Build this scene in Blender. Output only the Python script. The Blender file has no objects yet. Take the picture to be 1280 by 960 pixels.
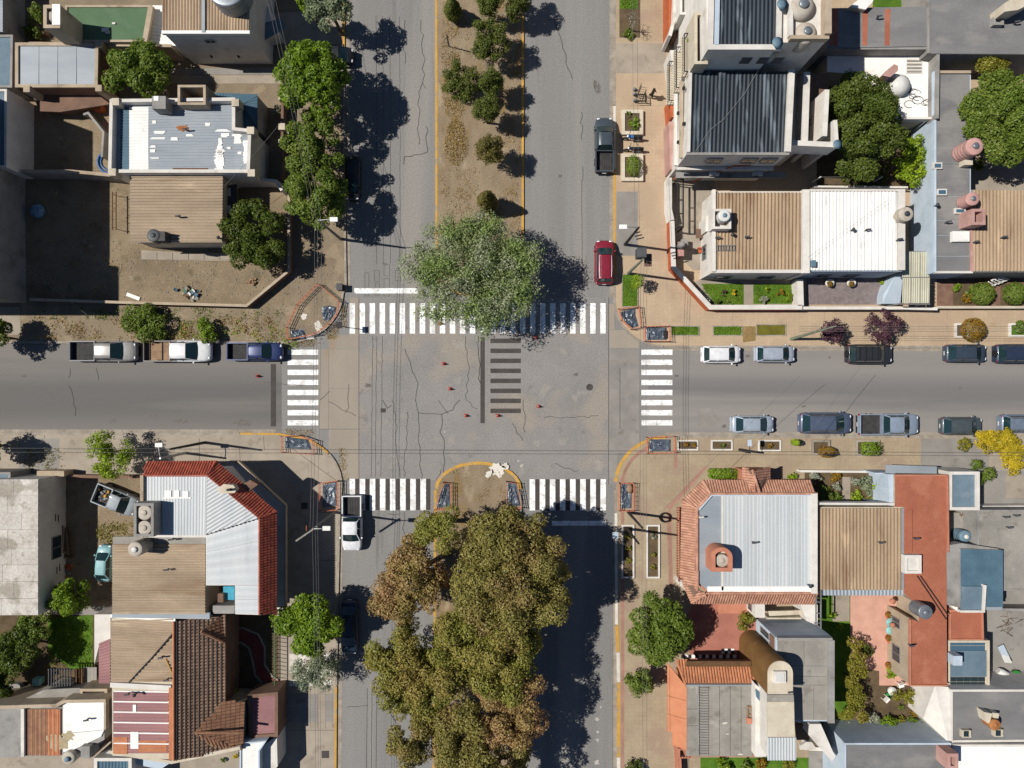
import bpy, math, random
import numpy as np
from mathutils import Vector, Matrix
rnd = random.Random(7)
sc = bpy.context.scene
COL = sc.collection
R = math.radians
# ---------------------------------------------------------------- camera, sky, sun, exposure
H = 66.7          # camera height in metres
PPM = 12.8        # photo pixels per metre on the ground
cam_d = bpy.data.cameras.new('camera')
cam = bpy.data.objects.new('camera', cam_d); COL.objects.link(cam)
cam.location = (0, 0, H); cam.rotation_euler = (0, 0, 0)
cam_d.sensor_width = 36; cam_d.lens = 36 * H / 100.0
cam_d.clip_start = .5; cam_d.clip_end = 2000
sc.camera = cam
SUN_E = R(51); SUN_S = .135           # elevation; image-down slope of the shadows
to_sun = Vector((-math.cos(SUN_E) * math.cos(math.atan(SUN_S)), math.cos(SUN_E) * math.sin(math.atan(SUN_S)), math.sin(SUN_E)))
sd = bpy.data.lights.new('sun', 'SUN'); sun = bpy.data.objects.new('sun', sd); COL.objects.link(sun)
sd.energy = 5.0; sd.angle = R(.53); sd.color = (1, .965, .91)
sun.rotation_euler = (-to_sun).to_track_quat('-Z', 'Y').to_euler()
sun.location = to_sun * 200
wd = bpy.data.worlds.new('World'); sc.world = wd; wd.use_nodes = True
wn = wd.node_tree.nodes; sky = wn.new('ShaderNodeTexSky'); sky.sky_type = 'NISHITA'; sky.sun_disc = False
sky.sun_elevation = SUN_E; sky.sun_rotation = math.atan2(to_sun.x, to_sun.y)
sky.dust_density = 0.0; sky.ozone_density = 3.0; sky.altitude = 2500
bg = wn['Background']; bg.inputs['Strength'].default_value = .06
wd.node_tree.links.new(sky.outputs[0], bg.inputs[0])
sc.view_settings.view_transform = 'Standard'; sc.view_settings.look = 'None'
sc.view_settings.exposure = 0.1; sc.view_settings.gamma = 1
sc.render.engine = 'CYCLES'
sc.cycles.max_bounces = 5; sc.cycles.diffuse_bounces = 2; sc.cycles.glossy_bounces = 2; sc.cycles.transmission_bounces = 3; sc.cycles.transparent_max_bounces = 4

# ---------------------------------------------------------------- helpers
def W(px, py, h=0.0):
    """ground-plan point of something seen at photo pixel (px,py) that stands h metres above the ground"""
    k = (1 - h / H) / PPM
    return ((px - 640) * k, (480 - py) * k)
def WP(pts, h=0.0): return [W(p[0], p[1], h) for p in pts]
def lin(c):
    c /= 255.0
    return c / 12.92 if c <= .04045 else ((c + .055) / 1.055) ** 2.4
def rgb(r, g, b, k=.75):
    """albedo of a surface that the sun lifts to the given 8-bit colour"""
    return tuple(min(.85, lin(v) * k) for v in (r, g, b))
ORG = {}
def org(o): return ORG.get(o.name, (0, 0, 0))
def tag(o, label=None, cat=None, group=None, kind=None):
    if label: o['label'] = label
    if cat: o['category'] = cat
    if group: o['group'] = group
    if kind: o['kind'] = kind
    return o
def thing(name, label, cat, loc, group=None, rz=0):
    o = bpy.data.objects.new(name, None); COL.objects.link(o)
    o.empty_display_size = .2
    o.location = (loc[0], loc[1], loc[2] if len(loc) > 2 else 0); o.rotation_euler = (0, 0, rz)
    ORG[o.name] = tuple(o.location)
    return tag(o, label, cat, group)
def copy_tree(o, parent=None, depth=0):
    c = o.copy(); COL.objects.link(c)
    if parent: c.parent = parent
    for ch in list(o.children): copy_tree(ch, c, depth + 1)
    return c

class MB:
    """collects shapes, then links them as one mesh object"""
    def __init__(s): s.v = []; s.f = []; s.sm = []
    def add(s, vs, fs, smooth=False):
        n = len(s.v); s.v += [tuple(p) for p in vs]
        s.f += [tuple(i + n for i in f) for f in fs]; s.sm += [smooth] * len(fs); return s
    def box(s, x0, y0, z0, x1, y1, z1):
        if x0 > x1: x0, x1 = x1, x0
        if y0 > y1: y0, y1 = y1, y0
        return s.add([(x0,y0,z0),(x1,y0,z0),(x1,y1,z0),(x0,y1,z0),(x0,y0,z1),(x1,y0,z1),(x1,y1,z1),(x0,y1,z1)],
                     [(0,3,2,1),(4,5,6,7),(0,1,5,4),(1,2,6,5),(2,3,7,6),(3,0,4,7)])
    def bar(s, p, q, w, h, up=(0,0,1)):
        p = Vector(p); q = Vector(q); d = (q - p)
        if d.length < 1e-6: return s
        d.normalize(); u = Vector(up)
        if abs(d.dot(u)) > .99: u = Vector((0, 1, 0))
        a = d.cross(u).normalized() * (w / 2); b = a.cross(d).normalized() * (h / 2)
        vs = [p-a-b, p+a-b, p+a+b, p-a+b, q-a-b, q+a-b, q+a+b, q-a+b]
        return s.add(vs, [(0,1,2,3),(7,6,5,4),(0,4,5,1),(1,5,6,2),(2,6,7,3),(3,7,4,0)])
    def prism(s, poly, z0, z1, bottom=True):
        a = sum(poly[i][0]*poly[(i+1)%len(poly)][1]-poly[(i+1)%len(poly)][0]*poly[i][1] for i in range(len(poly)))
        if a < 0: poly = poly[::-1]
        n = len(poly); z1s = z1 if isinstance(z1, (list, tuple)) else [z1]*n
        if a < 0: z1s = z1s[::-1]
        vs = [(p[0],p[1],z0) for p in poly] + [(p[0],p[1],z) for p, z in zip(poly, z1s)]
        fs = [tuple(range(n,2*n))] + [(i,(i+1)%n,n+(i+1)%n,n+i) for i in range(n)]
        if bottom: fs.append(tuple(range(n-1,-1,-1)))
        return s.add(vs, fs)
    def poly(s, pts3): return s.add(pts3, [tuple(range(len(pts3)))])
    def tube(s, path, r, n=8, caps=True, smooth=True):
        path = [Vector(p) for p in path]; rs = r if isinstance(r, (list, tuple)) else [r]*len(path)
        vs = []; fs = []; prev = None
        for i, p in enumerate(path):
            d = (path[min(i+1,len(path)-1)] - path[max(i-1,0)]).normalized()
            if prev is None:
                u = Vector((1,0,0)) if abs(d.x) < .9 else Vector((0,1,0))
            else: u = prev
            a = (u - d*u.dot(d)).normalized(); prev = a; b = d.cross(a)
            vs += [p + (a*math.cos(2*math.pi*k/n) + b*math.sin(2*math.pi*k/n))*rs[i] for k in range(n)]
        for i in range(len(path)-1):
            fs += [(i*n+k, i*n+(k+1)%n, (i+1)*n+(k+1)%n, (i+1)*n+k) for k in range(n)]
        s.add(vs, fs, smooth)
        if caps:
            s.add(vs[:n], [tuple(range(n-1,-1,-1))]); s.add(vs[-n:], [tuple(range(n))])
        return s
    def lathe(s, cx, cy, prof, n=16, smooth=True, ax='z'):
        vs = []; fs = []
        for r, z in prof:
            for k in range(n):
                a = 2*math.pi*k/n; c, d = r*math.cos(a), r*math.sin(a)
                vs.append((cx+c, cy+d, z))
        for i in range(len(prof)-1):
            fs += [(i*n+k, i*n+(k+1)%n, (i+1)*n+(k+1)%n, (i+1)*n+k) for k in range(n)]
        fs.append(tuple((len(prof)-1)*n+k for k in range(n)))
        fs.append(tuple(range(n-1,-1,-1)))
        return s.add(vs, fs, smooth)
    def ribbon(s, pts, w, z0, z1, closed=False):
        """strip of width w along a ground line"""
        P = [Vector((p[0],p[1])) for p in pts]; n = len(P); L = []; Rr = []
        for i in range(n):
            a = P[(i-1)%n] if (closed or i>0) else P[i]; b = P[(i+1)%n] if (closed or i<n-1) else P[i]
            d1 = (P[i]-a); d2 = (b-P[i])
            d1 = d1.normalized() if d1.length>1e-6 else d2.normalized(); d2 = d2.normalized() if d2.length>1e-6 else d1
            t = (d1+d2); t = t.normalized() if t.length>1e-6 else d1
            nn = Vector((-t.y,t.x)); m = 1/max(.5, nn.dot(Vector((-d1.y,d1.x))))
            L.append(P[i]+nn*(w/2*m)); Rr.append(P[i]-nn*(w/2*m))
        for i in range(n if closed else n-1):
            j = (i+1)%n
            if z1 - z0 < .01:
                s.add([(L[i].x,L[i].y,z1),(Rr[i].x,Rr[i].y,z1),(Rr[j].x,Rr[j].y,z1),(L[j].x,L[j].y,z1)], [(0,1,2,3)])
            else:
                q = [Rr[i],Rr[j],L[j],L[i]]
                s.add([(p.x,p.y,z0) for p in q]+[(p.x,p.y,z1) for p in q], [(4,5,6,7),(0,1,5,4),(2,3,7,6),(1,2,6,5),(3,0,4,7)])
        return s
    def blob(s, c, rx, ry, rz, n=10, m=6):
        vs = [(c[0],c[1],c[2]+rz)]
        for i in range(1,m):
            t = math.pi*i/m
            for k in range(n):
                a = 2*math.pi*k/n; vs.append((c[0]+rx*math.sin(t)*math.cos(a), c[1]+ry*math.sin(t)*math.sin(a), c[2]+rz*math.cos(t)))
        vs.append((c[0],c[1],c[2]-rz)); fs = [(0,1+k,1+(k+1)%n) for k in range(n)]
        for i in range(m-2): fs += [(1+i*n+k,1+(i+1)*n+k,1+(i+1)*n+(k+1)%n,1+i*n+(k+1)%n) for k in range(n)]
        b = 1+(m-2)*n; e = len(vs)-1; fs += [(b+(k+1)%n,b+k,e) for k in range(n)]
        return s.add(vs, fs, True)
    def build(s, name, mat, parent=None, kind=None, label=None, cat=None, group=None, at=None, local=False, bevel=0):
        o0 = (0,0,0) if local else (org(parent) if parent is not None else (at or (0,0,0)))
        me = bpy.data.meshes.new(name)
        me.from_pydata([(x-o0[0],y-o0[1],z-o0[2]) for x,y,z in s.v], [], s.f)
        me.polygons.foreach_set('use_smooth', s.sm); me.update()
        o = bpy.data.objects.new(name, me); COL.objects.link(o)
        if mat is not None: me.materials.append(mat)
        if parent is not None: o.parent = parent; ORG[o.name] = o0
        else:
            o.location = o0; ORG[o.name] = tuple(o0)
        if bevel:
            b = o.modifiers.new('bevel','BEVEL'); b.width = bevel; b.segments = 2; b.limit_method = 'ANGLE'
        return tag(o, label, cat, group, kind)
def inst(src, name, parent, dx=0, dy=0, dz=0):
    o = src.copy(); o.name = name; COL.objects.link(o); o.parent = parent
    o.location = (src.location.x+dx, src.location.y+dy, src.location.z+dz); ORG[o.name] = org(src); return o

# ---------------------------------------------------------------- materials
def surf(name, c1, c2=None, sc_=.6, rough=.85, metal=0.0, fine=.12, fsc=9.0, streak=(1,1,1), stain=None, bump=.15, spec=.25, island=0, detail=6, band=None, grid=None):
    m = bpy.data.materials.new(name); m.use_nodes = True; nt = m.node_tree; N = nt.nodes; Lk = nt.links.new
    p = N['Principled BSDF']; p.inputs['Roughness'].default_value = rough; p.inputs['Metallic'].default_value = metal
    p.inputs['Specular IOR Level'].default_value = spec
    tc = N.new('ShaderNodeTexCoord'); mp = N.new('ShaderNodeMapping'); mp.inputs['Scale'].default_value = streak
    oi = N.new('ShaderNodeObjectInfo'); va = N.new('ShaderNodeVectorMath'); va.operation = 'ADD'
    ml = N.new('ShaderNodeVectorMath'); ml.operation = 'SCALE'; ml.inputs[3].default_value = 1.0
    Lk(tc.outputs['Object'], ml.inputs[0]); Lk(ml.outputs[0], va.inputs[0]); Lk(oi.outputs['Location'], va.inputs[1])
    Lk(va.outputs[0], mp.inputs[0])
    c2 = c2 or tuple(v*.78 for v in c1)
    n1 = N.new('ShaderNodeTexNoise'); n1.inputs['Scale'].default_value = sc_; n1.inputs['Detail'].default_value = detail; n1.inputs['Roughness'].default_value = .62
    Lk(mp.outputs[0], n1.inputs['Vector'])
    mr = N.new('ShaderNodeMapRange'); mr.inputs[1].default_value = .36; mr.inputs[2].default_value = .64; Lk(n1.outputs[0], mr.inputs[0])
    mx = N.new('ShaderNodeMix'); mx.data_type = 'RGBA'; mx.inputs[6].default_value = (*c1,1); mx.inputs[7].default_value = (*c2,1)
    Lk(mr.outputs[0], mx.inputs[0]); out = mx.outputs[2]
    if band:
        ax, c0, half, bcol, bst = band
        sx_ = N.new('ShaderNodeSeparateXYZ'); Lk(va.outputs[0], sx_.inputs[0]); s1 = N.new('ShaderNodeMath'); s1.operation = 'SUBTRACT'; s1.inputs[1].default_value = c0; Lk(sx_.outputs[ax], s1.inputs[0])
        s2 = N.new('ShaderNodeMath'); s2.operation = 'ABSOLUTE'; Lk(s1.outputs[0], s2.inputs[0]); nb = N.new('ShaderNodeMath'); nb.operation = 'MULTIPLY_ADD'; nb.inputs[1].default_value = half*1.6; nb.inputs[2].default_value = -half*.8; Lk(n1.outputs[0], nb.inputs[0])
        s3 = N.new('ShaderNodeMath'); s3.operation = 'ADD'; Lk(s2.outputs[0], s3.inputs[0]); Lk(nb.outputs[0], s3.inputs[1])
        rb = N.new('ShaderNodeMapRange'); rb.interpolation_type = 'SMOOTHSTEP'; rb.inputs[1].default_value = half*1.35; rb.inputs[2].default_value = half*.25; rb.inputs[4].default_value = bst; Lk(s3.outputs[0], rb.inputs[0])
        mb_ = N.new('ShaderNodeMix'); mb_.data_type = 'RGBA'; mb_.inputs[7].default_value = (*bcol,1); Lk(out, mb_.inputs[6]); Lk(rb.outputs[0], mb_.inputs[0]); out = mb_.outputs[2]
    if grid:
        gs, gst = grid; bt = N.new('ShaderNodeTexBrick'); bt.offset = 0; bt.inputs['Scale'].default_value = 1; bt.inputs['Brick Width'].default_value = gs; bt.inputs['Row Height'].default_value = gs; bt.inputs['Mortar Size'].default_value = .025; bt.inputs['Color1'].default_value = (1,1,1,1); bt.inputs['Color2'].default_value = (.94,.94,.94,1); bt.inputs['Mortar'].default_value = (1-gst,)*3+(1,)
        Lk(va.outputs[0], bt.inputs['Vector']); mg = N.new('ShaderNodeMix'); mg.data_type = 'RGBA'; mg.blend_type = 'MULTIPLY'; mg.inputs[0].default_value = 1; Lk(out, mg.inputs[6]); Lk(bt.outputs[0], mg.inputs[7]); out = mg.outputs[2]
    if stain:
        for (colr, scale, th, stn) in (stain if isinstance(stain, list) else [stain]):
            n3 = N.new('ShaderNodeTexNoise'); n3.inputs['Scale'].default_value = scale; n3.inputs['Detail'].default_value = 8; Lk(mp.outputs[0], n3.inputs['Vector'])
            r3 = N.new('ShaderNodeMapRange'); r3.inputs[1].default_value = th; r3.inputs[2].default_value = th+.08; r3.inputs[4].default_value = stn; Lk(n3.outputs[0], r3.inputs[0])
            m3 = N.new('ShaderNodeMix'); m3.data_type = 'RGBA'; m3.inputs[7].default_value = (*colr,1); Lk(out, m3.inputs[6]); Lk(r3.outputs[0], m3.inputs[0]); out = m3.outputs[2]
    n2 = N.new('ShaderNodeTexNoise'); n2.inputs['Scale'].default_value = fsc; n2.inputs['Detail'].default_value = 5; Lk(va.outputs[0], n2.inputs['Vector'])
    r2 = N.new('ShaderNodeMapRange'); r2.inputs[1].default_value = .3; r2.inputs[2].default_value = .7; r2.inputs[3].default_value = 1-fine; r2.inputs[4].default_value = 1+fine; Lk(n2.outputs[0], r2.inputs[0])
    hs = N.new('ShaderNodeHueSaturation'); Lk(out, hs.inputs['Color'])
    if island:
        g = N.new('ShaderNodeNewGeometry'); ri = N.new('ShaderNodeMapRange'); ri.inputs[3].default_value = 1-island; ri.inputs[4].default_value = 1+island
        Lk(g.outputs['Random Per Island'], ri.inputs[0]); mm = N.new('ShaderNodeMath'); mm.operation = 'MULTIPLY'; Lk(r2.outputs[0], mm.inputs[0]); Lk(ri.outputs[0], mm.inputs[1]); Lk(mm.outputs[0], hs.inputs['Value'])
    else:
        ra = N.new('ShaderNodeMapRange'); ra.inputs[3].default_value = .95; ra.inputs[4].default_value = 1.05; Lk(oi.outputs['Random'], ra.inputs[0])
        mm = N.new('ShaderNodeMath'); mm.operation = 'MULTIPLY'; Lk(r2.outputs[0], mm.inputs[0]); Lk(ra.outputs[0], mm.inputs[1]); Lk(mm.outputs[0], hs.inputs['Value'])
    Lk(hs.outputs[0], p.inputs['Base Color'])
    if bump:
        b = N.new('ShaderNodeBump'); b.inputs['Strength'].default_value = bump; b.inputs['Distance'].default_value = .03; Lk(n2.outputs[0], b.inputs['Height']); Lk(b.outputs[0], p.inputs['Normal'])
    return m
def paint(name, c, rough=.35, metal=0.0, coat=.4):
    m = bpy.data.materials.new(name); m.use_nodes = True; N = m.node_tree.nodes; Lk = m.node_tree.links.new; p = N['Principled BSDF']
    tc = N.new('ShaderNodeTexCoord'); n = N.new('ShaderNodeTexNoise'); n.inputs['Scale'].default_value = 2.5; n.inputs['Detail'].default_value = 6; Lk(tc.outputs['Object'], n.inputs['Vector'])
    r = N.new('ShaderNodeMapRange'); r.inputs[1].default_value = .3; r.inputs[2].default_value = .7; r.inputs[3].default_value = .88; r.inputs[4].default_value = 1.08; Lk(n.outputs[0], r.inputs[0])
    hs = N.new('ShaderNodeHueSaturation'); hs.inputs['Color'].default_value = (*c,1); Lk(r.outputs[0], hs.inputs['Value']); Lk(hs.outputs[0], p.inputs['Base Color'])
    p.inputs['Roughness'].default_value = rough; p.inputs['Metallic'].default_value = metal; p.inputs['Coat Weight'].default_value = coat; p.inputs['Coat Roughness'].default_value = .08
    return m
def glass(name, c=(.02,.035,.04), rough=.05):
    m = bpy.data.materials.new(name); m.use_nodes = True; p = m.node_tree.nodes['Principled BSDF']
    p.inputs['Base Color'].default_value = (*c,1); p.inputs['Roughness'].default_value = rough; p.inputs['Specular IOR Level'].default_value = .6
    return m
LEAFK = 1.5
def leafmat(name, cols, trans=.3, nsc=.35, grey=None):
    """leaves: random tone per leaf, drifting between two tints through the crown"""
    cols = [tuple(min(.8, v*LEAFK) for v in c) for c in cols]
    m = bpy.data.materials.new(name); m.use_nodes = True; nt = m.node_tree; N = nt.nodes; Lk = nt.links.new
    N.remove(N['Principled BSDF']); out = N['Material Output']
    g = N.new('ShaderNodeNewGeometry'); cr = N.new('ShaderNodeValToRGB'); Lk(g.outputs['Random Per Island'], cr.inputs[0])
    e = cr.color_ramp.elements; e[0].color = (*cols[0],1); e[1].color = (*cols[1],1)
    tc = N.new('ShaderNodeTexCoord'); n = N.new('ShaderNodeTexNoise'); n.inputs['Scale'].default_value = nsc; n.inputs['Detail'].default_value = 4; Lk(tc.outputs['Object'], n.inputs['Vector'])
    mr = N.new('ShaderNodeMapRange'); mr.inputs[1].default_value = .42; mr.inputs[2].default_value = .6; Lk(n.outputs[0], mr.inputs[0])
    cr2 = N.new('ShaderNodeValToRGB'); Lk(g.outputs['Random Per Island'], cr2.inputs[0]); e = cr2.color_ramp.elements
    e[0].color = (*cols[2 % len(cols)],1); e[1].color = (*cols[3 % len(cols)],1)
    mx = N.new('ShaderNodeMix'); mx.data_type = 'RGBA'; Lk(mr.outputs[0], mx.inputs[0]); Lk(cr.outputs[0], mx.inputs[6]); Lk(cr2.outputs[0], mx.inputs[7])
    d = N.new('ShaderNodeBsdfDiffuse'); t = N.new('ShaderNodeBsdfTranslucent'); Lk(mx.outputs[2], d.inputs[0]); Lk(mx.outputs[2], t.inputs[0])
    ms = N.new('ShaderNodeMixShader'); ms.inputs[0].default_value = trans; Lk(d.outputs[0], ms.inputs[1]); Lk(t.outputs[0], ms.inputs[2])
    gl = N.new('ShaderNodeBsdfGlossy'); gl.inputs['Roughness'].default_value = .45; ms2 = N.new('ShaderNodeMixShader'); ms2.inputs[0].default_value = .015
    Lk(ms.outputs[0], ms2.inputs[1]); Lk(gl.outputs[0], ms2.inputs[2]); Lk(ms2.outputs[0], out.inputs[0])
    return m
# ================================================================ the setting: ground, roads, pavements, markings
def arc(cx, cy, r, a0, a1, n=10, ry=None):
    ry = ry or r
    return [(cx + r*math.cos(R(a0+(a1-a0)*i/n)), cy + ry*math.sin(R(a0+(a1-a0)*i/n))) for i in range(n+1)]
def sheet(name, pts, z, mat, parent=None, kind='structure', sub=None):
    return MB().poly([(*W(*p), z) for p in (pts if parea(pts) < 0 else pts[::-1])]).build(name, mat, parent, kind=kind if parent is None else None)
def parea(p): return sum(p[i][0]*p[(i+1)%len(p)][1]-p[(i+1)%len(p)][0]*p[i][1] for i in range(len(p)))
def rect(x0, y0, x1, y1): return [(x0,y0),(x1,y0),(x1,y1),(x0,y1)]

A_road = rgb(148,139,129)
mat_avenue = surf('worn_avenue_asphalt', rgb(150,147,143), rgb(138,135,131), .35, .9, streak=(1,.05,1), fine=.13, fsc=6.5, stain=[(rgb(164,157,148),.25,.55,.6),(rgb(116,112,108),.9,.64,.6)], bump=.2)
mat_street = surf('grey_street_asphalt', rgb(138,132,126), rgb(124,120,115), .4, .9, band=(1,-1.5,2.6,rgb(108,105,102),.85), streak=(.05,1,1), fine=.13, fsc=22, stain=[(rgb(140,134,126),.22,.55,.6)], bump=.2)
mat_cross = surf('bleached_junction_asphalt', rgb(157,152,147), rgb(145,141,136), .22, .9, fine=.14, fsc=6.5, stain=[(rgb(168,156,141),.16,.54,.7),(rgb(126,121,116),.8,.64,.6),(rgb(176,168,158),.45,.6,.5)], bump=.2)
mat_conc = surf('pale_concrete', rgb(178,165,148), rgb(160,148,132), .5, .9, fine=.1, fsc=14, stain=[(rgb(140,128,112),.8,.6,.6)])
mat_conc_g = surf('grey_concrete', rgb(160,154,146), rgb(143,138,131), .5, .9, fine=.1, fsc=14, stain=[(rgb(122,116,108),.8,.62,.6)])
mat_apron = surf('tan_apron_concrete', rgb(170,158,142), rgb(157,147,134), .25, .9, streak=(1,.35,1), fine=.1, fsc=16, stain=[(rgb(160,138,110),.35,.58,.6)])
mat_dirt = surf('dry_brown_earth', rgb(156,138,112), rgb(134,118,95), .3, .97, fine=.2, fsc=7, stain=[(rgb(104,96,70),.7,.6,.6),(rgb(178,160,132),1.6,.62,.5)], bump=.5)
mat_dirt2 = surf('trodden_grey_earth', rgb(150,134,111), rgb(132,117,97), .35, .97, fine=.16, fsc=9, stain=[(rgb(168,150,124),.5,.56,.6)], bump=.4)
mat_median = surf('median_bare_earth', rgb(160,142,117), rgb(138,120,96), .5, .97, streak=(1,.5,1), fine=.18, fsc=8, stain=[(rgb(150,122,70),.5,.56,.5),(rgb(186,168,140),.6,.6,.6)], bump=.5)
mat_tan = surf('tan_pavement_tiles', rgb(202,177,147), rgb(188,165,137), .3, .85, fine=.08, fsc=10, stain=[(rgb(184,160,134),.25,.52,.8),(rgb(176,150,118),.6,.62,.6)], bump=.08, grid=(.4,.09))
mat_tan2 = surf('dusty_yellow_pavement', rgb(188,169,140), rgb(174,155,128), .35, .88, fine=.1, fsc=12, stain=[(rgb(172,148,128),.3,.54,.7),(rgb(198,180,150),.7,.62,.5)], bump=.1, grid=(.4,.09))
mat_rose = surf('rose_paving_band', rgb(180,138,120), None, .8)
mat_kerb = surf('concrete_kerb', rgb(176,165,150), rgb(150,140,126), 1.2, .9, fine=.12)
mat_kyel = surf('worn_yellow_kerb_paint', rgb(216,168,76), rgb(200,154,74), .8, .75, fine=.1, stain=[(rgb(170,150,120),1.5,.55,.8)])
mat_kwhite = surf('white_kerb_paint', rgb(235,228,215), rgb(214,206,192), .9, .7, fine=.06)
mat_white = surf('white_road_paint', rgb(252,250,246,.9), rgb(240,238,232,.9), 1.2, .7, fine=.04, bump=.05, stain=[(rgb(200,195,188),1.1,.52,.55),(rgb(160,154,148),4,.58,.7)])
mat_black = surf('blacked_out_marking', rgb(88,82,78), rgb(76,71,68), 1.2, .9, fine=.15, fsc=18)
mat_crack = surf('tar_crack_filler', rgb(92,88,84), rgb(76,73,70), 1.5, .8)
mat_grass = surf('green_lawn', rgb(94,128,36), rgb(72,106,28), .8, .95, fine=.3, fsc=14, stain=[(rgb(128,136,60),.9,.6,.6)], bump=.6)
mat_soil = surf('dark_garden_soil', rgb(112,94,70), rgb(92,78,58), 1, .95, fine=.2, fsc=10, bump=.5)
mat_palewood = surf('weathered_board', rgb(170,140,110), rgb(140,112,88), 1.5, .85)

g = MB().box(-260, -220, -.6, 260, 220, -.03).build('ground', mat_dirt, kind='structure')
# avenue through the crossing and the two arms of the side street
av = [(414,-160),(775,-160),(775,360),(812,418),(812,556),(775,610),(775,1120),(414,1120),(414,610),(350,556),(350,418),(414,360)]
sheet('avenue_road', av, 0.0, mat_avenue)
sheet('side_street', [(-260,412),(352,412),(352,556),(-260,556)], .004, mat_street)
sheet('side_street', [(810,412),(1540,412),(1540,556),(810,556)], .004, surf('pale_street_asphalt', rgb(152,146,140), rgb(140,135,130), .4, .9, band=(1,-1.1,1.9,rgb(120,117,115),.85), streak=(.05,1,1), fine=.13, fsc=22, stain=[(rgb(160,153,145),.22,.55,.6)], bump=.2))
sheet('junction_road', [(448,372),(762,372),(762,600),(448,600)], .004, mat_cross)
# concrete aprons beside the junction, cast in slabs
ap = thing('concrete_apron', None, None, W(430,490)); tag(ap, kind='structure')
for x0,y0,x1,y1 in [(437,372,448.5,419),(411,419,448.5,436),(411,436.6,448.5,485),(411,485.6,448.5,536),(411,536.6,448.5,566),(425,566.6,448.5,599),(399,436.6,410.4,536)]:
    MB().box(*W(x0,y1),-.01,*W(x1,y0),.009+.002*rnd.random()).build('slab', mat_apron, ap)
ap = thing('concrete_apron', None, None, W(780,490)); tag(ap, kind='structure')
for x0,y0,x1,y1 in [(761,380,768,412),(761.5,412.5,799,435),(761.5,435.6,799,460),(761.5,460.6,774.4,485),(775,460.6,799,485),(761.5,485.6,774.4,511),(775,485.6,799,511),(761.5,511.6,774.4,536),(775,511.6,799,536),(761.5,536.6,799,566),(761,566.6,772,605)]:
    MB().box(*W(x0,y1),-.01,*W(x1,y0),.009+.002*rnd.random()).build('slab', mat_conc_g if y0>435 else mat_apron, ap)
# gutters
def gutter(pts, w=.45, m=mat_kerb, step=24):
    ob = thing('gutter', None, None, W(*pts[0])); tag(ob, kind='structure')
    acc = [pts[0]]
    for a, b in zip(pts, pts[1:]):
        L = math.hypot(b[0]-a[0], b[1]-a[1]); n = max(1, int(L/step))
        for i in range(n):
            p = (a[0]+(b[0]-a[0])*i/n, a[1]+(b[1]-a[1])*i/n); q = (a[0]+(b[0]-a[0])*(i+.985)/n, a[1]+(b[1]-a[1])*(i+.985)/n)
            MB().ribbon(WP([p,q]), w, 0, .012+.003*rnd.random()).build('gutter_slab', m, ob)
# pavements
Ksw = .13
pav_nw = [(-260,-160),(429,-160),(431,300),(432,362)] + arc(362,362,66,0,90,8,64) + [(-260,427)]
pav_sw = [(-260,543),(345,543)] + arc(358,606,68,-90,0,8,60) + [(424,640),(421,760),(419,1120),(-260,1120)]
pav_ne = [(1540,-160),(769,-160),(769,372)] + arc(829,376,60,180,90,8,56) + [(1540,433)]
pav_se = [(1540,547),(832,547)] + arc(834,607,64,-90,-180,8,60) + [(770,640),(773,1120),(1540,1120)]
def pavement(name, pts, mat): return MB().prism(WP(pts), -.3, Ksw).build(name, mat, kind='structure')
pavement('pavement', pav_nw, mat_dirt2); pavement('pavement', pav_sw, mat_conc)
pavement('pavement', pav_ne, mat_tan); pavement('pavement', pav_se, mat_tan2)
med_n = [(547,-160),(652,-160),(652,340)] + arc(599.5,340,52.5,0,180,10,28) + [(547,340)]
med_s = [(543,1120),(546,612)] + arc(598,612,51,180,360,12,32) + [(655,1120)]
pavement('median_strip', med_n, mat_median); pavement('median_strip', med_s, mat_median)
# kerbs, painted where the photo shows paint
def kerb(pts, mat, w=.2, z=.145): MB().ribbon(WP(pts), w, -.05, z).build('kerb', mat, kind='structure')
kerb([(545.5,-160),(545.8,344)], mat_kyel, .22); kerb([(653.4,-160),(653.4,340)], mat_kyel, .22)
kerb(arc(599.5,341,54,0,180,12,29), mat_kyel, .25)
kerb([(541.5,1120),(544.5,612)], mat_kyel, .25); kerb(arc(598,612,52.5,182,358,14,33.5), mat_kyel, .3); kerb([(656.5,1120),(650.5,614)], mat_kerb, .2)
kerb([(429.5,-160),(430,70)], mat_kyel, .22); kerb([(430,70.5),(431.5,300),(432.5,362)]+arc(362,362,67,3,90,10,65), mat_kerb, .22)
kerb([(361,428),(-260,428)], mat_kerb, .25)
kerb([(-260,542),(300,542)], mat_kerb, .25); kerb([(300.5,542),(350,542.5)]+arc(358,606,69,-86,-40,5,61), mat_kyel, .2)
kerb(arc(358,606,69,-39,0,6,61)+[(424.5,640),(422,760),(420.5,856)], mat_kerb, .22); kerb([(420.3,857),(418.5,1120)], mat_kyel, .22)
kerb([(768,-160),(768,132)], mat_kerb, .25); kerb([(768,133),(768,212)], mat_kwhite, .22); kerb([(768,213),(768,345)], mat_kyel, .2)
kerb([(768,345.5),(768,372)]+arc(829,376,61,180,90,10,57), mat_kerb, .22); kerb([(830,433.5),(1540,434)], mat_kerb, .22)
kerb([(1540,546),(834,546)], mat_kerb, .22); kerb(arc(834,607,65,-92,-175,12,61), mat_kyel, .3)
kerb([(769,612),(769.6,640)], mat_kerb, .2); kerb([(769.8,641),(770.5,780)], mat_kwhite, .25)
kerb([(771,781),(772,814)], mat_kyel, .3); kerb([(772.4,815),(773,852)], mat_kwhite, .3); kerb([(773,853),(773,945)], mat_kyel, .3); kerb([(773,946),(774,1120)], mat_kwhite, .3)
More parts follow.
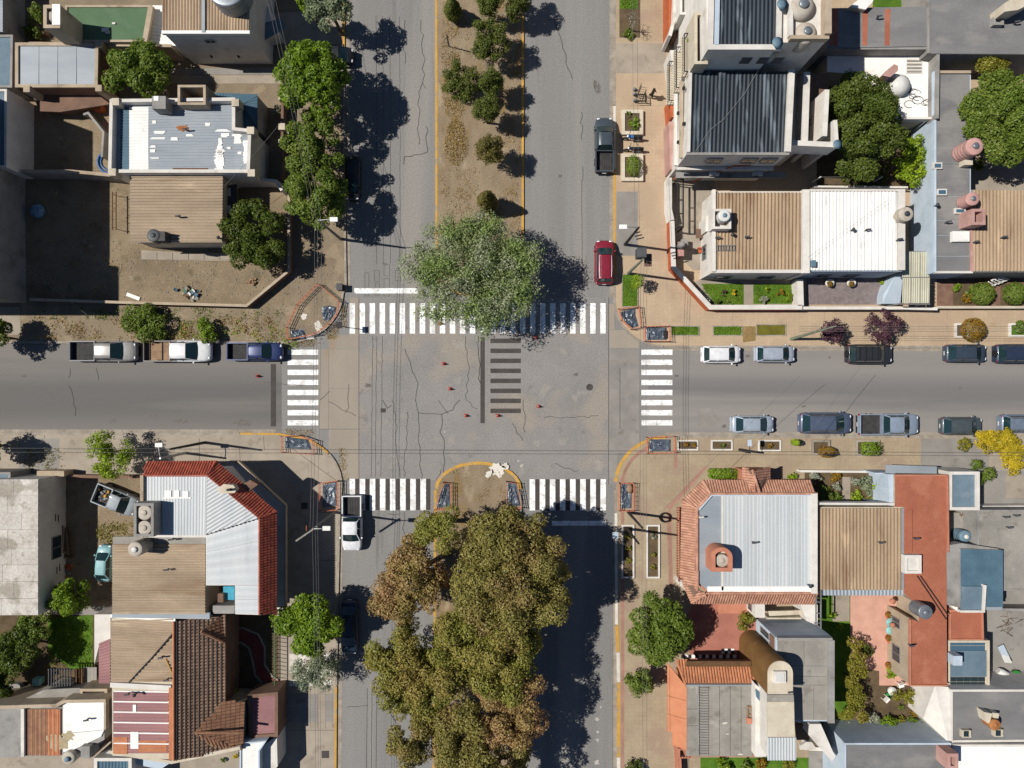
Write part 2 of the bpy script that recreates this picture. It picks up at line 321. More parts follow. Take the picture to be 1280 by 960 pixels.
gutter([(764.5,-60),(764.5,372)], .4, mat_kerb); gutter([(767.5,655),(768.5,1010)], .45, mat_kerb)
gutter([(426,640),(424.5,1010)], .4, mat_kerb); gutter([(434.5,-60),(435.5,365)], .4, mat_kerb)
gutter([(832,436),(1320,437)], .35, mat_kerb); gutter([(832,542.5),(1320,542.5)], .35, mat_kerb); gutter([(-40,539),(345,539)], .35, mat_kerb)

# ---- painted markings
def markings(name, rects, mat, z=.012):
    t = thing(name, None, None, W(rects[0][0], rects[0][1])); tag(t, kind='structure')
    for x0,y0,x1,y1 in rects:
        a, b = W(x0,y1), W(x1,y0)
        MB().poly([(a[0],a[1],z),(b[0],a[1],z),(b[0],b[1],z),(a[0],b[1],z)]).build('stripe', mat, t)
markings('crosswalk', [(437+12.53*i,379,443.8+12.53*i,417) for i in range(26)], mat_white, .017)
markings('crosswalk', [(359.6,437+12.6*i,398,443.6+12.6*i) for i in range(8)], mat_white, .017)
markings('crosswalk', [(801.8,437+12.6*i,840.5,443.6+12.6*i) for i in range(8)], mat_white, .017)
markings('crosswalk', [(437+12.65*i,598.5,443.8+12.65*i,638) for i in range(8)], mat_white, .017)
markings('crosswalk', [(662+12.65*i,599,668.8+12.65*i,638) for i in range(8)], mat_white, .017)
markings('crosswalk_infill', [(444.2+12.65*i,598.5,449.3+12.65*i,637.5) for i in range(8)], mat_black, .0135)
markings('crosswalk_infill', [(669.2+12.65*i,599,674.3+12.65*i,637.5) for i in range(7)], mat_black, .0135)
markings('stop_line', [(443,360.3,522,366.8)], mat_white, .017); markings('stop_line', [(690,651,757.5,657)], mat_white, .017)
markings('blacked_out_line', [(600.5,421.5,606,529)], mat_black); markings('blacked_out_line', [(338.5,455,345,533)], mat_black)
markings('blacked_out_bars', [(613,423.2+12.5*i,651,428.9+12.5*i) for i in range(8)], mat_black)
# ---- tar-filled cracks and joints
ck = MB()
def crack(pts, w=.05, jit=3.2, z=.02):
    out = [pts[0]]
    for a, b in zip(pts, pts[1:]):
        L = math.hypot(b[0]-a[0], b[1]-a[1]); n = max(1, int(L/6))
        for i in range(1, n+1):
            j = jit if i < n else jit*.4
            out.append((a[0]+(b[0]-a[0])*i/n+rnd.uniform(-j,j)*.6, a[1]+(b[1]-a[1])*i/n+rnd.uniform(-j,j)*.6))
    ck.ribbon(WP(out), w, z, z)
def joint(x0,y0,x1,y1,w=.035): ck.ribbon(WP([(x0,y0),(x1,y1)]), w, .019, .019)
for pts in [[(526,25),(528,50),(530,80),(528,105),(523,115),(523,150),(524,180)],[(533,158),(534,190),(505,196),(505,205)],[(528,104),(532,110)],
    [(506,25),(506,40)],[(505,55),(506,80)],[(506,436),(512,452),(518,470),(523,480),(520,500),(523,516),(525,560),(527,600)],
    [(523,516),(552,518),(550,540),(556,555),(554,585),(558,600)],[(552,518),(565,512),(575,500)],[(582,420),(584,440),(585,470),(582,500),(597,512)],
    [(478,500),(484,510),(490,506)],[(490,500),(494,520),(497,535),(495,550),(499,580),(500,596)],[(509,515),(508,560),(505,597)],
    [(410,502),(432,514),(445,521)],[(436,480),(437,510),(432,516)],[(400,500),(412,488)],
    [(694,30),(699,45),(704,60),(710,85),(715,98)],[(682,26),(700,25)],[(693,26),(697,35)],[(727,140),(728,176)],[(728,208),(727,240)],[(743,100),(745,115)],
    [(680,522),(720,522),(748,519)],[(694,579),(705,586),(724,588)],[(640,529),(650,545),(655,551)],[(654,500),(656,540)],
    [(433,884),(460,882)],[(472,886),(486,888),(494,900),(494,920)],[(86,482),(92,500),(94,520)],[(86,472),(88,460)],[(120,460),(124,475)],
    [(545,600),(552,585)],[(598,420),(600,480)],[(560,517),(548,500)],[(484,642),(500,643)],[(505,640),(505,675)]]:
    crack(pts, rnd.uniform(.035,.06))
for x in (470,478,487,499): crack([(x,20),(x+1,120),(x+1,330)], .022, .5)
for x in (466,471,478): crack([(x,420),(x-1,500),(x-2,596)], .03, .7)
for x in (727,): crack([(x,240),(x+1,370)], .03, .4)
for x in (459,465,471): crack([(x,860),(x-1,960)], .03, .5)
joint(448.6,372,448.6,600); joint(760.8,372,760.8,605,.05); joint(400,536.3,449,536.3,.03); joint(775,460,775,536,.03)
joint(726,350,742,354,.03); joint(743,345,743,354,.03); joint(766,655,766,960,.05); joint(655,700,655,960,.04)
crack([(345,480),(398,482)], .04, 1); crack([(330,478),(347,478)],.03,1)
ck.build('road_crack_filler', mat_crack, kind='stuff')
# faded layout chalk boxes left of the stop line
ch = MB()
for x0,y0,x1,y1 in [(456,341,461,370),(468,338,474,352),(469,354,474,369),(480,331,487,345),(480,348,487,370),(494,338,500,351)]:
    for a in ((x0,y0,x1,y0),(x0,y1,x1,y1),(x0,y0,x0,y1),(x1,y0,x1,y1)): ch.ribbon(WP([a[:2],a[2:]]), .03, .011, .011)
tag(ch.build('road_sketch_marks', mat_crack), kind='structure')
# manholes, a drain, patches
def manhole(px, py, r):
    m = MB().lathe(*W(px,py), [(r,.0),(r,.02),(r*.9,.022),(r*.86,.016),(0.02,.016)], 20)
    o = m.build('manhole_cover', mat_black, at=(*W(px,py),0)); tag(o, 'round iron manhole cover set in the junction asphalt near the east crosswalk', 'manhole')
manhole(737,484,.33)
dr = MB(); x,y = W(479,513); dr.box(x-.25,y-.2,0,x+.25,y+.2,.016)
tag(dr.build('drain_cover', mat_black, at=(x,y,0)), 'small square dark cover in the junction asphalt', 'cover')
mat_pale = surf('spilled_lime', rgb(205,198,188), rgb(180,172,160), 2, .95)
def splat(name, px, py, r, mat, z, seed=0, kind='stuff', n=18, sq=1):
    q = random.Random(seed); m = MB(); pts = []
    for i in range(n):
        a = 2*math.pi*i/n; rr = r*(1+q.uniform(-.4,.35)); pts.append((px+rr*math.cos(a), py+rr*sq*math.sin(a)))
    x, y = W(px,py); m.add([(x,y,z)]+[(*W(*p),z) for p in pts], [(0,1+(i+1)%n,1+i) for i in range(n)])
    return m.build(name, mat, kind=kind)
splat('lime_spill', 622, 588, 9, mat_kwhite, .155, 3); splat('lime_spill', 612, 592, 5, mat_kwhite, .155, 4); splat('lime_spill', 632, 582, 4, mat_kwhite, .155, 5)
splat('pale_dust_patch', 883, 523, 13, mat_conc_g, .02, 6)
mat_oil = surf('oil_darkened_asphalt', rgb(108,102,97), rgb(124,117,111), 3, .8, fine=.2, fsc=8)
for i,(a,b,c,q) in enumerate([(190,519,9,.35),(228,526,11,.25),(304,528,12,.35),(140,526,5,.5),(905,533,2.5,1),(935,445,3,.6),(1037,447,1.6,1),(460,482,5,.5),(748,110,3,2.2),(744,105,2,2.5),(720,468,3,.6),(1200,485,2,.6),(30,470,3,.4),(845,470,3,.5),(1005,508,3,.4),(480,330,3,.6),(700,220,2.5,.8)]): splat('oil_stain', a, b, c, mat_oil, .0125, 80+i, sq=q)
for i,(a,b,c) in enumerate([(746,899,2.5),(747,915,1.6),(747,925,2),(746,953,3),(751,884,1.4),(652,582,2),(648,576,1.5),(556,540,1.5)]): splat('lime_spill', a, b, c, mat_pale, .013, 110+i)
# debris and sand along the gutters
mat_sand = surf('gutter_sand', rgb(160,134,88), rgb(138,112,70), 1.2, .98, fine=.25, fsc=10)
for i,(a,b,c,d) in enumerate([(428,575,6,22),(424,620,5,20),(431,395,4,14),(418,414,7,7),(398,427,14,4),(372,540,22,4),(430,600,4,18)]):
    pass
# ================================================================ trees and plants
def leaf_mesh(name, pos, nrm, size, mat, parent, rs, aspect=.6, fold=0):
    n = len(pos); t = rs.normal(size=(n,3)); t -= nrm*(t*nrm).sum(1,keepdims=True); t /= np.linalg.norm(t,axis=1,keepdims=True)+1e-9
    b = np.cross(nrm, t); s = (size*rs.uniform(.65,1.35,n))[:,None]
    V = np.empty((n,4,3)); V[:,0] = pos-t*s; V[:,1] = pos-b*s*aspect; V[:,2] = pos+t*s; V[:,3] = pos+b*s*aspect
    o = org(parent) if parent is not None else (0,0,0)
    V -= np.array(o)
    me = bpy.data.meshes.new(name); me.vertices.add(4*n); me.vertices.foreach_set('co', V.ravel())
    me.loops.add(4*n); me.loops.foreach_set('vertex_index', np.arange(4*n)); me.polygons.add(n)
    me.polygons.foreach_set('loop_start', np.arange(n)*4); me.polygons.foreach_set('loop_total', np.full(n,4)); me.update()
    ob = bpy.data.objects.new(name, me); COL.objects.link(ob); me.materials.append(mat)
    if parent is not None: ob.parent = parent; ORG[ob.name] = o
    return ob
LF = dict(
 bright=leafmat('leaves_bright_green', [rgb(86,112,24),rgb(128,150,44),rgb(74,98,22),rgb(114,136,44)]),
 green=leafmat('leaves_mid_green', [rgb(74,96,30),rgb(112,128,50),rgb(84,104,36),rgb(124,136,62)]),
 dark=leafmat('leaves_dark_green', [rgb(58,72,24),rgb(90,104,38),rgb(68,82,28),rgb(102,112,50)]),
 pine=leafmat('needles_dark', [rgb(66,78,30),rgb(108,116,54),rgb(76,86,32),rgb(118,120,60)]),
 brownpine=leafmat('needles_bronze', [rgb(82,80,40),rgb(118,108,58),rgb(96,88,44),rgb(128,112,66)]),
 olive=leafmat('leaves_grey_olive', [rgb(100,112,84),rgb(150,158,126),rgb(84,98,66),rgb(128,138,104)]),
 wispy=leafmat('leaves_wispy', [rgb(104,126,58),rgb(140,154,96),rgb(130,138,102),rgb(158,162,132)], nsc=.5),
 autumn=leafmat('leaves_autumn', [rgb(110,108,52),rgb(152,140,80),rgb(130,104,66),rgb(164,134,94)], nsc=.16),
 autumn_g=leafmat('leaves_autumn_green', [rgb(106,112,46),rgb(150,144,72),rgb(126,114,58),rgb(164,146,82)], nsc=.2),
 autumn_b=leafmat('leaves_autumn_brown', [rgb(138,110,72),rgb(180,146,104),rgb(126,116,60),rgb(162,140,88)], nsc=.25),
 yellow=leafmat('blossom_yellow', [rgb(160,142,30),rgb(206,180,44),rgb(124,122,34),rgb(186,162,44)]),
 lime=leafmat('leaves_lime', [rgb(106,132,24),rgb(154,170,48),rgb(88,116,24),rgb(134,154,40)]),
 hedge=leafmat('leaves_hedge', [rgb(92,98,28),rgb(140,132,52),rgb(112,108,36),rgb(152,140,62)]),
 purple=leafmat('leaves_plum', [rgb(74,48,58),rgb(108,74,82),rgb(60,40,50),rgb(92,62,72)]),
 rust=leafmat('leaves_rust', [rgb(112,104,30),rgb(164,116,44),rgb(94,96,30),rgb(146,94,40)], nsc=2),
 grey=leafmat('leaves_grey', [rgb(120,124,104),rgb(170,170,150),rgb(104,112,88),rgb(150,154,132)]),
 dry=leafmat('dry_grass', [rgb(140,116,64),rgb(186,160,104),rgb(122,104,56),rgb(166,140,84)]))
mat_bark = surf('bark', rgb(120,104,86), rgb(92,80,66), 3, .95, bump=.6)
mat_bark_p = surf('pale_bark', rgb(168,156,138), rgb(136,124,106), 3, .95, bump=.6)

def clump_leaves(rs, centres, radii, per_m2, up=.35, flat=.85, hollow=0.0):
    P = []; Nn = []
    for c, r in zip(centres, radii):
        n = max(8, int(4*math.pi*r*r*per_m2)); d = rs.normal(size=(n,3)); d[:,2] = np.abs(d[:,2])*1.0 - .55*(rs.rand(n) < .45)*np.abs(d[:,2])*2
        d /= np.linalg.norm(d,axis=1,keepdims=True); rr = r*(.72+.34*rs.rand(n))[:,None]*(1+.16*np.sin(d[:,:1]*7+c[0]*5)*np.cos(d[:,1:2]*6+c[1]*3))
        P.append(np.array(c)+d*rr*np.array([1,1,flat])); nn = d+rs.normal(size=(n,3))*.55+np.array([0,0,up]); Nn.append(nn/np.linalg.norm(nn,axis=1,keepdims=True))
    return np.concatenate(P), np.concatenate(Nn)
def limbs(base, tips, r0, zfork, rs, mb, lean=(0,0)):
    f = (base[0]+lean[0], base[1]+lean[1], base[2]+zfork)
    mb.tube([base, ((base[0]+f[0])/2+rs.uniform(-.05,.05), (base[1]+f[1])/2, base[2]+zfork*.5), f], [r0*1.25, r0, r0*.85], 8)
    for t in tips:
        m = [f[i]*.5+t[i]*.5 for i in range(3)]; m[2] += .12*abs(t[2]-f[2])
        mb.tube([f, tuple(m), t], [r0*.6, r0*.36, r0*.12], 5)
def tree(name, label, cat, px, py, rpx, top, style, group=None, rz=None, low=None, clump=None, n=None, leaf=.16, dens=34, blobs=None, gaps=.0, seed=None, trunk=None, bark=None, sx=1, sy=1, base=None, tuft=0.05, up=.35, zjit=.18):
    """crown of radius rpx (photo px) centred on (px,py); top = tree height"""
    seed = int(px*7+py*13) if seed is None else seed; rs = np.random.RandomState(seed % 100000)
    hc = top*.62; k = (1-hc/H)/PPM
    r = rpx*k; cx, cy = W(px, py, hc); rz = rz or min(r*.9, top*.36); hc = top-rz
    cx, cy = W(px, py, hc)
    bx, by = (W(*base) if base else (cx, cy))
    root = thing(name, label, cat, (bx, by, .1), group)
    rc = clump or max(.25, r*.26)
    blobs = blobs or [(0,0,1)]
    C = []; Rr = []
    nn = n or int(26*(r/max(rc,.2)/3.8)**2*1.1)+6
    for bxp, byp, bs in blobs:
        m = int(nn*bs*bs) if len(blobs) > 1 else nn
        for i in range(max(4,m)):
            zj = rs.normal()*zjit
            d = rs.normal(size=3); d[2] = abs(d[2])*.9-.35*rs.rand(); d /= np.linalg.norm(d)
            q = (.45+.5*rs.rand()**.6) if i % 5 else .3*rs.rand()
            rr = (bs*r - rc*.75)
            c = (cx+bxp*r*sx+d[0]*rr*q*sx*1.06, cy-byp*r*sy+d[1]*rr*q*sy*1.06, hc+zj+d[2]*(rz-rc*.5)*q*(bs if len(blobs)>1 else 1)*(.95+.1*rs.rand()))
            if rs.rand() < gaps: continue
            C.append(c); Rr.append(rc*(.65+.6*rs.rand()))
    P, Nn = clump_leaves(rs, C, Rr, dens*1.9, up)
    if tuft:
        d = rs.normal(size=P.shape); P = P+d*tuft
    leaf_mesh('crown', P, Nn, np.full(len(P), leaf*.7), LF[style], root, rs)
    mb = MB(); tr = trunk or max(.06, top*.024)
    tips = [C[i] for i in rs.permutation(len(C))[:min(len(C), 9)]]
    limbs((bx,by,.1), tips, tr, max(.3, (hc-rz*.55)), rs, mb, (cx-bx if base else 0, cy-by if base else 0))
    mb.build('trunk', bark or mat_bark, root)
    return root
def conifer(label, px, py, rpx, top, style, base=None, group=None, seed=0):
    """small cypress: a tight flame-shaped crown on a short stem; (px,py) is the crown centre in the photo"""
    rs = np.random.RandomState(seed); hc = top*.45; x, y = W(px,py,hc); r = rpx*(1-hc/H)/PPM
    if base: x, y = W(*base)
    root = thing('cypress_tree', label, 'tree', (x,y,.1), group)
    P = []; Nn = []
    n = 60
    for i in range(n):
        t = (i+.5)/n; z = .35+t*(top-.35); rad = r*(1.0-.05-.92*abs(2*(t**.75)-.55)**1.7) if t > .1 else r*.6
        rad = r*max(.08, min(1, 2.6*t+.25))*max(.06,(1-t)**.62)*1.12
        a = rs.uniform(0,6.28); m = 1+int(3*rad/r+.5)
        for j in range(m):
            aa = a+6.28*j/m; q = rad*(.78+.2*rs.rand()); c = np.array([x+math.cos(aa)*q, y+math.sin(aa)*q, z]); rr = .16+.22*rs.rand()*rad/r
            k = 70; d = rs.normal(size=(k,3)); d /= np.linalg.norm(d,axis=1,keepdims=True)
            P.append(c+d*rr*np.array([1,1,1.3])); q2 = d+np.array([math.cos(aa),math.sin(aa),.5])*.7+rs.normal(size=(k,3))*.3; Nn.append(q2/np.linalg.norm(q2,axis=1,keepdims=True))
    P = np.concatenate(P); Nn = np.concatenate(Nn)
    leaf_mesh('crown', P, Nn, np.full(len(P), .1), LF[style], root, rs, .4)
    MB().tube([(x,y,.1),(x,y,top*.8)], [.09,.03], 7).build('trunk', mat_bark, root)
    return root
def bush(name, label, px, py, rpx, h, style, cat='bush', group=None, leaf=.09, dens=60, sx=1, sy=1, seed=None, sharp=0):
    rs = np.random.RandomState((int(px*3+py*11) if seed is None else seed) % 99999); r = rpx*(1-h*.5/H)/PPM; x, y = W(px,py,h*.5)
    root = thing(name, label, cat, (x,y,.12), group); C = []; Rr = []
    rc = max(.1, r*.32)
    for i in range(16 if r > .4 else 8):
        a = rs.uniform(0,6.28); q = (r-rc*.6)*rs.rand()**.5
        C.append((x+math.cos(a)*q*sx, y+math.sin(a)*q*sy, .12+h*(.35+.4*rs.rand()*(1-.6*(q/r)**2)))); Rr.append(rc*rs.uniform(.7,1.15))
    P, Nn = clump_leaves(rs, C, Rr, dens, .4, min(1.2,h*.5/max(rc,.05)*.6))
    P[:,2] = np.clip(P[:,2], .13, None)
    leaf_mesh('foliage', P, Nn, np.full(len(P), leaf), LF[style], root, rs)
    mb = MB()
    for c in C[:5]: mb.tube([(x,y,.05),c], [.03,.012], 4)
    mb.build('stem', mat_bark, root); return root
def ball(name, label, px, py, rpx, h, style, group=None, cat='shrub', leaf=.07, sx=1, sy=1, box=0):
    """clipped shrub"""
    rs = np.random.RandomState(int(px*5+py*3) % 99999); r = rpx*(1-h*.6/H)/PPM; x, y = W(px,py,h*.6)
    root = thing(name, label, cat, (x,y,.12), group); n = int(1500*max(.5,r*r))
    d = rs.normal(size=(n,3)); d /= np.linalg.norm(d,axis=1,keepdims=True); d[:,2] = np.where(d[:,2] < -.6, -d[:,2], d[:,2])
    if box: d = d/np.max(np.abs(d),axis=1,keepdims=True)*.86
    rad = (.88+.16*rs.rand(n)+.05*np.sin(d[:,0]*9)*np.cos(d[:,1]*8))[:,None]
    P = np.array([x,y,.12+h*.52])+d*rad*np.array([r*sx,r*sy,h*.5]); P[:,2] = np.clip(P[:,2],.14,None)
    nn = d+rs.normal(size=(n,3))*.45+np.array([0,0,.3]); nn /= np.linalg.norm(nn,axis=1,keepdims=True)
    leaf_mesh('foliage', P, nn, np.full(n,leaf), LF[style], root, rs)
    MB().tube([(x,y,.05),(x,y,h*.5)], [.05,.03], 6).build('stem', mat_bark, root); return root
def tufts(name, px0, py0, px1, py1, n, style, h=.25, size=.1, seed=0, z=.13, shape=None):
    """loose ground cover: blades and sprigs"""
    rs = np.random.RandomState(seed); k = max(3, int(n/22)); cx = rs.uniform(px0,px1,k); cy = rs.uniform(py0,py1,k)
    i = rs.randint(0,k,n); X = cx[i]+rs.normal(size=n)*3.2; Y = cy[i]+rs.normal(size=n)*3.2
    if shape == 'oval':
        t = rs.uniform(0,6.28,n); q = rs.rand(n)**.6; X = (px0+px1)/2+np.cos(t)*q*(px1-px0)/2*(1+.12*np.sin(3*t)); Y = (py0+py1)/2+np.sin(t)*q*(py1-py0)/2; px0-=9; px1+=9
    keep = (X>px0)&(X<px1)&(Y>py0)&(Y<py1); X = X[keep]; Y = Y[keep]; n = len(X)
    P = np.stack([(X-640)/PPM, (480-Y)/PPM, z+h*rs.rand(n)**2], 1)
    nn = rs.normal(size=(n,3))*.6+np.array([0,0,.6]); nn /= np.linalg.norm(nn,axis=1,keepdims=True)
    o = leaf_mesh(name, P, nn, np.full(n,size), LF[style], None, rs, .35); return tag(o, kind='stuff')
# ---- street trees of the north-west pavement
gt = 'street trees along the northwest pavement'
tree('street_tree', 'bright green broad-crowned street tree beside the driveway, northernmost of three merging crowns', 'tree', 392,100,50, 7.5,'bright',gt, leaf=.16, clump=.7, n=80)
tree('street_tree', 'green street tree between two crowns on the northwest pavement with pale twigs showing', 'tree', 394,182,45, 6.2,'green',gt, leaf=.15, gaps=.1, clump=.6, n=76)
tree('street_tree', 'green street tree under the lamp arm, southernmost of three merging crowns', 'tree', 398,246,45, 6.5,'green',gt, leaf=.15, gaps=.06, clump=.6, n=76)
tree('yard_tree', 'dark dense round tree in the corner of the bare dirt yard', 'tree', 318,297,46, 5.0,'dark', leaf=.15, clump=.75, gaps=.05)
tree('yard_tree', 'dense green tree against the back wall of the patched roof house', 'tree', 174,92,42, 4.8,'green', leaf=.16, clump=.8)
tree('street_tree', 'grey olive tree at the top of the northwest pavement', 'tree', 412,12,30, 6.5,'olive',gt, leaf=.15, gaps=.15)
tree('street_tree', 'bright green tree beside the grey olive tree at the top edge', 'tree', 384,4,14, 5,'bright',gt)
# ---- trees of the median
gm = 'young trees on the bare median'
for i,(px,py,r,top,st,lab) in enumerate([(566,13,10.5,3.2,'pine','narrow dark young conifer by the west edge of the median near the photo top'),
    (611,8,13,4,'pine','dark young tree at the very top of the median'),
    (611,51,24,4.4,'pine','wide dark spreading young tree on the median, by a broken stake'),
    (577,104,24,3.8,'pine','wide green spreading tree standing left of its neighbour on the median'),
    (613,104,15,4.2,'pine','small tree behind the wide green tree of the median'),
    (608,140,16,4.2,'pine','dark upright tree below the pair of spreading trees on the median'),
    (613,188,17,4.6,'brownpine','bronze green young tree between the dark upright tree and the lone cypress')]):
    if r < 11: conifer(lab, px, py, r, top, st, None, gm, i)
    else: tree('median_tree', lab, 'tree', px, py, r*1.12, top*1.12, st, gm, leaf=.11, dens=75, clump=.3, rz=top*.46, n=48 if r < 20 else 70, tuft=.09, zjit=.1)
conifer('lone dark flame-shaped cypress just north of the big wispy tree', 609,252,12.5,4.6,'brownpine',None,gm,9)
for i,(px,py,r,top,lab) in enumerate([(645,-2,26,4.5,'young dark tree at the top edge by the yellow kerb'),]):
    tree('median_tree', lab, 'tree', px, py, r, top, 'pine', gm, leaf=.1, dens=75, clump=.4, tuft=.05)
tree('wispy_tree', 'large wispy grey-green tree over the north crosswalk at the end of the median', 'tree', 591,340,89, 8.0,'wispy', leaf=.13, dens=22, clump=.55, n=210, gaps=.12, tuft=.2, blobs=[(0,0,.82),(-.45,.25,.5),(.5,.3,.5),(.55,-.15,.45),(-.3,-.4,.45),(.1,-.5,.45),(-.62,-.02,.42),(.1,.5,.48)], base=(612,362), bark=mat_bark_p, rz=2.8)
# ---- the tall autumn group on the south median
ga = 'tall autumn trees on the south median'
A = dict(group=ga, leaf=.135, dens=33, tuft=.07, zjit=.55, up=.2)
tree('median_tree', 'small sparse autumn tree at the northern tip of the south median group', 'tree', 549,662,31, 8.5,'autumn_g',clump=.6,n=34,gaps=.05,base=(560,650),**A)
tree('median_tree', 'brown autumn tree over the west carriageway, browning most of the group', 'tree', 512,724,57, 10,'autumn_b',clump=.72,n=88,gaps=.12,base=(562,690),blobs=[(0,-.1,.62),(-.45,.3,.52),(.42,.12,.52),(.1,-.6,.4),(-.1,.55,.4)],**A)
tree('median_tree', 'tallest round autumn tree by the dark shadow, top of the south median group', 'tree', 638,716,84, 12,'autumn',clump=.9,n=135,gaps=.2,base=(606,660),blobs=[(0,0,.8),(-.35,-.45,.5),(.35,-.4,.5),(.5,.25,.48),(-.48,.3,.52),(.1,.6,.5),(-.05,-.65,.35)],**A)
tree('median_tree', 'yellow-green tree reaching low over the west carriageway with bare limbs showing', 'tree', 520,836,68, 10.5,'autumn_g',clump=.72,n=130,gaps=.1,base=(575,790),blobs=[(-.62,-.25,.42),(-.25,.35,.5),(.35,.1,.55),(.62,-.35,.45),(.15,.6,.35),(-.2,-.6,.34),(.05,-.15,.5),(-.35,-.05,.4)],**A)
tree('median_tree', 'rounded yellow-green tree in the middle of the south median', 'tree', 602,806,77, 11,'autumn_g',clump=.84,n=105,gaps=.2,base=(598,760),blobs=[(0,0,.75),(.45,-.35,.5),(-.4,.4,.45),(.4,.5,.5),(-.45,-.35,.42),(.6,.1,.4)],**A)
tree('median_tree', 'brown mottled tree at the east kerb of the south median', 'tree', 638,878,58, 10,'autumn_b',clump=.78,n=66,gaps=.06,base=(612,830),blobs=[(0,0,.6),(-.4,-.35,.45),(.3,.5,.5),(-.3,.5,.5),(.3,-.4,.4)],**A)
tree('median_tree', 'brown mottled tree leaning over the west carriageway near the photo bottom', 'tree', 566,912,56, 10,'autumn',clump=.78,n=66,gaps=.06,base=(588,880),blobs=[(0,0,.6),(-.55,-.1,.42),(.4,-.35,.45),(.3,.5,.45),(-.1,.5,.4)],**A)
tree('median_tree', 'small round autumn tree nearest the bottom left of the south median', 'tree', 510,936,30, 9,'autumn',clump=.6,n=34,base=(565,905),**A)
tree('median_tree', 'autumn tree cut by the photo bottom on the south median', 'tree', 612,965,58, 10,'autumn',clump=.8,n=60,gaps=.05,base=(598,925),**A)
# ---- southeast and southwest street trees
tree('street_tree', 'large rounded green street tree by the terracotta patio in the southeast', 'tree', 822,785,41, 5.8,'green', leaf=.16, clump=.8, n=48, sy=1.12)
tree('street_tree', 'small green street tree just south of the large rounded one', 'tree', 800,853,19, 3.6,'green', leaf=.13, clump=.42, n=26, gaps=.1)
bush('street_bush', 'small dark bush in a planter at the bottom edge of the southeast pavement', 793,957,12,1.4,'dark')
tree('street_tree', 'bright green three-lobed tree on the southwest pavement beside the dark parked car', 'tree', 381,777,42, 6.2,'bright', leaf=.16, clump=.8, n=44, blobs=[(.1,-.2,.72),(-.55,.05,.5),(.1,.6,.5),(.6,.1,.5)])
tree('street_tree', 'pale grey olive tree over the white pavement slabs in the southwest', 'tree', 396,842,29, 4.5,'olive', leaf=.11, clump=.5, n=34, gaps=.1, tuft=.12)
tree('street_tree', 'spiky yellow-green young tree by the west street kerb', 'tree', 135,566,34, 4.2,'lime', leaf=.13, clump=.45, n=48, gaps=.15, tuft=.12, bark=mat_bark_p)
tree('street_tree', 'tree at the left photo edge casting shade on the southern kerb', 'tree', -22,560,24, 4.4,'green')
tree('street_tree', 'tree at the left photo edge shading the northern kerb', 'tree', -14,420,28, 4.2,'dark', gaps=.1)
# ---- bushes of the northwest dirt pavement
bush('wild_bush', 'dark green wild bush beside the silver pickup on the dirt pavement', 180,405,30,1.9,'green',dens=70, sx=1.05, sy=.75)
bush('wild_bush', 'lighter wild bush beside the flatbed pickup on the dirt pavement', 262,408,18,1.8,'bright', sx=.95, sy=1.3)
tufts('weeds', 40,384,356,400,1500,'green',.25,.09,3); tufts('weeds', 45,396,350,424,2600,'dry',.25,.1,4); tufts('weeds', 200,400,360,424,700,'lime',.3,.1,5)
tufts('weeds', 60,225,160,370,500,'dry',.15,.08,6); tufts('weeds', 320,420,372,440,500,'lime',.25,.09,7)
tufts('dry_grass', 555,150,584,208,2600,'dry',.3,.07,8,shape='oval'); tufts('dry_grass', 556,120,580,152,700,'dry',.2,.07,18,shape='oval'); tufts('dry_grass', 551,0,575,140,1500,'dry',.2,.08,9); tufts('dry_grass', 549,210,600,300,900,'dry',.2,.08,10)
tufts('dry_grass', 620,100,650,330,900,'dry',.2,.08,11); tufts('dry_grass', 556,585,648,660,700,'dry',.15,.07,12); tufts('weeds', 580,0,650,100,500,'hedge',.2,.08,13)

for i,(a,b,c,d) in enumerate([(423,560,436,600),(420,602,430,640),(424,380,434,410),(408,404,424,424),(360,424,410,434),(356,536,400,548)]): tufts('dry_leaf_litter',a,b,c,d,420,'dry',.06,.07,60+i,.02)
# ================================================================ builders for houses and yards
def inset(poly, d):
    P = [Vector(p[:2]) for p in poly]; n = len(P); a = parea(poly); s = 1 if a > 0 else -1; out = []
    for i in range(n):
        e1 = (P[i]-P[i-1]).normalized(); e2 = (P[(i+1)%n]-P[i]).normalized()
        n1 = Vector((-e1.y,e1.x))*s; n2 = Vector((-e2.y,e2.x))*s; m = (n1+n2)
        m = m/max(.3, m.dot(n1)) if m.length > 1e-6 else n1
        out.append(tuple(P[i]+m*d))
    return out
WALLM = dict(
 white=surf('white_render', rgb(238,232,222), rgb(222,215,204), .8, .85, fine=.05, stain=(rgb(190,182,168),.7,.62,.5)),
 cream=surf('cream_render', rgb(222,210,188), rgb(206,192,168), .8, .85, fine=.06, stain=(rgb(176,160,136),.7,.62,.5)),
 grey=surf('grey_render', rgb(168,164,158), rgb(148,144,138), .7, .88, fine=.08, stain=(rgb(124,118,110),.7,.6,.5)),
 beige=surf('beige_render', rgb(196,178,154), rgb(176,158,134), .7, .88, fine=.08, stain=(rgb(140,124,104),.7,.6,.5)),
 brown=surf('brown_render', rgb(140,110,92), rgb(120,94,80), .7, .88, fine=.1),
 blue=surf('pale_blue_render', rgb(204,216,226), rgb(188,202,214), .7, .85, fine=.05, stain=(rgb(166,174,180),.6,.62,.5)),
 pink=surf('pink_render', rgb(206,164,152), rgb(186,144,132), .9, .85, fine=.08),
 orange=surf('orange_red_brickwork', rgb(206,112,70), rgb(182,94,58), 1.5, .85, fine=.12),
 dark=surf('dark_render', rgb(96,92,90), rgb(80,76,74), .8, .88),
 terra=surf('terracotta_render', rgb(208,140,112), rgb(190,124,98), .8, .85, fine=.08))
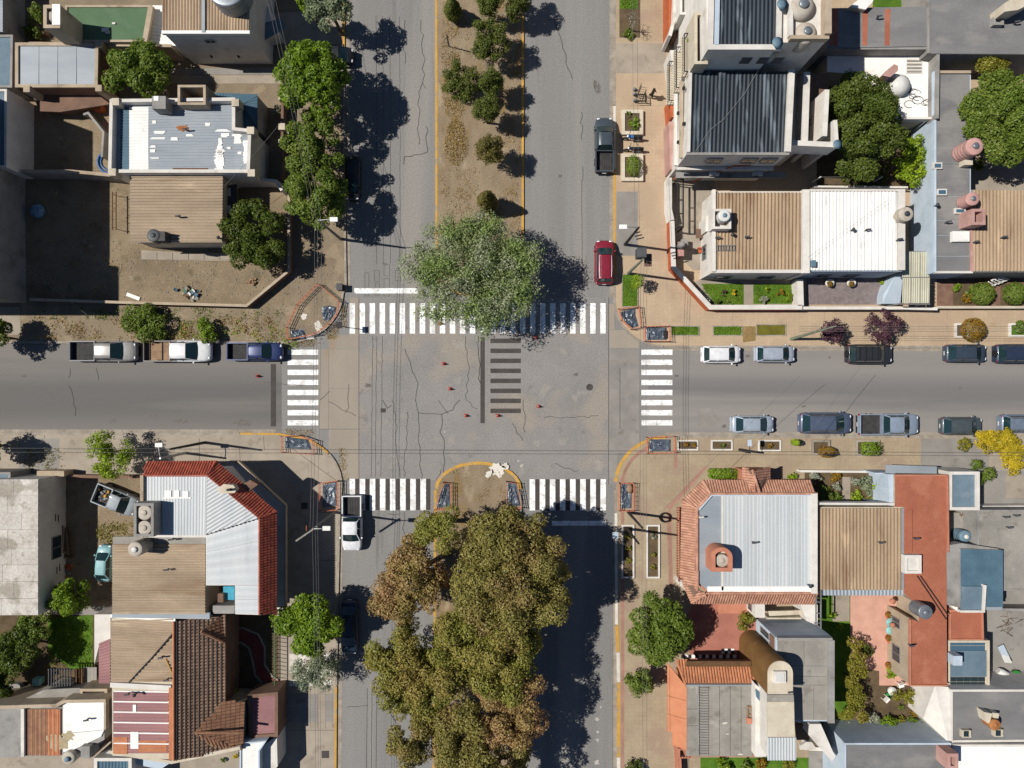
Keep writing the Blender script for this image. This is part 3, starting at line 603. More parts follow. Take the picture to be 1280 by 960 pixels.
ROOFM = dict(
 tan=surf('rusty_tan_corrugated_sheet', rgb(194,172,144), rgb(164,143,118), .5, .6, fine=.1, streak=(.25,1,1), spec=.3, stain=[(rgb(146,116,88),.4,.56,.6),(rgb(220,198,166),.7,.62,.5)], bump=.05),
 tan_v=surf('rusty_tan_corrugated_sheet_v', rgb(186,160,130), rgb(156,132,106), .5, .6, fine=.1, streak=(1,.25,1), spec=.3, stain=[(rgb(140,108,80),.5,.56,.6),(rgb(214,186,150),.9,.62,.5)], bump=.05),
 zinc=surf('zinc_sheet', rgb(166,173,178), rgb(148,157,164), .5, .5, fine=.05, streak=(.3,1,1), spec=.4, stain=[(rgb(150,150,148),.5,.6,.5)], bump=.03),
 zinc_v=surf('pale_zinc_sheet', rgb(214,216,214), rgb(198,203,204), .5, .5, fine=.05, streak=(1,.15,1), spec=.4, stain=[(rgb(176,176,170),.5,.6,.5)], bump=.03),
 white=surf('white_roof_coating', rgb(250,247,240,.85), rgb(238,234,226,.85), .7, .6, fine=.04, stain=(rgb(206,198,186),.6,.64,.5), bump=.03),
 navy=surf('dark_slate_corrugated_sheet', rgb(48,58,66), rgb(36,45,54), .6, .5, fine=.2, streak=(1.6,.22,1), spec=.4, stain=[(rgb(128,140,148),.9,.56,.55)], bump=.05),
 grey=surf('grey_membrane', rgb(140,138,136), rgb(124,123,122), .5, .9, fine=.12, fsc=14, streak=(.5,1,1), stain=[(rgb(158,154,148),.4,.58,.6)], bump=.2),
 slate=surf('blue_grey_membrane', rgb(120,140,152), rgb(106,126,140), .6, .8, fine=.07, stain=[(rgb(140,152,158),.5,.6,.5)]),
 teal=surf('teal_sheet', rgb(96,126,142), rgb(82,110,126), .6, .6, fine=.08),
 red=surf('red_brown_membrane', rgb(182,112,86), rgb(168,100,76), .5, .88, fine=.1, fsc=7, stain=[(rgb(196,130,104),.4,.56,.5)]),
 concrete=surf('stained_concrete_roof', rgb(168,162,152), rgb(146,141,132), .45, .9, fine=.1, stain=[(rgb(124,118,108),.7,.58,.6),(rgb(196,190,180),.6,.62,.5)]),
 slab=surf('mossy_roof_slabs', rgb(224,217,206), rgb(202,194,182), .35, .9, fine=.16, fsc=5, stain=[(rgb(150,140,124),.45,.54,.7),(rgb(170,160,146),1.6,.58,.6)]),
 green=surf('green_terrace_coating', rgb(100,128,94), rgb(90,118,86), .5, .85, fine=.06, stain=[(rgb(112,134,106),.5,.6,.5)]),
 magenta=surf('faded_magenta_sheet', rgb(172,126,124), rgb(154,110,110), .5, .7, fine=.08, streak=(.3,1,1)),
 brownvault=surf('brown_vault_coating', rgb(138,104,62), rgb(120,88,50), .5, .7, fine=.08, stain=[(rgb(170,140,100),.8,.66,.5)]),
 clear=surf('fibreglass_sheet', rgb(204,200,176), rgb(188,184,160), .6, .45, fine=.06))
TILEM = dict(
 terra=surf('terracotta_tile', rgb(206,156,130), rgb(184,132,108), 1.5, .8, fine=.1, island=.14),
 brown=surf('brown_clay_tile', rgb(160,130,108), rgb(136,110,92), .8, .8, fine=.12, island=.16, stain=[(rgb(146,122,100),.5,.6,.5)]),
 brown_l=surf('light_brown_clay_tile', rgb(172,128,98), rgb(150,108,84), 1, .8, fine=.1, island=.14),
 red=surf('red_glazed_tile', rgb(188,94,70), rgb(162,76,58), 1, .55, fine=.12, island=.2, spec=.45, stain=[(rgb(196,130,100),.9,.63,.5)]),
 orange=surf('orange_tile', rgb(206,138,98), rgb(188,120,84), 1, .8, fine=.08, island=.12, stain=[(rgb(168,116,80),.6,.6,.4)]),
 plain=surf('orange_flat_tile', rgb(212,142,104), rgb(200,130,94), 1, .8, fine=.05, island=.06))
def bld(name, label, poly, h, wall='white', roof='grey', par=0.0, pt=.22, z0=0, cat='house', group=None, parmat=None, root=None, hwall=None):
    P = WP(poly, h); c = (sum(p[0] for p in P)/len(P), sum(p[1] for p in P)/len(P), z0)
    root = root or thing(name, label, cat, c, group)
    MB().prism(P, z0, h-.06).build('wall', WALLM[wall], root)
    if roof: MB().prism(inset(P,.015), h-.06, h).build('roof', ROOFM[roof], root)
    if par: MB().ribbon(inset(P, pt/2), pt, h-.06, h+par, True).build('parapet', WALLM[parmat or wall], root)
    return root
def box(root, name, x0, y0, x1, y1, h0, h1, mat, **k):
    """upright block whose top is seen at photo pixels (x0,y0)-(x1,y1)"""
    a, b = W(x0,y1,h1), W(x1,y0,h1); return MB().box(a[0],a[1],h0,b[0],b[1],h1).build(name, mat, root, **k)
def blk(root, name, poly, h0, h1, mat, **k): return MB().prism(WP(poly,h1), h0, h1).build(name, mat, root, **k)
def openbox(root, name, x0, y0, x1, y1, h0, h1, mat, t=.15, floor=None):
    P = WP(rect(x0,y0,x1,y1), h1); o = MB().ribbon(inset(P,t/2), t, h0, h1, True).build(name, mat, root)
    MB().prism(inset(P,t+.005), h0, floor or h0+.1).build(name+'_floor', mat, o); return o
def corr(root, quad, hs, pitch, mat, amp=.035, name='roof_sheet', n=1, gap=.012, zoff=.045):
    """corrugated sheet over a quad of photo points A,B,C,D; ridges run from A to D, repeats run from A to B"""
    hs = hs if isinstance(hs,(list,tuple)) else [hs]*4
    A,B,C,D = [Vector((*W(p[0],p[1],h),h+zoff)) for p,h in zip(quad,hs)]; outs = []
    for s in range(n):
        f0 = s/n+(gap/n if s else 0); f1 = (s+1)/n
        a,b = A.lerp(B,f0),A.lerp(B,f1); d,c = D.lerp(C,f0),D.lerp(C,f1); L = max((b-a).length,(c-d).length)
        N = max(1,int(L/pitch+.5)); vs = []; fs = []
        prof = [(0,0),(.28,1),(.5,1),(.78,0)]
        ts = [((i+u)/N, w) for i in range(N) for u,w in prof]+[(1,0)]
        for t,w in ts:
            p = a.lerp(b,t); q = d.lerp(c,t); z = Vector((0,0,amp*w)); vs += [p+z, q+z]
        for i in range(len(ts)-1): fs.append((2*i,2*i+2,2*i+3,2*i+1))
        # hem down the four edges so that the sheet has thickness
        k = len(vs); vs += [a-Vector((0,0,.04)), b-Vector((0,0,.04)), c-Vector((0,0,.04)), d-Vector((0,0,.04))]
        e = 2*(len(ts)-1); fs += [(k,k+1,e,0),(k+2,k+3,1,e+1)]
        nrm = (b-a).cross(d-a)
        if nrm.z < 0: fs = [f[::-1] for f in fs]
        outs.append(MB().add(vs,fs).build(name, mat, root))
    return outs
def inpoly(x, y, P):
    c = False; j = len(P)-1
    for i in range(len(P)):
        if (P[i][1] > y) != (P[j][1] > y) and x < (P[j][0]-P[i][0])*(y-P[i][1])/(P[j][1]-P[i][1])+P[i][0]: c = not c
        j = i
    return c
def tiles(root, pts, mat, tw=.26, tl=.4, name='roof_tiles', flat=False, zoff=.05):
    """pts: photo points with heights (px,py,h); the first edge is the eave; tiles climb away from it"""
    P = [Vector((*W(p[0],p[1],p[2]),p[2]+zoff)) for p in pts]; o = P[0]; u = (P[1]-P[0]).normalized()
    nrm = Vector((0,0,0))
    for i in range(len(P)): nrm += (P[i]-o).cross(P[(i+1)%len(P)]-o)
    nrm.normalize()
    if nrm.z < 0: nrm = -nrm
    v = nrm.cross(u).normalized(); cen = sum(P, Vector())/len(P)
    if (cen-o).dot(v) < 0: v = -v
    Q = [((p-o).dot(u),(p-o).dot(v)) for p in P]; u0,u1 = min(q[0] for q in Q),max(q[0] for q in Q); v1 = max(q[1] for q in Q)
    m = MB(); nu = int((u1-u0)/tw)+1; nv = int(v1/tl)+1; left = u.cross(v).z < 0
    for j in range(nv):
        for i in range(nu):
            a = u0+(i+.5)*tw; b = (j+.5)*tl
            if not inpoly(a, b, Q): continue
            jz = rnd.uniform(-.006,.006); vs = []
            prof = [(-.5,0),(-.22,.6),(.1,.6),(.36,0)] if not flat else [(-.5,0),(-.42,.25),(.42,.25),(.5,0)]
            for e,lift in ((0,.03),(1.08,.006)):
                for pu,pz in prof: vs.append(o+u*(a+pu*tw)+v*(b+(e-.5)*tl)+nrm*(lift+jz+pz*tw*.32))
            fs = [(k,k+1,k+5,k+4) for k in range(3)]+[(0,3,2,1)]
            m.add(vs, [f[::-1] for f in fs] if left else fs)
    # sheathing below
    m2 = MB().poly([p-nrm*.02 for p in (P if not left else P)]); m2.build('roof_underlay', WALLM['brown'], root)
    return m.build(name, mat, root, kind='stuff')
def ridge(root, a, b, mat, r=.13, step=.42, zoff=.1, name='ridge_caps'):
    p = Vector((*W(*a),a[2]+zoff)); q = Vector((*W(*b),b[2]+zoff)); L = (q-p).length; n = max(1,int(L/step)); m = MB()
    for i in range(n):
        m.tube([p.lerp(q,i/n), p.lerp(q,(i+1.12)/n if i < n-1 else 1)], [r,r*.86], 6, True, False)
    return m.build(name, mat, root, kind='stuff')
def wall_run(name, label, pts, h, w, mat, cop=None, cat='wall', group=None, closed=False):
    P = WP(pts, h); root = thing(name, label, cat, (*P[0],0), group)
    MB().ribbon(P, w, 0, h-.06, closed).build('masonry', mat, root)
    MB().ribbon(P, w+.03, h-.06, h, closed).build('coping', cop or mat, root); return root
mat_glass = glass('window_glass'); mat_glassb = glass('blue_window_glass',(.06,.12,.17),.1)
mat_alu = surf('aluminium', rgb(190,190,188), None, 2, .4, .6, fine=.04, bump=0)
mat_iron = surf('black_iron', rgb(52,48,46), None, 2, .6, fine=.1); mat_wood = surf('brown_timber', rgb(120,88,58), rgb(94,68,46), 1.5, .85, streak=(1,6,1))
mat_shade = surf('louvre_grey', rgb(96,96,98), None, 2, .7)
def window(root, x0, y0, x1, y1, z0, z1, out=.05):
    """pane and frame on the wall face between two world points"""
    d = Vector((x1-x0,y1-y0,0)); n = Vector((d.y,-d.x,0)).normalized()*out
    f = MB(); w = .07; p = Vector((x0,y0,0)); q = Vector((x1,y1,0))
    for za,zb,s,e in ((z0,z0,p,q),(z1,z1,p,q),(z0,z1,p,p),(z0,z1,q,q),((z0),(z1),(p+q)/2,(p+q)/2)):
        f.bar(s+Vector((0,0,za)), e+Vector((0,0,zb)), w, .14, n)
    fr = f.build('window', mat_alu, root)
    MB().bar(p+Vector((0,0,(z0+z1)/2)), q+Vector((0,0,(z0+z1)/2)), z1-z0-.05, .06, n).build('pane', mat_glass, fr); return fr
mat_tank = surf('weathered_plastic_tank', rgb(206,196,180), rgb(186,174,158), 1.5, .6, fine=.06, stain=(rgb(160,148,130),1.4,.62,.5))
mat_tankw = surf('white_plastic_tank', rgb(236,234,228), rgb(220,217,210), 1.5, .5, fine=.04); mat_tankd = surf('dark_tank', rgb(74,78,80), None, 1.5, .5)
mat_tankp = surf('pink_painted_tank', rgb(214,168,158), rgb(192,148,138), 1.5, .7, fine=.07); mat_tankb = surf('blue_grey_tank', rgb(120,146,160), rgb(104,130,146), 1.5, .45)
mat_tankz = surf('galvanised_tank', rgb(160,166,170), rgb(140,147,152), 1.5, .4, .5)
def tank(label, px, py, r, h0, h1, mat=None, lidm=None, group='rooftop water tanks', cone=False):
    """(px,py) centre of the top as seen in the photo"""
    x, y = W(px,py,h1); r = r/PPM*(1-h1/H); mat = mat or mat_tank
    root = thing('water_tank', label, 'water tank', (x,y,h0), group)
    hh = h1-h0; prof = [(r*.96,h0),(r,h0+.05*hh)]
    for i in range(1,5): prof += [(r,h0+hh*(.17*i-.02)),(r*.965,h0+hh*.17*i),(r,h0+hh*(.17*i+.02))]
    prof += [(r,h0+hh*.76),(r*.9,h0+hh*.86),(r*.62,h0+hh*.95),(r*.36,h0+hh*.975)] if cone else [(r,h0+hh*.9),(r*.97,h0+hh*.935),(r*.9,h0+hh*.95),(r*.6,h0+hh*.965),(r*.34,h0+hh*.975)]
    MB().lathe(x,y,prof,22).build('body', mat, root)
    MB().lathe(x,y,[(r*.36,h0+hh*.97),(r*.38,h0+hh*1.02),(r*.3,h0+hh*1.05),(.02,h0+hh*1.055)],14).build('lid', lidm or mat_tankz, root)
    return root
def vent(label, px, py, h, kind='cowl', group='roof vent pipes', mat=None):
    x, y = W(px,py,h+.5); root = thing('vent_pipe', label, 'vent', (x,y,h), group)
    MB().tube([(x,y,h-.05),(x,y,h+.5)], .07, 8).build('pipe', mat or mat_shade, root)
    if kind == 'cowl': MB().lathe(x,y,[(.07,h+.48),(.17,h+.52),(.17,h+.56),(.03,h+.68)],10).build('cap', mat or mat_tankd, root)
    else: MB().tube([(x-.2,y,h+.5),(x+.25,y+.05,h+.5)], .08, 8).build('cap', mat or mat_shade, root)
    return root
def ac_unit(label, px, py, h, group='air conditioner units on the white building'):
    x, y = W(px,py,h); root = thing('air_conditioner', label, 'air conditioner', (x,y,h), group)
    MB().box(x-.45,y-.18,h,x+.45,y+.2,h+.6).build('case', mat_tankw, root, bevel=.03)
    MB().tube([(x-.15,y-.18,h+.3),(x-.15,y-.22,h+.3)], .24, 16).build('fan_guard', mat_tankd, root); return root

def corr_poly(root, pts, h, d, pitch, mat, amp=.04, name='roof_sheet', zoff=.045):
    """corrugated sheet cut to a convex outline; d is the photo direction of the ridges"""
    P = WP(pts,h); L = math.hypot(*d); u = (d[0]/L,-d[1]/L); v = (-u[1],u[0]); Q = [(p[0]*u[0]+p[1]*u[1], p[0]*v[0]+p[1]*v[1]) for p in P]
    t0,t1 = min(q[1] for q in Q)+1e-4,max(q[1] for q in Q)-1e-4; n = max(2,int((t1-t0)/pitch*4)); vs = []; fs = []
    for i in range(n+1):
        t = t0+(t1-t0)*i/n; xs = []
        for a,b in zip(Q,Q[1:]+Q[:1]):
            if (a[1]-t)*(b[1]-t) <= 0 and a[1] != b[1]: xs.append(a[0]+(b[0]-a[0])*(t-a[1])/(b[1]-a[1]))
        z = h+zoff+amp*(0,.5,1,.5)[i%4]
        for s in (min(xs),max(xs)): vs.append((s*u[0]+t*v[0], s*u[1]+t*v[1], z))
    fs = [(2*i,2*i+1,2*i+3,2*i+2) for i in range(n)]
    return MB().add(vs,fs).build(name, mat, root)
# ================================================================ northwest block
b = thing('tall_building', 'tall grey building at the left photo edge whose long shaded wall overlooks the dirt yard', 'building', (*W(0,270),0))
blk(b,'wall',[(-560,-80+0),(-60,105),(-60,215),(-560,215)],0,8.6,WALLM['grey'])
for (x1,y0,y1,h) in ((33,212,318,10.4),(34,318,379,11.4)):
    a = W(x1,y1); c = W(-420,y0); MB().box(c[0],a[1],0,a[0],c[1],h).build('wall', WALLM['grey'], b)
    MB().box(c[0],a[1]+.05,h,a[0]-.1,c[1]-.05,h+.12).build('roof', ROOFM['grey'], b)
wx = W(33.0,0)[0]+.01
for yy in (240,285): window(b, wx, W(0,yy+8)[1], wx, W(0,yy-8)[1], 4.2, 5.6)
b = bld('white_annex','white low annex with small dark wall openings between the tall building and dirt yard',[(-200,112),(10,112),(9.5,210),(-200,210)],3.6,'white','slate',.15)
for yy in (160,190): x,y = W(43,yy); MB().box(x-.05,y-.2,1.3,x+.03,y+.2,1.8).build('vent_opening', mat_iron, b)
b = bld('side_building','low building with pale sheet roof cut by the top left corner of the photo',[(-200,-60),(4,-60),(4,40),(-200,40)],3.0,'grey','zinc',0); corr(b,[(-200,-60),(-200,40),(4,40),(4,-60)],3.0,.3,ROOFM['zinc'])
bld('side_building','dark flat roofed annex below the pale sheet roof at the left edge',[(-200,44),(17,44),(16,110),(-200,110)],2.6,'grey','slate',.1)
# grey shed
b = bld('grey_shed','flat grey roofed shed with beige coping left of the dense green tree',[(20,54),(124,54),(123,110),(20,110)],3.3,'brown','zinc',.14,.3,parmat='beige')
for (x,y) in ((33,111),(123,55),(123,110)): box(b,'corner_pier',x-4,y-4,x+4,y+4,0,3.6,WALLM['beige'])
for i in range(4): blk(b,'roof_panel',[(25.5+23.5*i,58),(48.6+23.5*i,58),(48.2+23.5*i,106),(25.5+23.5*i,106)],3.3,3.34,ROOFM['zinc'])
# green terrace
b = bld('terrace_house','house with a green coated roof terrace and beige edge beam at the top left',[(82,7),(190,7),(183,53),(82,53)],3.2,'beige','green',.1,.2)
MB().bar((*W(189,8,3.4),3.35),(*W(181,54,3.4),3.35),.45,.3).build('edge_beam', WALLM['beige'], b)
openbox(b,'tank_tower',54,6,75,35,0,6.4,WALLM['beige'],.3,5.2); box(b,'tower_lid',65,5,75,31,6.4,6.48,ROOFM['white'])
MB().lathe(*W(62,20,6.2),[(.55,5.2),(.55,6.1),(.3,6.25)],14).build('cistern', mat_tank, b)
for (x,y,s) in ((131,37,4),(142,29,2),(134,40,2.5)): box(b,'paint_tray',x-s,y-s*.6,x+s,y+s*.6,3.2,3.3,WALLM['white'])
wall_run('terrace_wall','long low beige wall between the green terrace and the dense green tree',[(36,54),(214,57)],2.9,.25,WALLM['beige'])
b = bld('white_lean_to','white sheet lean-to between the green terrace and the tan corrugated roof',[(184,7),(226,7),(226,58),(182,54)],2.6,'white','white',0); corr(b,[(184,7),(182,54),(226,58),(226,7)],2.6,.35,ROOFM['white'],.03)
# two-storey tan roof house at top
b = bld('two_storey_house','two storey house with tan corrugated roof and blank shaded wall at the top left',[(203,-70),(314,-70),(311,40),(203,40)],6.2,'white',None)
corr(b,[(203,-70),(252,-70),(252,39),(203,39)],6.2,.27,ROOFM['tan_v'],.05); corr(b,[(256,-70),(314,-70),(311,39),(256,39)],6.2,.27,ROOFM['tan_v'],.05)
box(b,'roof_divider',252,-70,256,40,6.2,6.4,ROOFM['zinc']); box(b,'gutter',202,38,312,42,6.05,6.33,ROOFM['white'])
yy = W(0,40,6.2)[1]
for px in (247,): x = W(px,0,6.2)[0]; window(b,x,yy-.01,x+.9,yy-.01,4.4,4.8)
for px in (262,296): x = W(px,0,2)[0]; MB().box(x,yy-.12,1.6,x+.15,yy,1.9).build('wall_lamp', mat_iron, b)
tank('large round grey cistern on the tan roof at the top of the northwest block',282,-18,25,6.2,8.2,mat_tankz)
b = thing('side_porch','blue grey stepped porch beside the two storey house at the top','porch',(*W(345,30),0))
MB().prism(WP([(317,8),(335,8),(346,40),(322,46)],2.2),0,2.2).build('wall',WALLM['white'],b); MB().prism(WP([(328,28),(352,20),(356,34),(330,48)],2.6),2.3,2.4).build('roof',ROOFM['slate'],b)
# patched metal roof house
P5 = [(143,128),(298,126),(298,163),(318,165),(316,219),(141,219)]
b = bld('patched_roof_house','house with patched grey and white metal roof inside white parapets',P5,4.0,'white','zinc',.75,.3)
corr(b,[(151,134),(151,217),(162,217),(162,134)],3.98,.26,ROOFM['teal'],.04)  # shadow of the west parapet painted in as a teal strip
corr(b,[(162,134),(162,217),(186,217),(186,134)],4.0,.26,ROOFM['white'],.04)
corr(b,[(186,134),(186,217),(268,217),(268,132)],4.0,.26,ROOFM['zinc'],.04); corr(b,[(268,132),(268,217),(293,217),(293,132)],4.0,.26,ROOFM['zinc'],.04); corr(b,[(293,167),(293,217),(312,217),(312,167)],4.0,.26,ROOFM['zinc'],.04)
for (x0,y0,x1,y1) in ((191,151,196,155),(192,164,209,168),(187,172,207,174.5),(212,172,224,176),(187,182,197,185),(188,187,195,191),(187,197,200,199),(233,168,242,171),(257,154,264,158),(252,135,260,138),(270,162,288,165),(277,167,287,172),(272,173,279,198),(268,187,282,217),(291,168,304,180),(284,184,290,187),(296,190,303,193),(304,176,311,205),(165,214,310,218)):
    yy = y0
    while yy < y1-.8:
        ye = min(y1, yy+rnd.uniform(2.6,4.2)); j = min(5,(x1-x0)*.3); corr(b,[(x0+rnd.uniform(-.3,1)*j,yy),(x0+rnd.uniform(-.3,1)*j,ye),(x1-rnd.uniform(-.3,1)*j,ye),(x1-rnd.uniform(-.3,1)*j,yy)],4.0,.26,ROOFM['white'],.03,'white_patch',zoff=.09); yy = ye
splat_m = surf('rust', rgb(190,130,80), rgb(160,100,60), 2, .9)
ru = MB(); cx_,cy_ = W(229,160,4.1); q_ = random.Random(4); ru.add([(cx_,cy_,4.1)]+[(cx_+.62*math.cos(R(20*k))*q_.uniform(.55,1.2), cy_+.34*math.sin(R(20*k))*q_.uniform(.5,1.2), 4.1) for k in range(18)],[(0,1+k,1+(k+1)%18) for k in range(18)]); ru.build('rust_stain',splat_m,b)
for (x,y) in ((144,127),(294,128),(313,163),(140,215),(314,216)): box(b,'corner_pier',x-4.5,y-4.5,x+4.5,y+4.5,3.9,4.95,WALLM['cream'])
box(b,'chimney_block',190,120,207,136,3,5.4,WALLM['grey']); box(b,'chimney_cap',192,120,198,126,5.4,5.45,ROOFM['white'])
openbox(b,'chimney',222,106,257,131,0,5.2,WALLM['beige'],.22,3.2)
vent('bent dark vent on the rust stain of the patched metal roof',231,161,4.05,'t'); box(b,'loose_plank',216,210,259,212.5,4.08,4.16,mat_wood)
b = bld('blue_porch','small porch with teal gabled sheet roof beside the patched metal roof',[(262,118),(322,120),(322,162),(298,162),(298,128),(262,128)],2.8,'grey','teal',0)
corr(b,[(262,116),(322,118),(302,131),(262,128)],[2.8,2.8,3.2,3.2],.3,ROOFM['teal'],.03); corr(b,[(322,118),(322,160),(301,131),(302,131)],[2.8,2.8,3.2,3.2],.3,ROOFM['teal'],.03)
# tan roof house
b = bld('tan_roof_house','single storey house with rusty tan corrugated roof facing the bare dirt yard',[(165,221),(277,221),(276,300),(165,300)],3.8,'cream',None)
corr(b,[(163,220),(163,303),(278,303),(279,220)],3.8,.28,ROOFM['tan'],.09)
yy = W(0,302,3.8)[1]
for px in (220,238,262): x = W(px,0,2.2)[0]; window(b,x,yy+.22,x+1.1,yy+.22,1.2,2.5,.12)
MB().prism(WP([(178,313),(296,320),(296,327),(178,325)]),0,.2).build('step',mat_conc,b)
for i in range(6): MB().box(*W(178.5+19.6*i,325),.2,*W(197.5+19.6*i,316.5),.24).build('step_slab',mat_conc,b)
tank('dark rounded water tank on the tan corrugated roof by the yard',191,294,8,3.9,5.0,mat_tankd,mat_tankd); box(b,'tank_stand',197,289,206,301,3.8,4.9,WALLM['dark'])
vent('small bent vent in the middle of the tan roof by the yard',222,270,3.85,'t'); vent('thin vent at the south edge of the tan roof by the yard',273,297,3.85)
b = thing('carport','low grey carport wall and roof between the tan roof house and the pavement trees','carport',(*W(320,228),0))
MB().ribbon(WP([(281,228),(300,222),(345,226),(352,238)],2.2),.25,0,2.2).build('wall',WALLM['white'],b); blk(b,'roof',[(281,232),(296,230),(296,292),(281,294)],2.3,2.42,WALLM['dark'])
for yy in (240,262,284): box(b,'skylight',283,yy-5,288,yy+5,2.42,2.5,WALLM['white'])
# yard ground, walls
sheet('dirt_yard', rect(34,214,362,383), .136, mat_dirt); sheet('dirt_yard', rect(42,137,143,214), .136, mat_dirt)
sheet('pink_patio', [(129,152),(143,152),(143,186),(131,178)], .142, mat_rose)
sheet('driveway', [(318,18),(428,14),(428,56),(322,57)], .136, mat_conc)
sheet('yard_path', rect(215,95,428,105), .136, mat_conc); sheet('yard_path', rect(215,86,428,94), .14, mat_conc_g)
sheet('pavement_patch', [(0,384),(26,384),(27,418),(0,420)], .136, mat_conc)
wall_run('yard_wall','dark-faced wall with pale coping dividing the two dirt yards',[(26,214),(88,214),(141,219),(165,222)],2.2,.28,WALLM['grey'],WALLM['beige'])
wall_run('yard_wall','low brown wall along the south of the bare dirt yard, cut diagonally at its corner',[(37,374),(155,378),(308,382),(361,338),(361,232)],1.1,.22,WALLM['brown'],WALLM['beige'])
wall_run('yard_wall','short bent wall inside the small shaded yard',[(104,143),(110,141),(129,165),(127,196)],1.2,.18,WALLM['grey'])
wall_run('front_fence','front wall with pale square piers under the northwest street trees',[(352,225),(353,120),(356,88)],1.3,.2,WALLM['brown'])
for i,yy in enumerate((121,158,178)): tag(box(None,'fence_pier',348,yy-4,356,yy+4,0,1.7,WALLM['cream']),['pale square pier','pale square pier','pale square pier'][i]+[' of the front wall, northernmost of three',' of the front wall, middle of three',' of the front wall, southernmost of three'][i],'pier','front wall piers')
h = MB(); cx,cy = W(134,203)
h.tube([(cx+1.3*math.cos(a)*1.0+.5, cy+1.15*math.sin(a), .2) for a in [R(100+i*12) for i in range(15)]], .11, 6); h.tube([(cx+1.0*math.cos(a)+.5, cy+.85*math.sin(a), .2) for a in [R(110+i*12) for i in range(13)]], .08, 6)
tag(h.build('blue_hose', surf('blue_plastic', rgb(50,110,170), None, 2, .4), at=(cx,cy,.15)),'coiled bright blue hose by the wall of the patched roof house','hose')
# litter of the yard
mat_rubble = surf('rubble', rgb(170,164,156), rgb(120,130,130), 2, .9)
ju = thing('junk_heap','heap of pale boards and mixed rubbish by the south wall of the dirt yard','junk',(*W(238,370),.14))
for i in range(26):
    x,y = W(238+rnd.gauss(0,7), 369+rnd.gauss(0,3.5)); a = rnd.uniform(0,3.14); l = rnd.uniform(.12,.45); MB().bar((x,y,.2+rnd.random()*.2),(x+l*math.cos(a),y+l*math.sin(a),.2+rnd.random()*.3),rnd.uniform(.1,.35),.05).build('scrap',rnd.choice([WALLM['white'],mat_rubble,mat_rubble,ROOFM['teal'],mat_palewood,ROOFM['green'],mat_shade]),ju)
pl = thing('white_plank','white perforated plank lying by the south wall of the dirt yard','plank',(*W(168,371),.14)); MB().bar((*W(160,368),.2),(*W(176,374),.2),.35,.08).build('board',ROOFM['white'],pl)
wo = thing('firewood_stack','small stack of split orange firewood in the corner of the dirt yard','firewood',(*W(316,352),.14))
for i in range(9): x,y = W(316+rnd.gauss(0,2.6),352+rnd.gauss(0,2.6)); a = rnd.uniform(-.6,.9); MB().bar((x-.25*math.cos(a),y-.25*math.sin(a),.2+.05*(i%3)),(x+.25*math.cos(a),y+.25*math.sin(a),.2+.05*(i%3)),.13,.1).build('log',mat_palewood,wo)
for i in range(40): pass
st_ = MB()
for i in range(420):
    x,y = W(rnd.uniform(60,355),rnd.uniform(300,374)); s = rnd.uniform(.03,.1); st_.blob((x,y,.15),s,s*.8,s*.5,5,3)
for i in range(200):
    x,y = W(rnd.uniform(350,425),rnd.uniform(330,425)); s = rnd.uniform(.03,.09); st_.blob((x,y,.15),s,s*.8,s*.5,5,3)
for i in range(200):
    x,y = W(rnd.uniform(552,648),rnd.uniform(20,330)); s = rnd.uniform(.03,.08); st_.blob((x,y,.14),s,s*.8,s*.5,5,3)
st_.build('yard_stones',mat_rubble,kind='stuff')
bag = MB().blob((*W(51,265),.45),.7,.7,.45,12,7); tag(bag.build('bulk_bag', surf('blue_white_sack', rgb(150,180,200), rgb(90,130,160), 3, .8), at=(*W(51,265),.1)),'pale blue bulk bag lying in the shaded part of the dirt yard','bag')
b = thing('lean_shelf','thin metal rack leaning by the wall of the tan roof house','rack',(*W(152,265),.1))
for dx in (149.5,154): MB().bar((*W(dx,244),1.2),(*W(dx,291),1.2),.08,.08).build('rail',mat_wood,b)
for yy in (248,258,268,278,288): MB().bar((*W(149.5,yy),1.2),(*W(154,yy),1.2),.05,.05).build('rung',mat_wood,b)
for dx,yy in ((149.5,246),(154,289)): MB().bar((*W(dx,yy),.1),(*W(dx,yy),1.2),.05,.05).build('leg',mat_alu,b)
b = thing('yard_debris','dark grimy lean-to shed behind the grey shed','shed',(*W(80,125),0)); blk(b,'roof',[(38,115),(120,117),(138,130),(75,140),(50,139)],1.5,1.7,WALLM['brown']); blk(b,'wall',[(42,118),(118,119),(120,130),(76,137),(52,136)],0,1.5,WALLM['brown'])
for (x,y,c) in ((121,133,'orange'),):
    tag(box(None,'orange_crate',116,130,126,137,.13,1.0,WALLM['orange']),'small orange box at the end of the dark lean-to shed','box')
bush('garden_bush','leafy bush by the tank tower behind the green terrace',42,38,12,1.6,'dark'); bush('garden_bush','dark shrub behind the long beige terrace wall at the top left corner',48,16,13,2,'green'); bush('garden_bush','grey bush squeezed between the front wall piers and street trees',348,140,9,1.4,'grey')
tag(box(None,'garden_bench',33,38,58,43,.13,.6,mat_palewood),'pale plank bench by the tank tower','bench')
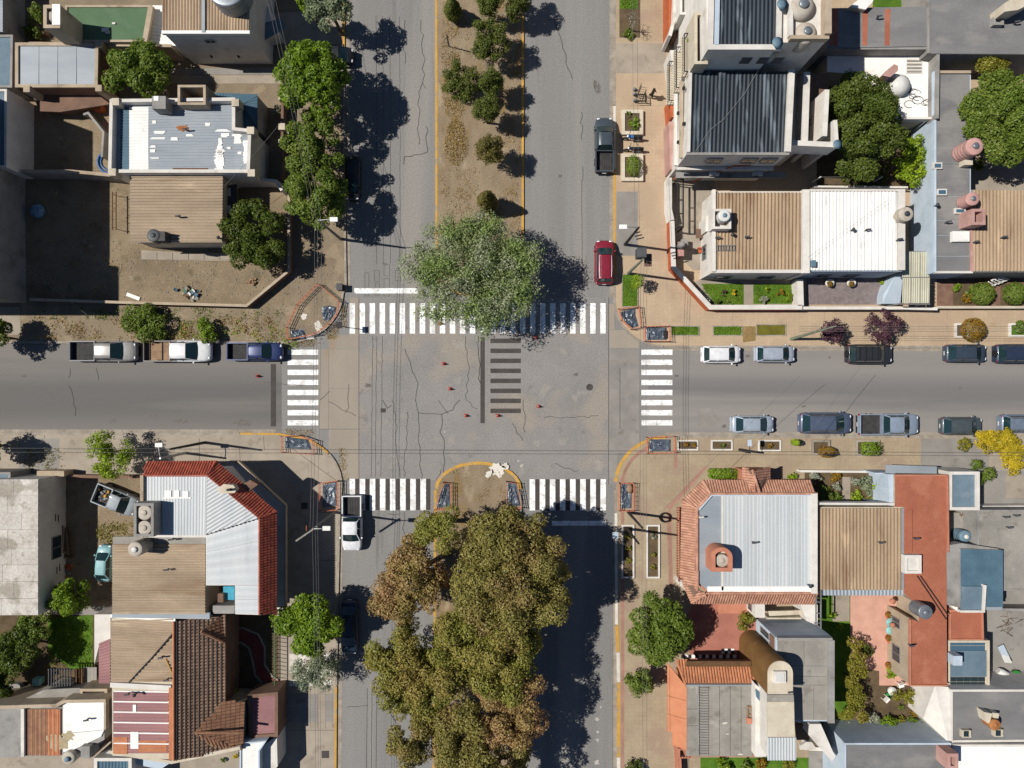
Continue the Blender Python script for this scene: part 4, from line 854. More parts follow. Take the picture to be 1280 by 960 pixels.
# ================================================================ northeast block
# --- tall white building with two dark roofs
Hs, Hn = 8.0, 11.4
b = thing('white_apartment_building','tall white building with two dark corrugated roofs at different heights and stepped west balconies','building',(*W(880,140),0))
MB().prism(WP([(862,90),(990,90),(986,192),(859,192)],Hs),0,Hs-.05).build('wall',WALLM['white'],b)
MB().ribbon(WP([(862.5,88),(860,191)],Hs),.25,Hs-.05,Hs+.25).build('parapet',WALLM['white'],b); MB().ribbon(WP([(988,89),(983,191)],Hs),.5,Hs-.05,Hs+.35).build('parapet',WALLM['white'],b); MB().ribbon(WP([(858,192.5),(986,192.5)],Hs),.22,Hs-.05,Hs+.1).build('parapet',WALLM['grey'],b)
corr(b,[(864,90),(985,90),(981,191),(861,191)],Hs,.34,ROOFM['navy'],.07)
P = [(882,-60),(1036,-60),(1034,50),(974,52),(964,62),(884,63)]
MB().prism(WP([(882,-60),(1035,-60),(1033,51),(974,53),(968,63),(884,63)],Hn),Hs-.5,Hn-.05).build('upper_storey',WALLM['white'],b)
MB().prism(WP([(882,-60),(1035,-60),(1033,51),(974,53),(968,63),(884,63)],Hn),0,Hs-.5).build('wall',WALLM['white'],b)
MB().ribbon(WP([(890,-60),(887,60.5),(972,60.5),(974,-60)],Hn),.42,Hn-.05,Hn+.25).build('parapet',WALLM['white'],b)
corr(b,[(902,-60),(973,-60),(971,60),(900,60)],Hn,.34,ROOFM['navy'],.07)
MB().ribbon(WP([(986,-60),(986,48)],Hn),.3,Hn-.05,Hn+.5).build('parapet',WALLM['white'],b); MB().ribbon(WP([(1030,-60),(1030,48)],Hn),.5,Hn-.05,Hn+.8).build('parapet',WALLM['beige'],b); MB().ribbon(WP([(985,50),(1033,50)],Hn),.3,Hn-.05,Hn+.5).build('parapet',WALLM['beige'],b)
MB().ribbon(WP([(897,-60),(894.5,58)],Hn),.35,Hn-.05,Hn+.3).build('upstand',WALLM['blue'],b)
# south face features: windows, louvres, ledge
ys = W(0,193,Hs)[1]
def wx(px): return W(px,0,Hs)[0]
for px in (890,935,960): window(b,wx(px),ys-.01,wx(px)+1.3,ys-.01,5.8,6.9)
MB().box(wx(858),ys-.25,4.4,wx(986),ys,4.6).build('ledge',WALLM['white'],b); MB().box(wx(862),ys-.55,3.0,wx(1010),ys,3.15).build('ledge',WALLM['grey'],b)
yn = W(0,63,Hn)[1]
for px in (935,957,976): x = W(px,0,Hn)[0]; MB().box(x,yn-.06,9.2,x+.8,yn,10.2).build('louvre',mat_shade,b)
MB().tube([(wx(893),ys-.15,.3),(wx(893)+2.5,ys-.15,5.4),(wx(893)+4,ys-.15,5.6)],.06,6).build('drain_pipe',WALLM['orange'],b); MB().tube([(wx(860),ys-.15,.3),(wx(870),ys-.15,2.8)],.06,6).build('drain_pipe',WALLM['orange'],b)
MB().tube([(*W(948,87,Hs),Hs+.12),(*W(930,118,Hs),Hs+.14),(*W(904,150,Hs),Hs+.14),(*W(887,163,Hs),Hs+.14),(*W(869,190,Hs),Hs+.12)],.035,5).build('cable',mat_alu,b)
for px,py in ((891,219),(945,219)): ac_unit(['white air conditioner on the shaded south wall, western of the two','white air conditioner on the shaded south wall, eastern of the two'][px>900],px,py,2.9)
# west face bands
xw = W(859.5,140,Hs)[0]; y0w,y1w = W(0,190,Hs)[1],W(0,92,Hs)[1]
for z,m in ((6.3,'beige'),(4.2,'white')): MB().box(xw-.3,y0w,z,xw,y1w,z+.25).build('band',WALLM[m],b)
for (yy,z) in ((105,7),(150,7),(125,5),(163,5)): y = W(0,yy,Hs)[1]; MB().box(xw-.22,y-.12,z,xw-.0,y+.12,z+.3).build('wall_lamp',mat_iron,b)
MB().prism(WP([(834,128),(846,128),(846,152),(836,152)],1.5),0,2.6).build('porch_roof',WALLM['orange'],b)
MB().prism(WP([(836,152),(846,152),(846,212),(838,212)],2.5),0,2.5).build('garage_front',WALLM['pink'],b)
# stepped balconies of the west face
def balcony(x0,y0,x1,y1,h):
    P = WP(rect(x0,y0,x1,y1),h); o = MB().prism(P,h-1.1,h-.9).build('balcony',WALLM['cream'],b)
    m = MB(); q = inset(P,.05)
    for i,j in ((0,1),(0,3),(3,2)):
        a,c = q[i],q[j]; m.bar((*a,h),(*c,h),.07,.07); L = math.hypot(c[0]-a[0],c[1]-a[1]); n = max(2,int(L/.22))
        for k in range(n+1): t = k/n; m.bar((a[0]+(c[0]-a[0])*t,a[1]+(c[1]-a[1])*t,h-.9),(a[0]+(c[0]-a[0])*t,a[1]+(c[1]-a[1])*t,h),.035,.035)
    m.build('railing',mat_iron,o)
balcony(836,76,852,126,3.6); balcony(845,58,856,110,5.6); balcony(855,41,872,90,7.8)
MB().prism(WP([(838,62),(862,62),(862,128),(846,128)],3),0,2.9).build('lower_wall',WALLM['white'],b)
bx = openbox(b,'terrace_box',868,15,885,80,7.0,9.8,WALLM['cream'],.25,7.8)
tag(MB().blob((*W(876,66,8.2),8.2),.6,.5,.4,10,6).build('planter_tub',mat_wood,at=(*W(876,66,8.2),7.8)),'brown planter tub in the balcony box of the tall white building','planter')
pl = thing('balcony_plant','green potted plant on the balcony ledge of the tall white building','plant',(*W(866,48,8),7.2)); MB().lathe(*W(866,48,8),[(.2,7.0),(.26,7.5),(.02,7.5)],10).build('pot',WALLM['orange'],pl); rs_ = np.random.RandomState(5)
PP,NN = clump_leaves(rs_,[(*W(866,48,8),7.8)],[.38],160); leaf_mesh('foliage',PP,NN,np.full(len(PP),.1),LF['bright'],pl,rs_)
# neighbour at the top edge
c = bld('corner_house','house with dark grey flat roof and brick red west wall at the top edge',[(849,-60),(892,-60),(889,20),(849,20)],4.6,'white','grey',.25)
MB().prism(WP([(836,-60),(843,-60),(838,44),(836,44)],2.6),0,2.6).build('front_wall',WALLM['orange'],c); MB().ribbon(WP([(846,-60),(842,26),(837,46)],3),.3,0,3.2).build('coping_wall',WALLM['white'],c); MB().prism(WP([(846,30),(858,30),(858,44),(842,44)],2),0,2.0).build('porch_roof',WALLM['brown'],c)
# east terrace of the tall building
MB().ribbon(WP([(1009,90),(1006,178)],6.6),.55,0,6.6).build('terrace_wall',WALLM['white'],b); MB().ribbon(WP([(1034,112),(1031,170)],7.2),.4,0,7.2).build('terrace_wall',WALLM['white'],b)
MB().ribbon(WP([(1044,150),(1046,180)],7.0),.35,0,7.0).build('terrace_wall',WALLM['white'],b)
MB().ribbon(WP([(983,178),(1047,181)],7.0),.45,5.0,7.0).build('terrace_wall',WALLM['white'],b); MB().prism(WP([(988,92),(1034,92),(1044,178),(984,178)],4.4),0,4.4).build('terrace_floor',WALLM['brown'],b)
MB().bar((*W(992,92,7.4),7.4),(*W(990,176,7.4),7.4),.35,.3).build('beam',WALLM['beige'],b)
tn = thing('folded_chair_frame','folded dark metal frame lying on the shaded side terrace','frame',(*W(1015,152,4.6),4.4))
for i in range(5): MB().bar((*W(1010+2.4*i,158-.5*i,4.6),4.6),(*W(1013+2.4*i,147+1.5*i,4.6),5.0),.05,.05).build('bar',mat_iron,tn)
for i in range(2): MB().bar((*W(1010,156-6*i,4.6),4.65),(*W(1021,155-5*i,4.6),4.8),.05,.05).build('bar',mat_iron,tn)
ds = MB().lathe(*W(1046,181,7.2),[(.05,7.1),(.35,7.3),(.4,7.35),(.02,7.25)],16); tag(ds.build('satellite_dish',mat_tankb,at=(*W(1046,181,7.2),7)),'pale blue satellite dish on the southeast corner of the white building','satellite dish')
tank('grey cone-topped water tank in the tall white building roof bay, northern of two',1005,4,17,Hn-1.6,Hn+.8,cone=True); tank('grey cone-topped water tank in the tall white building roof bay, southern of two',1010,38,14,Hn-1.6,Hn+.4,cone=True)
for (x,y,l) in ((978,5,'northern'),(972,53,'southern')):
    d = thing('satellite_dish','grey satellite dish on the white parapet of the tall building, '+l+' of two','satellite dish',(*W(x,y,Hn+.5),Hn)); MB().lathe(*W(x,y,Hn+.6),[(.1,Hn+.4),(.42,Hn+.6),(.45,Hn+.62),(.02,Hn+.5)],16).build('bowl',mat_tankb,d); MB().bar((*W(x,y,Hn+.4),Hn-.1),(*W(x,y,Hn+.6),Hn+.5),.08,.08).build('mount',mat_iron,d)
# --- brown roof house with patio
b = bld('brown_roof_house','white house with brown corrugated roof and a patio on its west side',[(893,239),(1002,239),(1000,341),(890,341)],4.2,'white',None)
corr(b,[(895,241),(1001,241),(1000,338),(894,338)],4.2,.32,ROOFM['tan_v'],.1)
MB().ribbon(WP([(891.5,238),(891.5,340)],4.2),.3,4.1,4.5).build('parapet',WALLM['white'],b); MB().ribbon(WP([(894,339.5),(1004,339.5)],4.2),.3,4.1,4.4).build('parapet',WALLM['white'],b); MB().ribbon(WP([(1006,238),(1006,342)],4.2),.65,0,4.5).build('party_wall',WALLM['white'],b)
yb = W(0,341,4.2)[1]
window(b,W(905,0,4.2)[0],yb-.01,W(905,0,4.2)[0]+1.4,yb-.01,1,2.4); window(b,W(960,0,4.2)[0],yb-.01,W(960,0,4.2)[0]+1.4,yb-.01,1,2.4)
xb = W(890.5,0,4.2)[0]; window(b,xb-.01,W(0,318,4.2)[1],xb-.01,W(0,300,4.2)[1],1.0,2.3)
openbox(b,'tank_bay',891,261,914,286,4.0,5.4,WALLM['white'],.2,4.5)
tank('white water tank on the northwest corner of the brown corrugated roof',906,269,7.5,4.6,5.9,mat_tankw,mat_tankb)
l = thing('roof_ladder','white aluminium ladder lying flat on the brown corrugated roof','ladder',(*W(905,310,4.3),4.3))
for yy in (307,313): MB().bar((*W(895,yy,4.4),4.42),(*W(919,yy,4.4),4.42),.07,.07).build('rail',mat_alu,l)
for i in range(7): MB().bar((*W(897+3.5*i,307,4.4),4.43),(*W(897+3.5*i,313,4.4),4.43),.06,.05).build('rung',mat_alu,l)
vent('dark vent pair beside the ladder on the brown corrugated roof',934,296,4.25,'t'); vent('dark pipe cluster at the west edge of the brown corrugated roof',897,297,4.25,'t'); vent('small vent above the ladder on the brown corrugated roof',916,293,4.25)
MB().prism(WP([(884,270),(893,262),(893,286),(884,288)],3),0,2.5).build('side_wall',WALLM['white'],b)
sheet('patio', [(838,222),(892,222),(892,338),(866,338),(838,310)], .138, mat_conc)
sheet('front_garden', [(866,354),(878,348),(1000,354),(1000,382),(892,382)], .138, mat_conc)
sheet('lawn', [(876,355),(929,355),(929,381),(894,381)], .15, mat_grass); sheet('lawn', [(941,355),(990,355),(990,380),(941,380)], .15, mat_grass)
wall_run('boundary_wall','straight white boundary wall beside the pergola patio',[(837,222),(837,262),(840,275)],1.5,.42,WALLM['white'])
wall_run('boundary_wall','white topped brick red boundary wall cutting the corner past the front lawn',[(840,276),(842,334),(888,384),(1003,384)],1.5,.42,WALLM['orange'],WALLM['white'])
pg = thing('pergola','dark timber pergola rails along the west patio wall','pergola',(*W(850,255),0))
for x in (847,854): MB().bar((*W(x,224,2.2),2.2),(*W(x,284,2.2),2.2),.12,.12).build('rail',mat_iron,pg)
for yy in (224,250,267,284): MB().bar((*W(847,yy,2.2),2.2),(*W(854,yy,2.2),2.2),.1,.1).build('crossbar',mat_iron,pg)
for x,yy in ((847,224),(854,284),(847,284)): MB().bar((*W(x,yy,2.2),.13),(*W(x,yy,2.2),2.2),.1,.1).build('post',mat_iron,pg)
tag(box(None,'patio_table',870,286,879.5,297.5,.85,.95,WALLM['brown']),'square dark red table on the patio of the brown roof house','table')
t = bpy.data.objects['patio_table']; x,y = W(875,292,.9)
bq = thing('barbecue','brick barbecue with a grey counter by the west patio wall','barbecue',(*W(852,310),.13)); box(bq,'brick_body',848,302,855,320,.13,1.6,WALLM['pink']); box(bq,'counter',852,299,860,308,.13,1.0,WALLM['grey']); MB().lathe(*W(852,306,2.2),[(.35,1.55),(.3,2.4),(.2,2.8),(.02,2.8)],10).build('chimney',WALLM['grey'],bq)
ch = thing('patio_chair','orange patio chair near the house wall','chair',(*W(875,315),.13)); box(ch,'seat',873,311,878,316,.5,.58,WALLM['orange']); box(ch,'backrest',873,309,878,310.5,.55,1.0,WALLM['orange'])
for dx in (873.4,877.2):
    for dy in (311.5,315.4): MB().bar((*W(dx,dy),.13),(*W(dx,dy),.5),.05,.05).build('leg',mat_alu,ch)
for x,y,r,st,lb in ((904,366,4.5,'purple','pink flowering plant on the lawn of the brown roof house'),(917,366,3,'yellow','yellow flowering plant on the lawn of the brown roof house'),(954,375,5.5,'grey','grey-green bush at the corner of the eastern lawn square'),(897,379,4,'dark','dark shrub beside the corner boundary wall'),(910,380,4,'green','green shrub at the foot of the front wall'),(985,371,6,'bright','leafy shrub at the east end of the lawn square'),(958,362,3,'lime','small lime plant on the eastern lawn square'),(975,366,5,'rust','reddish shrub in the middle of the eastern lawn square')):
    bush('garden_plant',lb,x,y,r,.8,st,'plant','front garden plants')
for x0,y0,x1,y1 in ((868,355,872,381),): pass
sh = thing('louvre_panel','pale slatted panel leaning on the inside of the corner wall','panel',(*W(880,371),.2))
for i in range(6): MB().bar((*W(874+2.4*i,366+2*i,.8),1.0),(*W(876+2.6*i,363+2.6*i,.4),.3),.16,.05).build('slat',WALLM['white'],sh)
# --- white roof house
b = bld('white_roof_house','house with bright white corrugated roof and grey gravel forecourt',[(1010,238),(1130,238),(1128,339),(1012,339)],4.2,'blue',None)
corr(b,[(1012,240),(1120,240),(1121,338),(1012,338)],4.2,.32,ROOFM['white'],.1)
MB().ribbon(WP([(1125.5,238),(1125.5,338)],4.2),.6,0,4.45).build('parapet',WALLM['white'],b); MB().ribbon(WP([(1011,238.5),(1130,238.5)],4.2),.2,4.1,4.4).build('parapet',WALLM['white'],b)
yb = W(0,339,4.2)[1]
for px in (1035,1070): x = W(px,0,4.2)[0]; window(b,x,yb-.01,x+1.3,yb-.01,1,2.4)
box(b,'chimney_box',1015,325,1020,333,4.2,4.8,mat_tankb)
tank('pale water tank on the east edge of the white corrugated roof',1134,267,9,3.6,5.4,mat_tank,mat_tankd)
vent('small black vent in the middle of the white corrugated roof',1067,287,4.25); vent('second small vent in the middle of the white corrugated roof',1085,287,4.25,'t'); vent('black bent vent by the east edge of the white corrugated roof',1125,299,4.4,'t')
sheet('gravel_court', [(1008,346),(1126,346),(1126,381),(1006,381)], .14, surf('purple_grey_gravel', rgb(146,134,132), rgb(124,113,112), 3, .95, fine=.25, fsc=20))
wall_run('garden_wall','white wall between the front lawn and the grey gravel court',[(1000,349),(1001,382)],1.5,.55,WALLM['white'])
wall_run('front_wall','dark front wall with pale top along the gravel court pavement',[(1003,385),(1130,385),(1172,386)],1.3,.25,WALLM['grey'],WALLM['white'])
fl = MB().prism([(*W(1116,347,2.0),),(*W(1126,341,2.0),),(*W(1124,380,1.0),),(*W(1102,380,1.0),),(*W(1102,370,1.0),)],.13,[2.2,2.4,1.2,1.2,1.2]); tag(fl.build('ramp_wall',WALLM['blue'],at=(*W(1115,365),0)),'pale blue sloping wing wall at the east end of the gravel court','wall')
for x,y,l in ((1036,354,'western'),(1063,354,'eastern')):
    p = thing('flower_pot','white flower pot with a small plant on the gravel court, '+l+' of two','flower pot',(*W(x,y),.14)); MB().lathe(*W(x,y,.4),[(.3,.14),(.42,.7),(.36,.7),(.02,.62)],12).build('pot',WALLM['white'],p); PP,NN = clump_leaves(rs_,[(*W(x+1,y+1,.8),.85)],[.25],150); leaf_mesh('foliage',PP,NN,np.full(len(PP),.08),LF['rust'],p,rs_)
bush('garden_plant','round lime plant at the foot of the white roof house wall',1101,351,4.5,.9,'lime','plant')
# carport
b = thing('fibreglass_carport','carport with cream fibreglass sheets beside the gravel court','carport',(*W(1145,350),0))
for i in range(2):
    for j in range(3): corr(b,[(1128+11.5*j,315+32.5*i),(1139+11.5*j,315+32.5*i),(1138.4+11.5*j,346.5+32.5*i),(1127.4+11.5*j,346.5+32.5*i)],2.7,.2,ROOFM['clear'],.03,'fibreglass_sheet')
for yy in (314.5,346.8,380): MB().bar((*W(1126,yy,2.7),2.62),(*W(1163,yy,2.7),2.62),.1,.1).build('beam',mat_alu,b)
for x,yy in ((1127,316),(1162,316),(1127,379),(1162,379)): MB().bar((*W(x,yy,2.7),0),(*W(x,yy,2.7),2.6),.12,.12).build('post',mat_alu,b)
for i in range(7): MB().bar((*W(1157,346+5*i,2.5),2.5),(*W(1164,346+5*i,2.5),2.5),.06,.06).build('rafter',mat_iron,b)
# --- grey flat roof strip with pale blue party wall
b = bld('flat_roof_house','long house with grey panelled flat roof and pale blue west wall',[(1167,90),(1214,90),(1214,341),(1167,341)],3.8,'blue',None,0)
ysp = [90,183,206,245,275,294,320,340]
for a,c in zip(ysp,ysp[1:]): blk(b,'roof_panel',[(1169,a+.4),(1212,a+.4),(1212,c-.3),(1169,c-.3)],3.7,3.8+.02*rnd.random(),ROOFM['grey'])
MB().ribbon(WP([(1167.5,90),(1167.5,341)],3.8),.2,3.6,4.0).build('parapet',WALLM['blue'],b); MB().ribbon(WP([(1168,340.5),(1215,340.5)],3.8),.2,3.6,3.95).build('parapet',WALLM['white'],b); MB().ribbon(WP([(1212,250),(1214,340)],3.8),.2,3.6,4.0).build('parapet',WALLM['pink'],b)
MB().ribbon(WP([(1168,91),(1212,91)],3.8),.25,3.6,4.0).build('parapet',WALLM['beige'],b)
for x,y in ((1201,263.5),(1172,208),(1177,238.5),(1178,241)): pass
for x0,y0,x1,y1 in ((1194,260,1207,267),(1167,203,1178,211),(1172,236,1184,244)): box(b,'skylight_curb',x0,y0,x1,y1,3.8,4.05,WALLM['white']); box(b,'skylight',x0+1.5,y0+1.5,x1-1.5,y1-1.5,4.05,4.08,mat_glassb)
box(b,'white_hatch',1191,289,1212,302,3.8,4.2,ROOFM['white'])
tank('pink upright water tank with grey lid at the north of the long grey flat roof',1220,182,11,3.8,6.0,mat_tankp,mat_tankz)
box(b,'tank_stand',1206,196,1216,206,3.7,4.6,WALLM['cream'])
tank('pink water tank with round lid beside the pink chimney',1217,248,8.5,3.9,5.4,mat_tankp,mat_tankz)
openbox(b,'pink_chimney',1215,261,1232,281,3.6,5.6,WALLM['pink'],.25,4.6)
vent('grey bent duct on the long grey flat roof near the white hatch',1186,277,3.9,'t'); vent('thin dark pipe on the long grey flat roof',1172,256,3.9)
# brown corrugated
b = bld('brown_roof_house','brown corrugated roof house at the right photo edge with brick paved front garden',[(1215,237),(1420,237),(1420,340),(1215,340)],3.9,'grey',None); corr(b,[(1216,238),(1420,238),(1420,339),(1216,339)],3.9,.32,ROOFM['tan_v'],.1)
vent('white bent vent in the brown roof at the right photo edge',1256,296,4,'t'); vent('pale vent at the west edge of the brown roof at the right photo edge',1221,302,4,'t')
sheet('brick_patio', rect(1170,345,1420,383), .14, surf('red_brown_paving', rgb(140,110,92), rgb(120,92,78), 2, .9, fine=.12))
sheet('planting_bed', rect(1190,355,1236,382), .152, mat_soil); sheet('planting_bed', rect(1249,355,1300,382), .152, mat_soil)
wall_run('front_wall','pale front wall along the brick paved garden at the right edge',[(1172,384),(1243,384),(1420,384)],1.0,.2,WALLM['cream'])
ball('clipped_bush','round clipped green bush on the left side of the brick paved garden',1229,367,14,1.5,'green','round front garden bushes',leaf=.08); ball('clipped_bush','round clipped green bush nearest the right edge in the brick paved garden',1269,367,14,1.5,'green','round front garden bushes',leaf=.08)
bush('garden_plant','rust flowered plant beside the clipped bush of the brick paved garden',1208,373,7,.7,'rust','plant'); bush('garden_plant','low green plants in the corner of the planting bed',1196,360,6,.6,'bright','plant'); bush('garden_plant','leafy plant between rust flowers and clipped bush',1212,364,7,.8,'green','plant')
l = thing('white_trellis','white slatted rack leaning over the front of the brown roof house','rack',(*W(1250,350),.14))
for i in range(5): MB().bar((*W(1241+4.4*i,351-1.2*i,2),1.4),(*W(1246+4.4*i,357-2*i,1),.8),.1,.06).build('slat',ROOFM['white'],l)
for s in (0,1): MB().bar((*W(1240+5*s,350+6*s,1.5),1.35-.5*s),(*W(1260+5*s,344+5*s,1.5),1.35-.5*s),.08,.06).build('rail',ROOFM['white'],l)
# --- white roof terrace
b = bld('white_terrace_house','white roof terrace with high parapet, drawn between the dark garden tree and grey roofs',[(1034,60),(1174,60),(1173,148),(1112,150),(1112,120),(1070,92),(1034,90)],3.0,'cream','white',0)
MB().ribbon(WP([(1033,60),(1173,60),(1172,148)],4.3),.25,2.9,4.3).build('parapet',WALLM['grey'],b); MB().ribbon(WP([(1131,147.5),(1172,147.5)],3.6),.2,2.9,3.6).build('parapet',WALLM['white'],b)
for x0,y0,x1,y1 in ((1133,73,1153,92),): blk(b,'hatch_slab',rect(x0,y0,x1,y1),3.0,3.06,WALLM['white'])
for i in range(4): box(b,'hatch_slat',1134,75+4.4*i,1152,77+4.4*i,3.06,3.12,ROOFM['concrete'])
MB().prism(WP([(1099,98),(1113,84),(1118,86),(1118,92),(1108,100)],4),2.9,4.6).build('chimney',WALLM['pink'],b)
MB().lathe(*W(1124,107,3.4),[(.95,3.0),(.95,3.6),(.5,4.0),(.02,4.05)],18).build('water_tank_base',mat_tankw,b)
for i in range(9):
    m = MB(); cx,cy = W(1150+rnd.uniform(-14,12),120+rnd.uniform(-10,12),3.1); r = rnd.uniform(.3,.6); m.tube([(cx+r*math.cos(R(a)),cy+r*.7*math.sin(R(a)),3.03) for a in range(0,330,30)],.025,5)
    tag(m.build('wire_coil',mat_iron,at=(cx,cy,3)),'thin dark wire coil dropped on the white roof terrace','wire','loose wire coils on the white terrace')
for x,w in ((1066,10),(1083,8),(1126,12)):
    tag(MB().bar((*W(x,62,3.6),3.7),(*W(x+w,68,3.2),3.25),.12,.12).build('dark_pole',mat_iron,at=(*W(x,64,3.3),3)),{1066:'dark pole leaning on the north parapet of the white terrace, nearest the tall building',1083:'dark pole leaning on the north parapet of the white terrace, middle one',1126:'dark pole leaning on the north parapet of the white terrace, easternmost'}[x],'pole','poles on the white terrace')
st = MB(); st.tube([(*W(1117+8*math.cos(R(a)),145+18*math.sin(R(a)),1+2.2*(a-180)/90),.6+2.4*(a-180)/90) for a in range(180,275,8)],.08,6); st.tube([(*W(1122+8*math.cos(R(a)),147+17*math.sin(R(a)),1+2.2*(a-180)/90),.6+2.4*(a-180)/90) for a in range(180,275,8)],.08,6)
sx = thing('spiral_stair','white curved outdoor stair at the southwest corner of the white terrace','stair',(*W(1122,142),0)); st.build('handrail',ROOFM['white'],sx)
for i in range(9):
    a = R(180+10*i); z = .6+2.4*i/9; MB().bar((*W(1115+8*math.cos(a),146+18*math.sin(a),z),z),(*W(1126+8*math.cos(a),148+16*math.sin(a),z),z),.28,.06).build('tread',WALLM['white'],sx)
# --- top right grey roofs
b = bld('membrane_roof_building','large grey membrane roof with brick red seam bands at the top right',[(1036,10),(1159,8),(1160,58),(1034,60)],4.4,'grey','grey',0)
for x0,x1 in ((1037,1041),(1042,1047),(1078,1084),(1106,1112)): blk(b,'seam_band',[(x0+(2 if x0<1040 else 0),11),(x1+1,11),(x1,57),(x0,57)],4.4,4.412,ROOFM['red'])
vent('dark antenna stub on the grey membrane roof',1099,20,4.4,'t')
b = bld('membrane_roof_building','larger plain grey membrane roof filling the top right corner',[(1160,-60),(1460,-60),(1460,69),(1160,67)],4.4,'grey','grey',0); MB().ribbon(WP([(1160,-60),(1160,67)],4.4),.2,4.3,4.5).build('parapet',WALLM['grey'],b)
openbox(b,'skylight_box',1242,21,1255,31,4.4,4.9,WALLM['grey'],.2,4.6); MB().prism(WP([(1253,6),(1262,0),(1280,-4),(1290,4),(1270,14),(1254,16)],6),4.4,6.2).build('roof_hut',WALLM['cream'],b)
vent('grey vent right of the square skylight on the top right roof',1272,27,4.4,'t')
b = bld('roof_hut','small white hut with dark roof top at the upper edge by the red seam roof',[(1062,8),(1082,-8),(1096,-8),(1090,4),(1082,12)],5.0,'cream','white',0,cat='hut'); sheet('moss_yard', rect(1090,-20,1137,10), .15, mat_grass)
# east court ground: dark soil and dark tufts paint in shade over the lawn
sheet('garden_soil', rect(1020,90,1165,238), .138, mat_soil); tufts('shade_tufts',1050,195,1112,236,1500,'dark',.25,.12,51)
wall_run('garden_wall','thin pale wall at the south end of the shaded garden',[(1018,233),(1135,234)],1.2,.14,WALLM['white']); 
tree('garden_tree','large dark green tree overhanging the white roof terrace, with grey branches showing','tree',1078,156,50,7.6,'dark',leaf=.15,clump=.8,n=84,sy=1.4,gaps=.06,bark=mat_bark_p)
tree('garden_tree','bright lime green climbing tree against the pale blue wall','tree',1138,200,25,3.6,'lime',leaf=.15,clump=.45,n=40,sy=1.5,gaps=.12)
tree('garden_tree','broad bright green tree at the right photo edge behind the grey flat roof','tree',1252,150,58,6.2,'green',leaf=.16,clump=.85,n=76,sy=1.15)
tree('garden_tree','olive brown small tree at the north side of the broad right edge tree','tree',1236,82,26,4.2,'hedge',leaf=.14,clump=.5)
bush('garden_bush','green bush under the pink upright water tank',1222,205,8,1.4,'green')
be = thing('garden_bench','grey stone bench lying aslant in the shaded garden','bench',(*W(1091,196),.15)); MB().bar((*W(1081,204),.5),(*W(1100,187),.5),.62,.12).build('seat',WALLM['grey'],be); MB().bar((*W(1084,201),.14),(*W(1084,201),.46),.5,.4).build('leg',WALLM['grey'],be); MB().bar((*W(1097,190),.14),(*W(1097,190),.46),.5,.4).build('leg',WALLM['grey'],be)
sw = thing('clothes_line','white clothes line posts in the shaded garden','clothes line',(*W(1058,225),.14))
for x in (1020,1096): MB().bar((*W(x,225,1),.14),(*W(x,225,1),2.0),.08,.08).build('post',ROOFM['white'],sw)
MB().bar((*W(1020,225,1),1.95),(*W(1096,225,1),1.95),.03,.03).build('line',mat_alu,sw)
sheet('side_passage', rect(1215,205,1300,238), .138, mat_conc)
# --- pavement fittings on the northeast corner
sheet('pavement_slab', [(770,55),(832,55),(832,92),(770,92)], .136, mat_conc); sheet('pavement_slab', [(770,240),(797,240),(797,320),(770,320)], .136, mat_conc_g); sheet('pavement_slab',[(770,-40),(834,-40),(834,54),(770,54)],.134,mat_tan2)
def planter(label, x0,y0,x1,y1, rim, h=.45, fill=None, grp='pavement planters', t=.22):
    r = thing('planter', label, 'planter', (*W((x0+x1)/2,(y0+y1)/2),.13), grp); P = WP(rect(x0,y0,x1,y1),h)
    MB().ribbon(inset(P,t/2),t,.1,h,True).build('rim', rim, r); MB().prism(inset(P,t+.003),.1,max(.16,h-.12)).build('soil', fill or mat_soil, r); return r
planter('pale stone planter with scrubby green plants near the motorbikes, northern of two',777,137,804,168,WALLM['cream'],.5,t=.33); planter('pale stone planter holding one lush round shrub, southern of two near the motorbikes',777,192,804,226,WALLM['cream'],.5,t=.33)
bush('planter_shrub','scrubby green shrub in the northern stone planter',793,155,8,.9,'bright',group='shrubs in the stone planters'); bush('planter_shrub','small scrubby plant at the corner of the northern stone planter',785,143,4,.7,'green',group='shrubs in the stone planters'); ball('planter_shrub','lush round shrub filling the southern stone planter',792,207,9,1.4,'bright','shrubs in the stone planters',sy=1.5)
planter('long grass planter with a young tree by the red car',777,342,798,384,mat_kerb,.2,mat_grass,t=.1)
tree('young_tree','sparse young tree on the grass strip behind the red car','tree',795,352,10,2.6,'lime',leaf=.12,clump=.3,n=14,gaps=.2)
for x0,y0,x1,y1,l in ((838,407,874.5,420,'green grass bed nearest the corner on the northeast pavement'),(891,407,928,420,'green grass bed between two others on the northeast pavement'),(945,405,983,420,'dry olive grass bed beside the leaning pole')):
    planter(l,x0,y0,x1,y1,mat_kerb,.18,mat_grass if x0<940 else surf('olive_grass',rgb(118,112,40),rgb(98,94,34),1,.95,fine=.3,fsc=12),t=.1)
tufts('lawn_blades',839,408,874,419,900,'bright',.12,.07,31,.14); tufts('lawn_blades',892,408,927,419,900,'bright',.12,.07,32,.14); tufts('lawn_blades',778,345,797,383,1200,'bright',.12,.07,33,.14); tufts('lawn_blades',878,356,928,380,1800,'bright',.12,.07,34,.15); tufts('lawn_blades',942,356,989,379,1600,'bright',.12,.07,35,.15)
sheet('planting_bed', rect(774,0,800,48), .14, mat_soil); sheet('lawn', rect(774,-30,797,12), .15, mat_grass); tufts('lawn_blades',775,-20,797,12,900,'bright',.2,.08,36,.14)
tree('young_tree','bare twiggy grey young tree with long shadow at the top of the northeast pavement','tree',790,25,11,2.8,'grey',leaf=.07,clump=.3,n=14,gaps=.3,dens=14); bush('planter_shrub','low green plants around the bare twiggy tree',785,43,8,.5,'green')
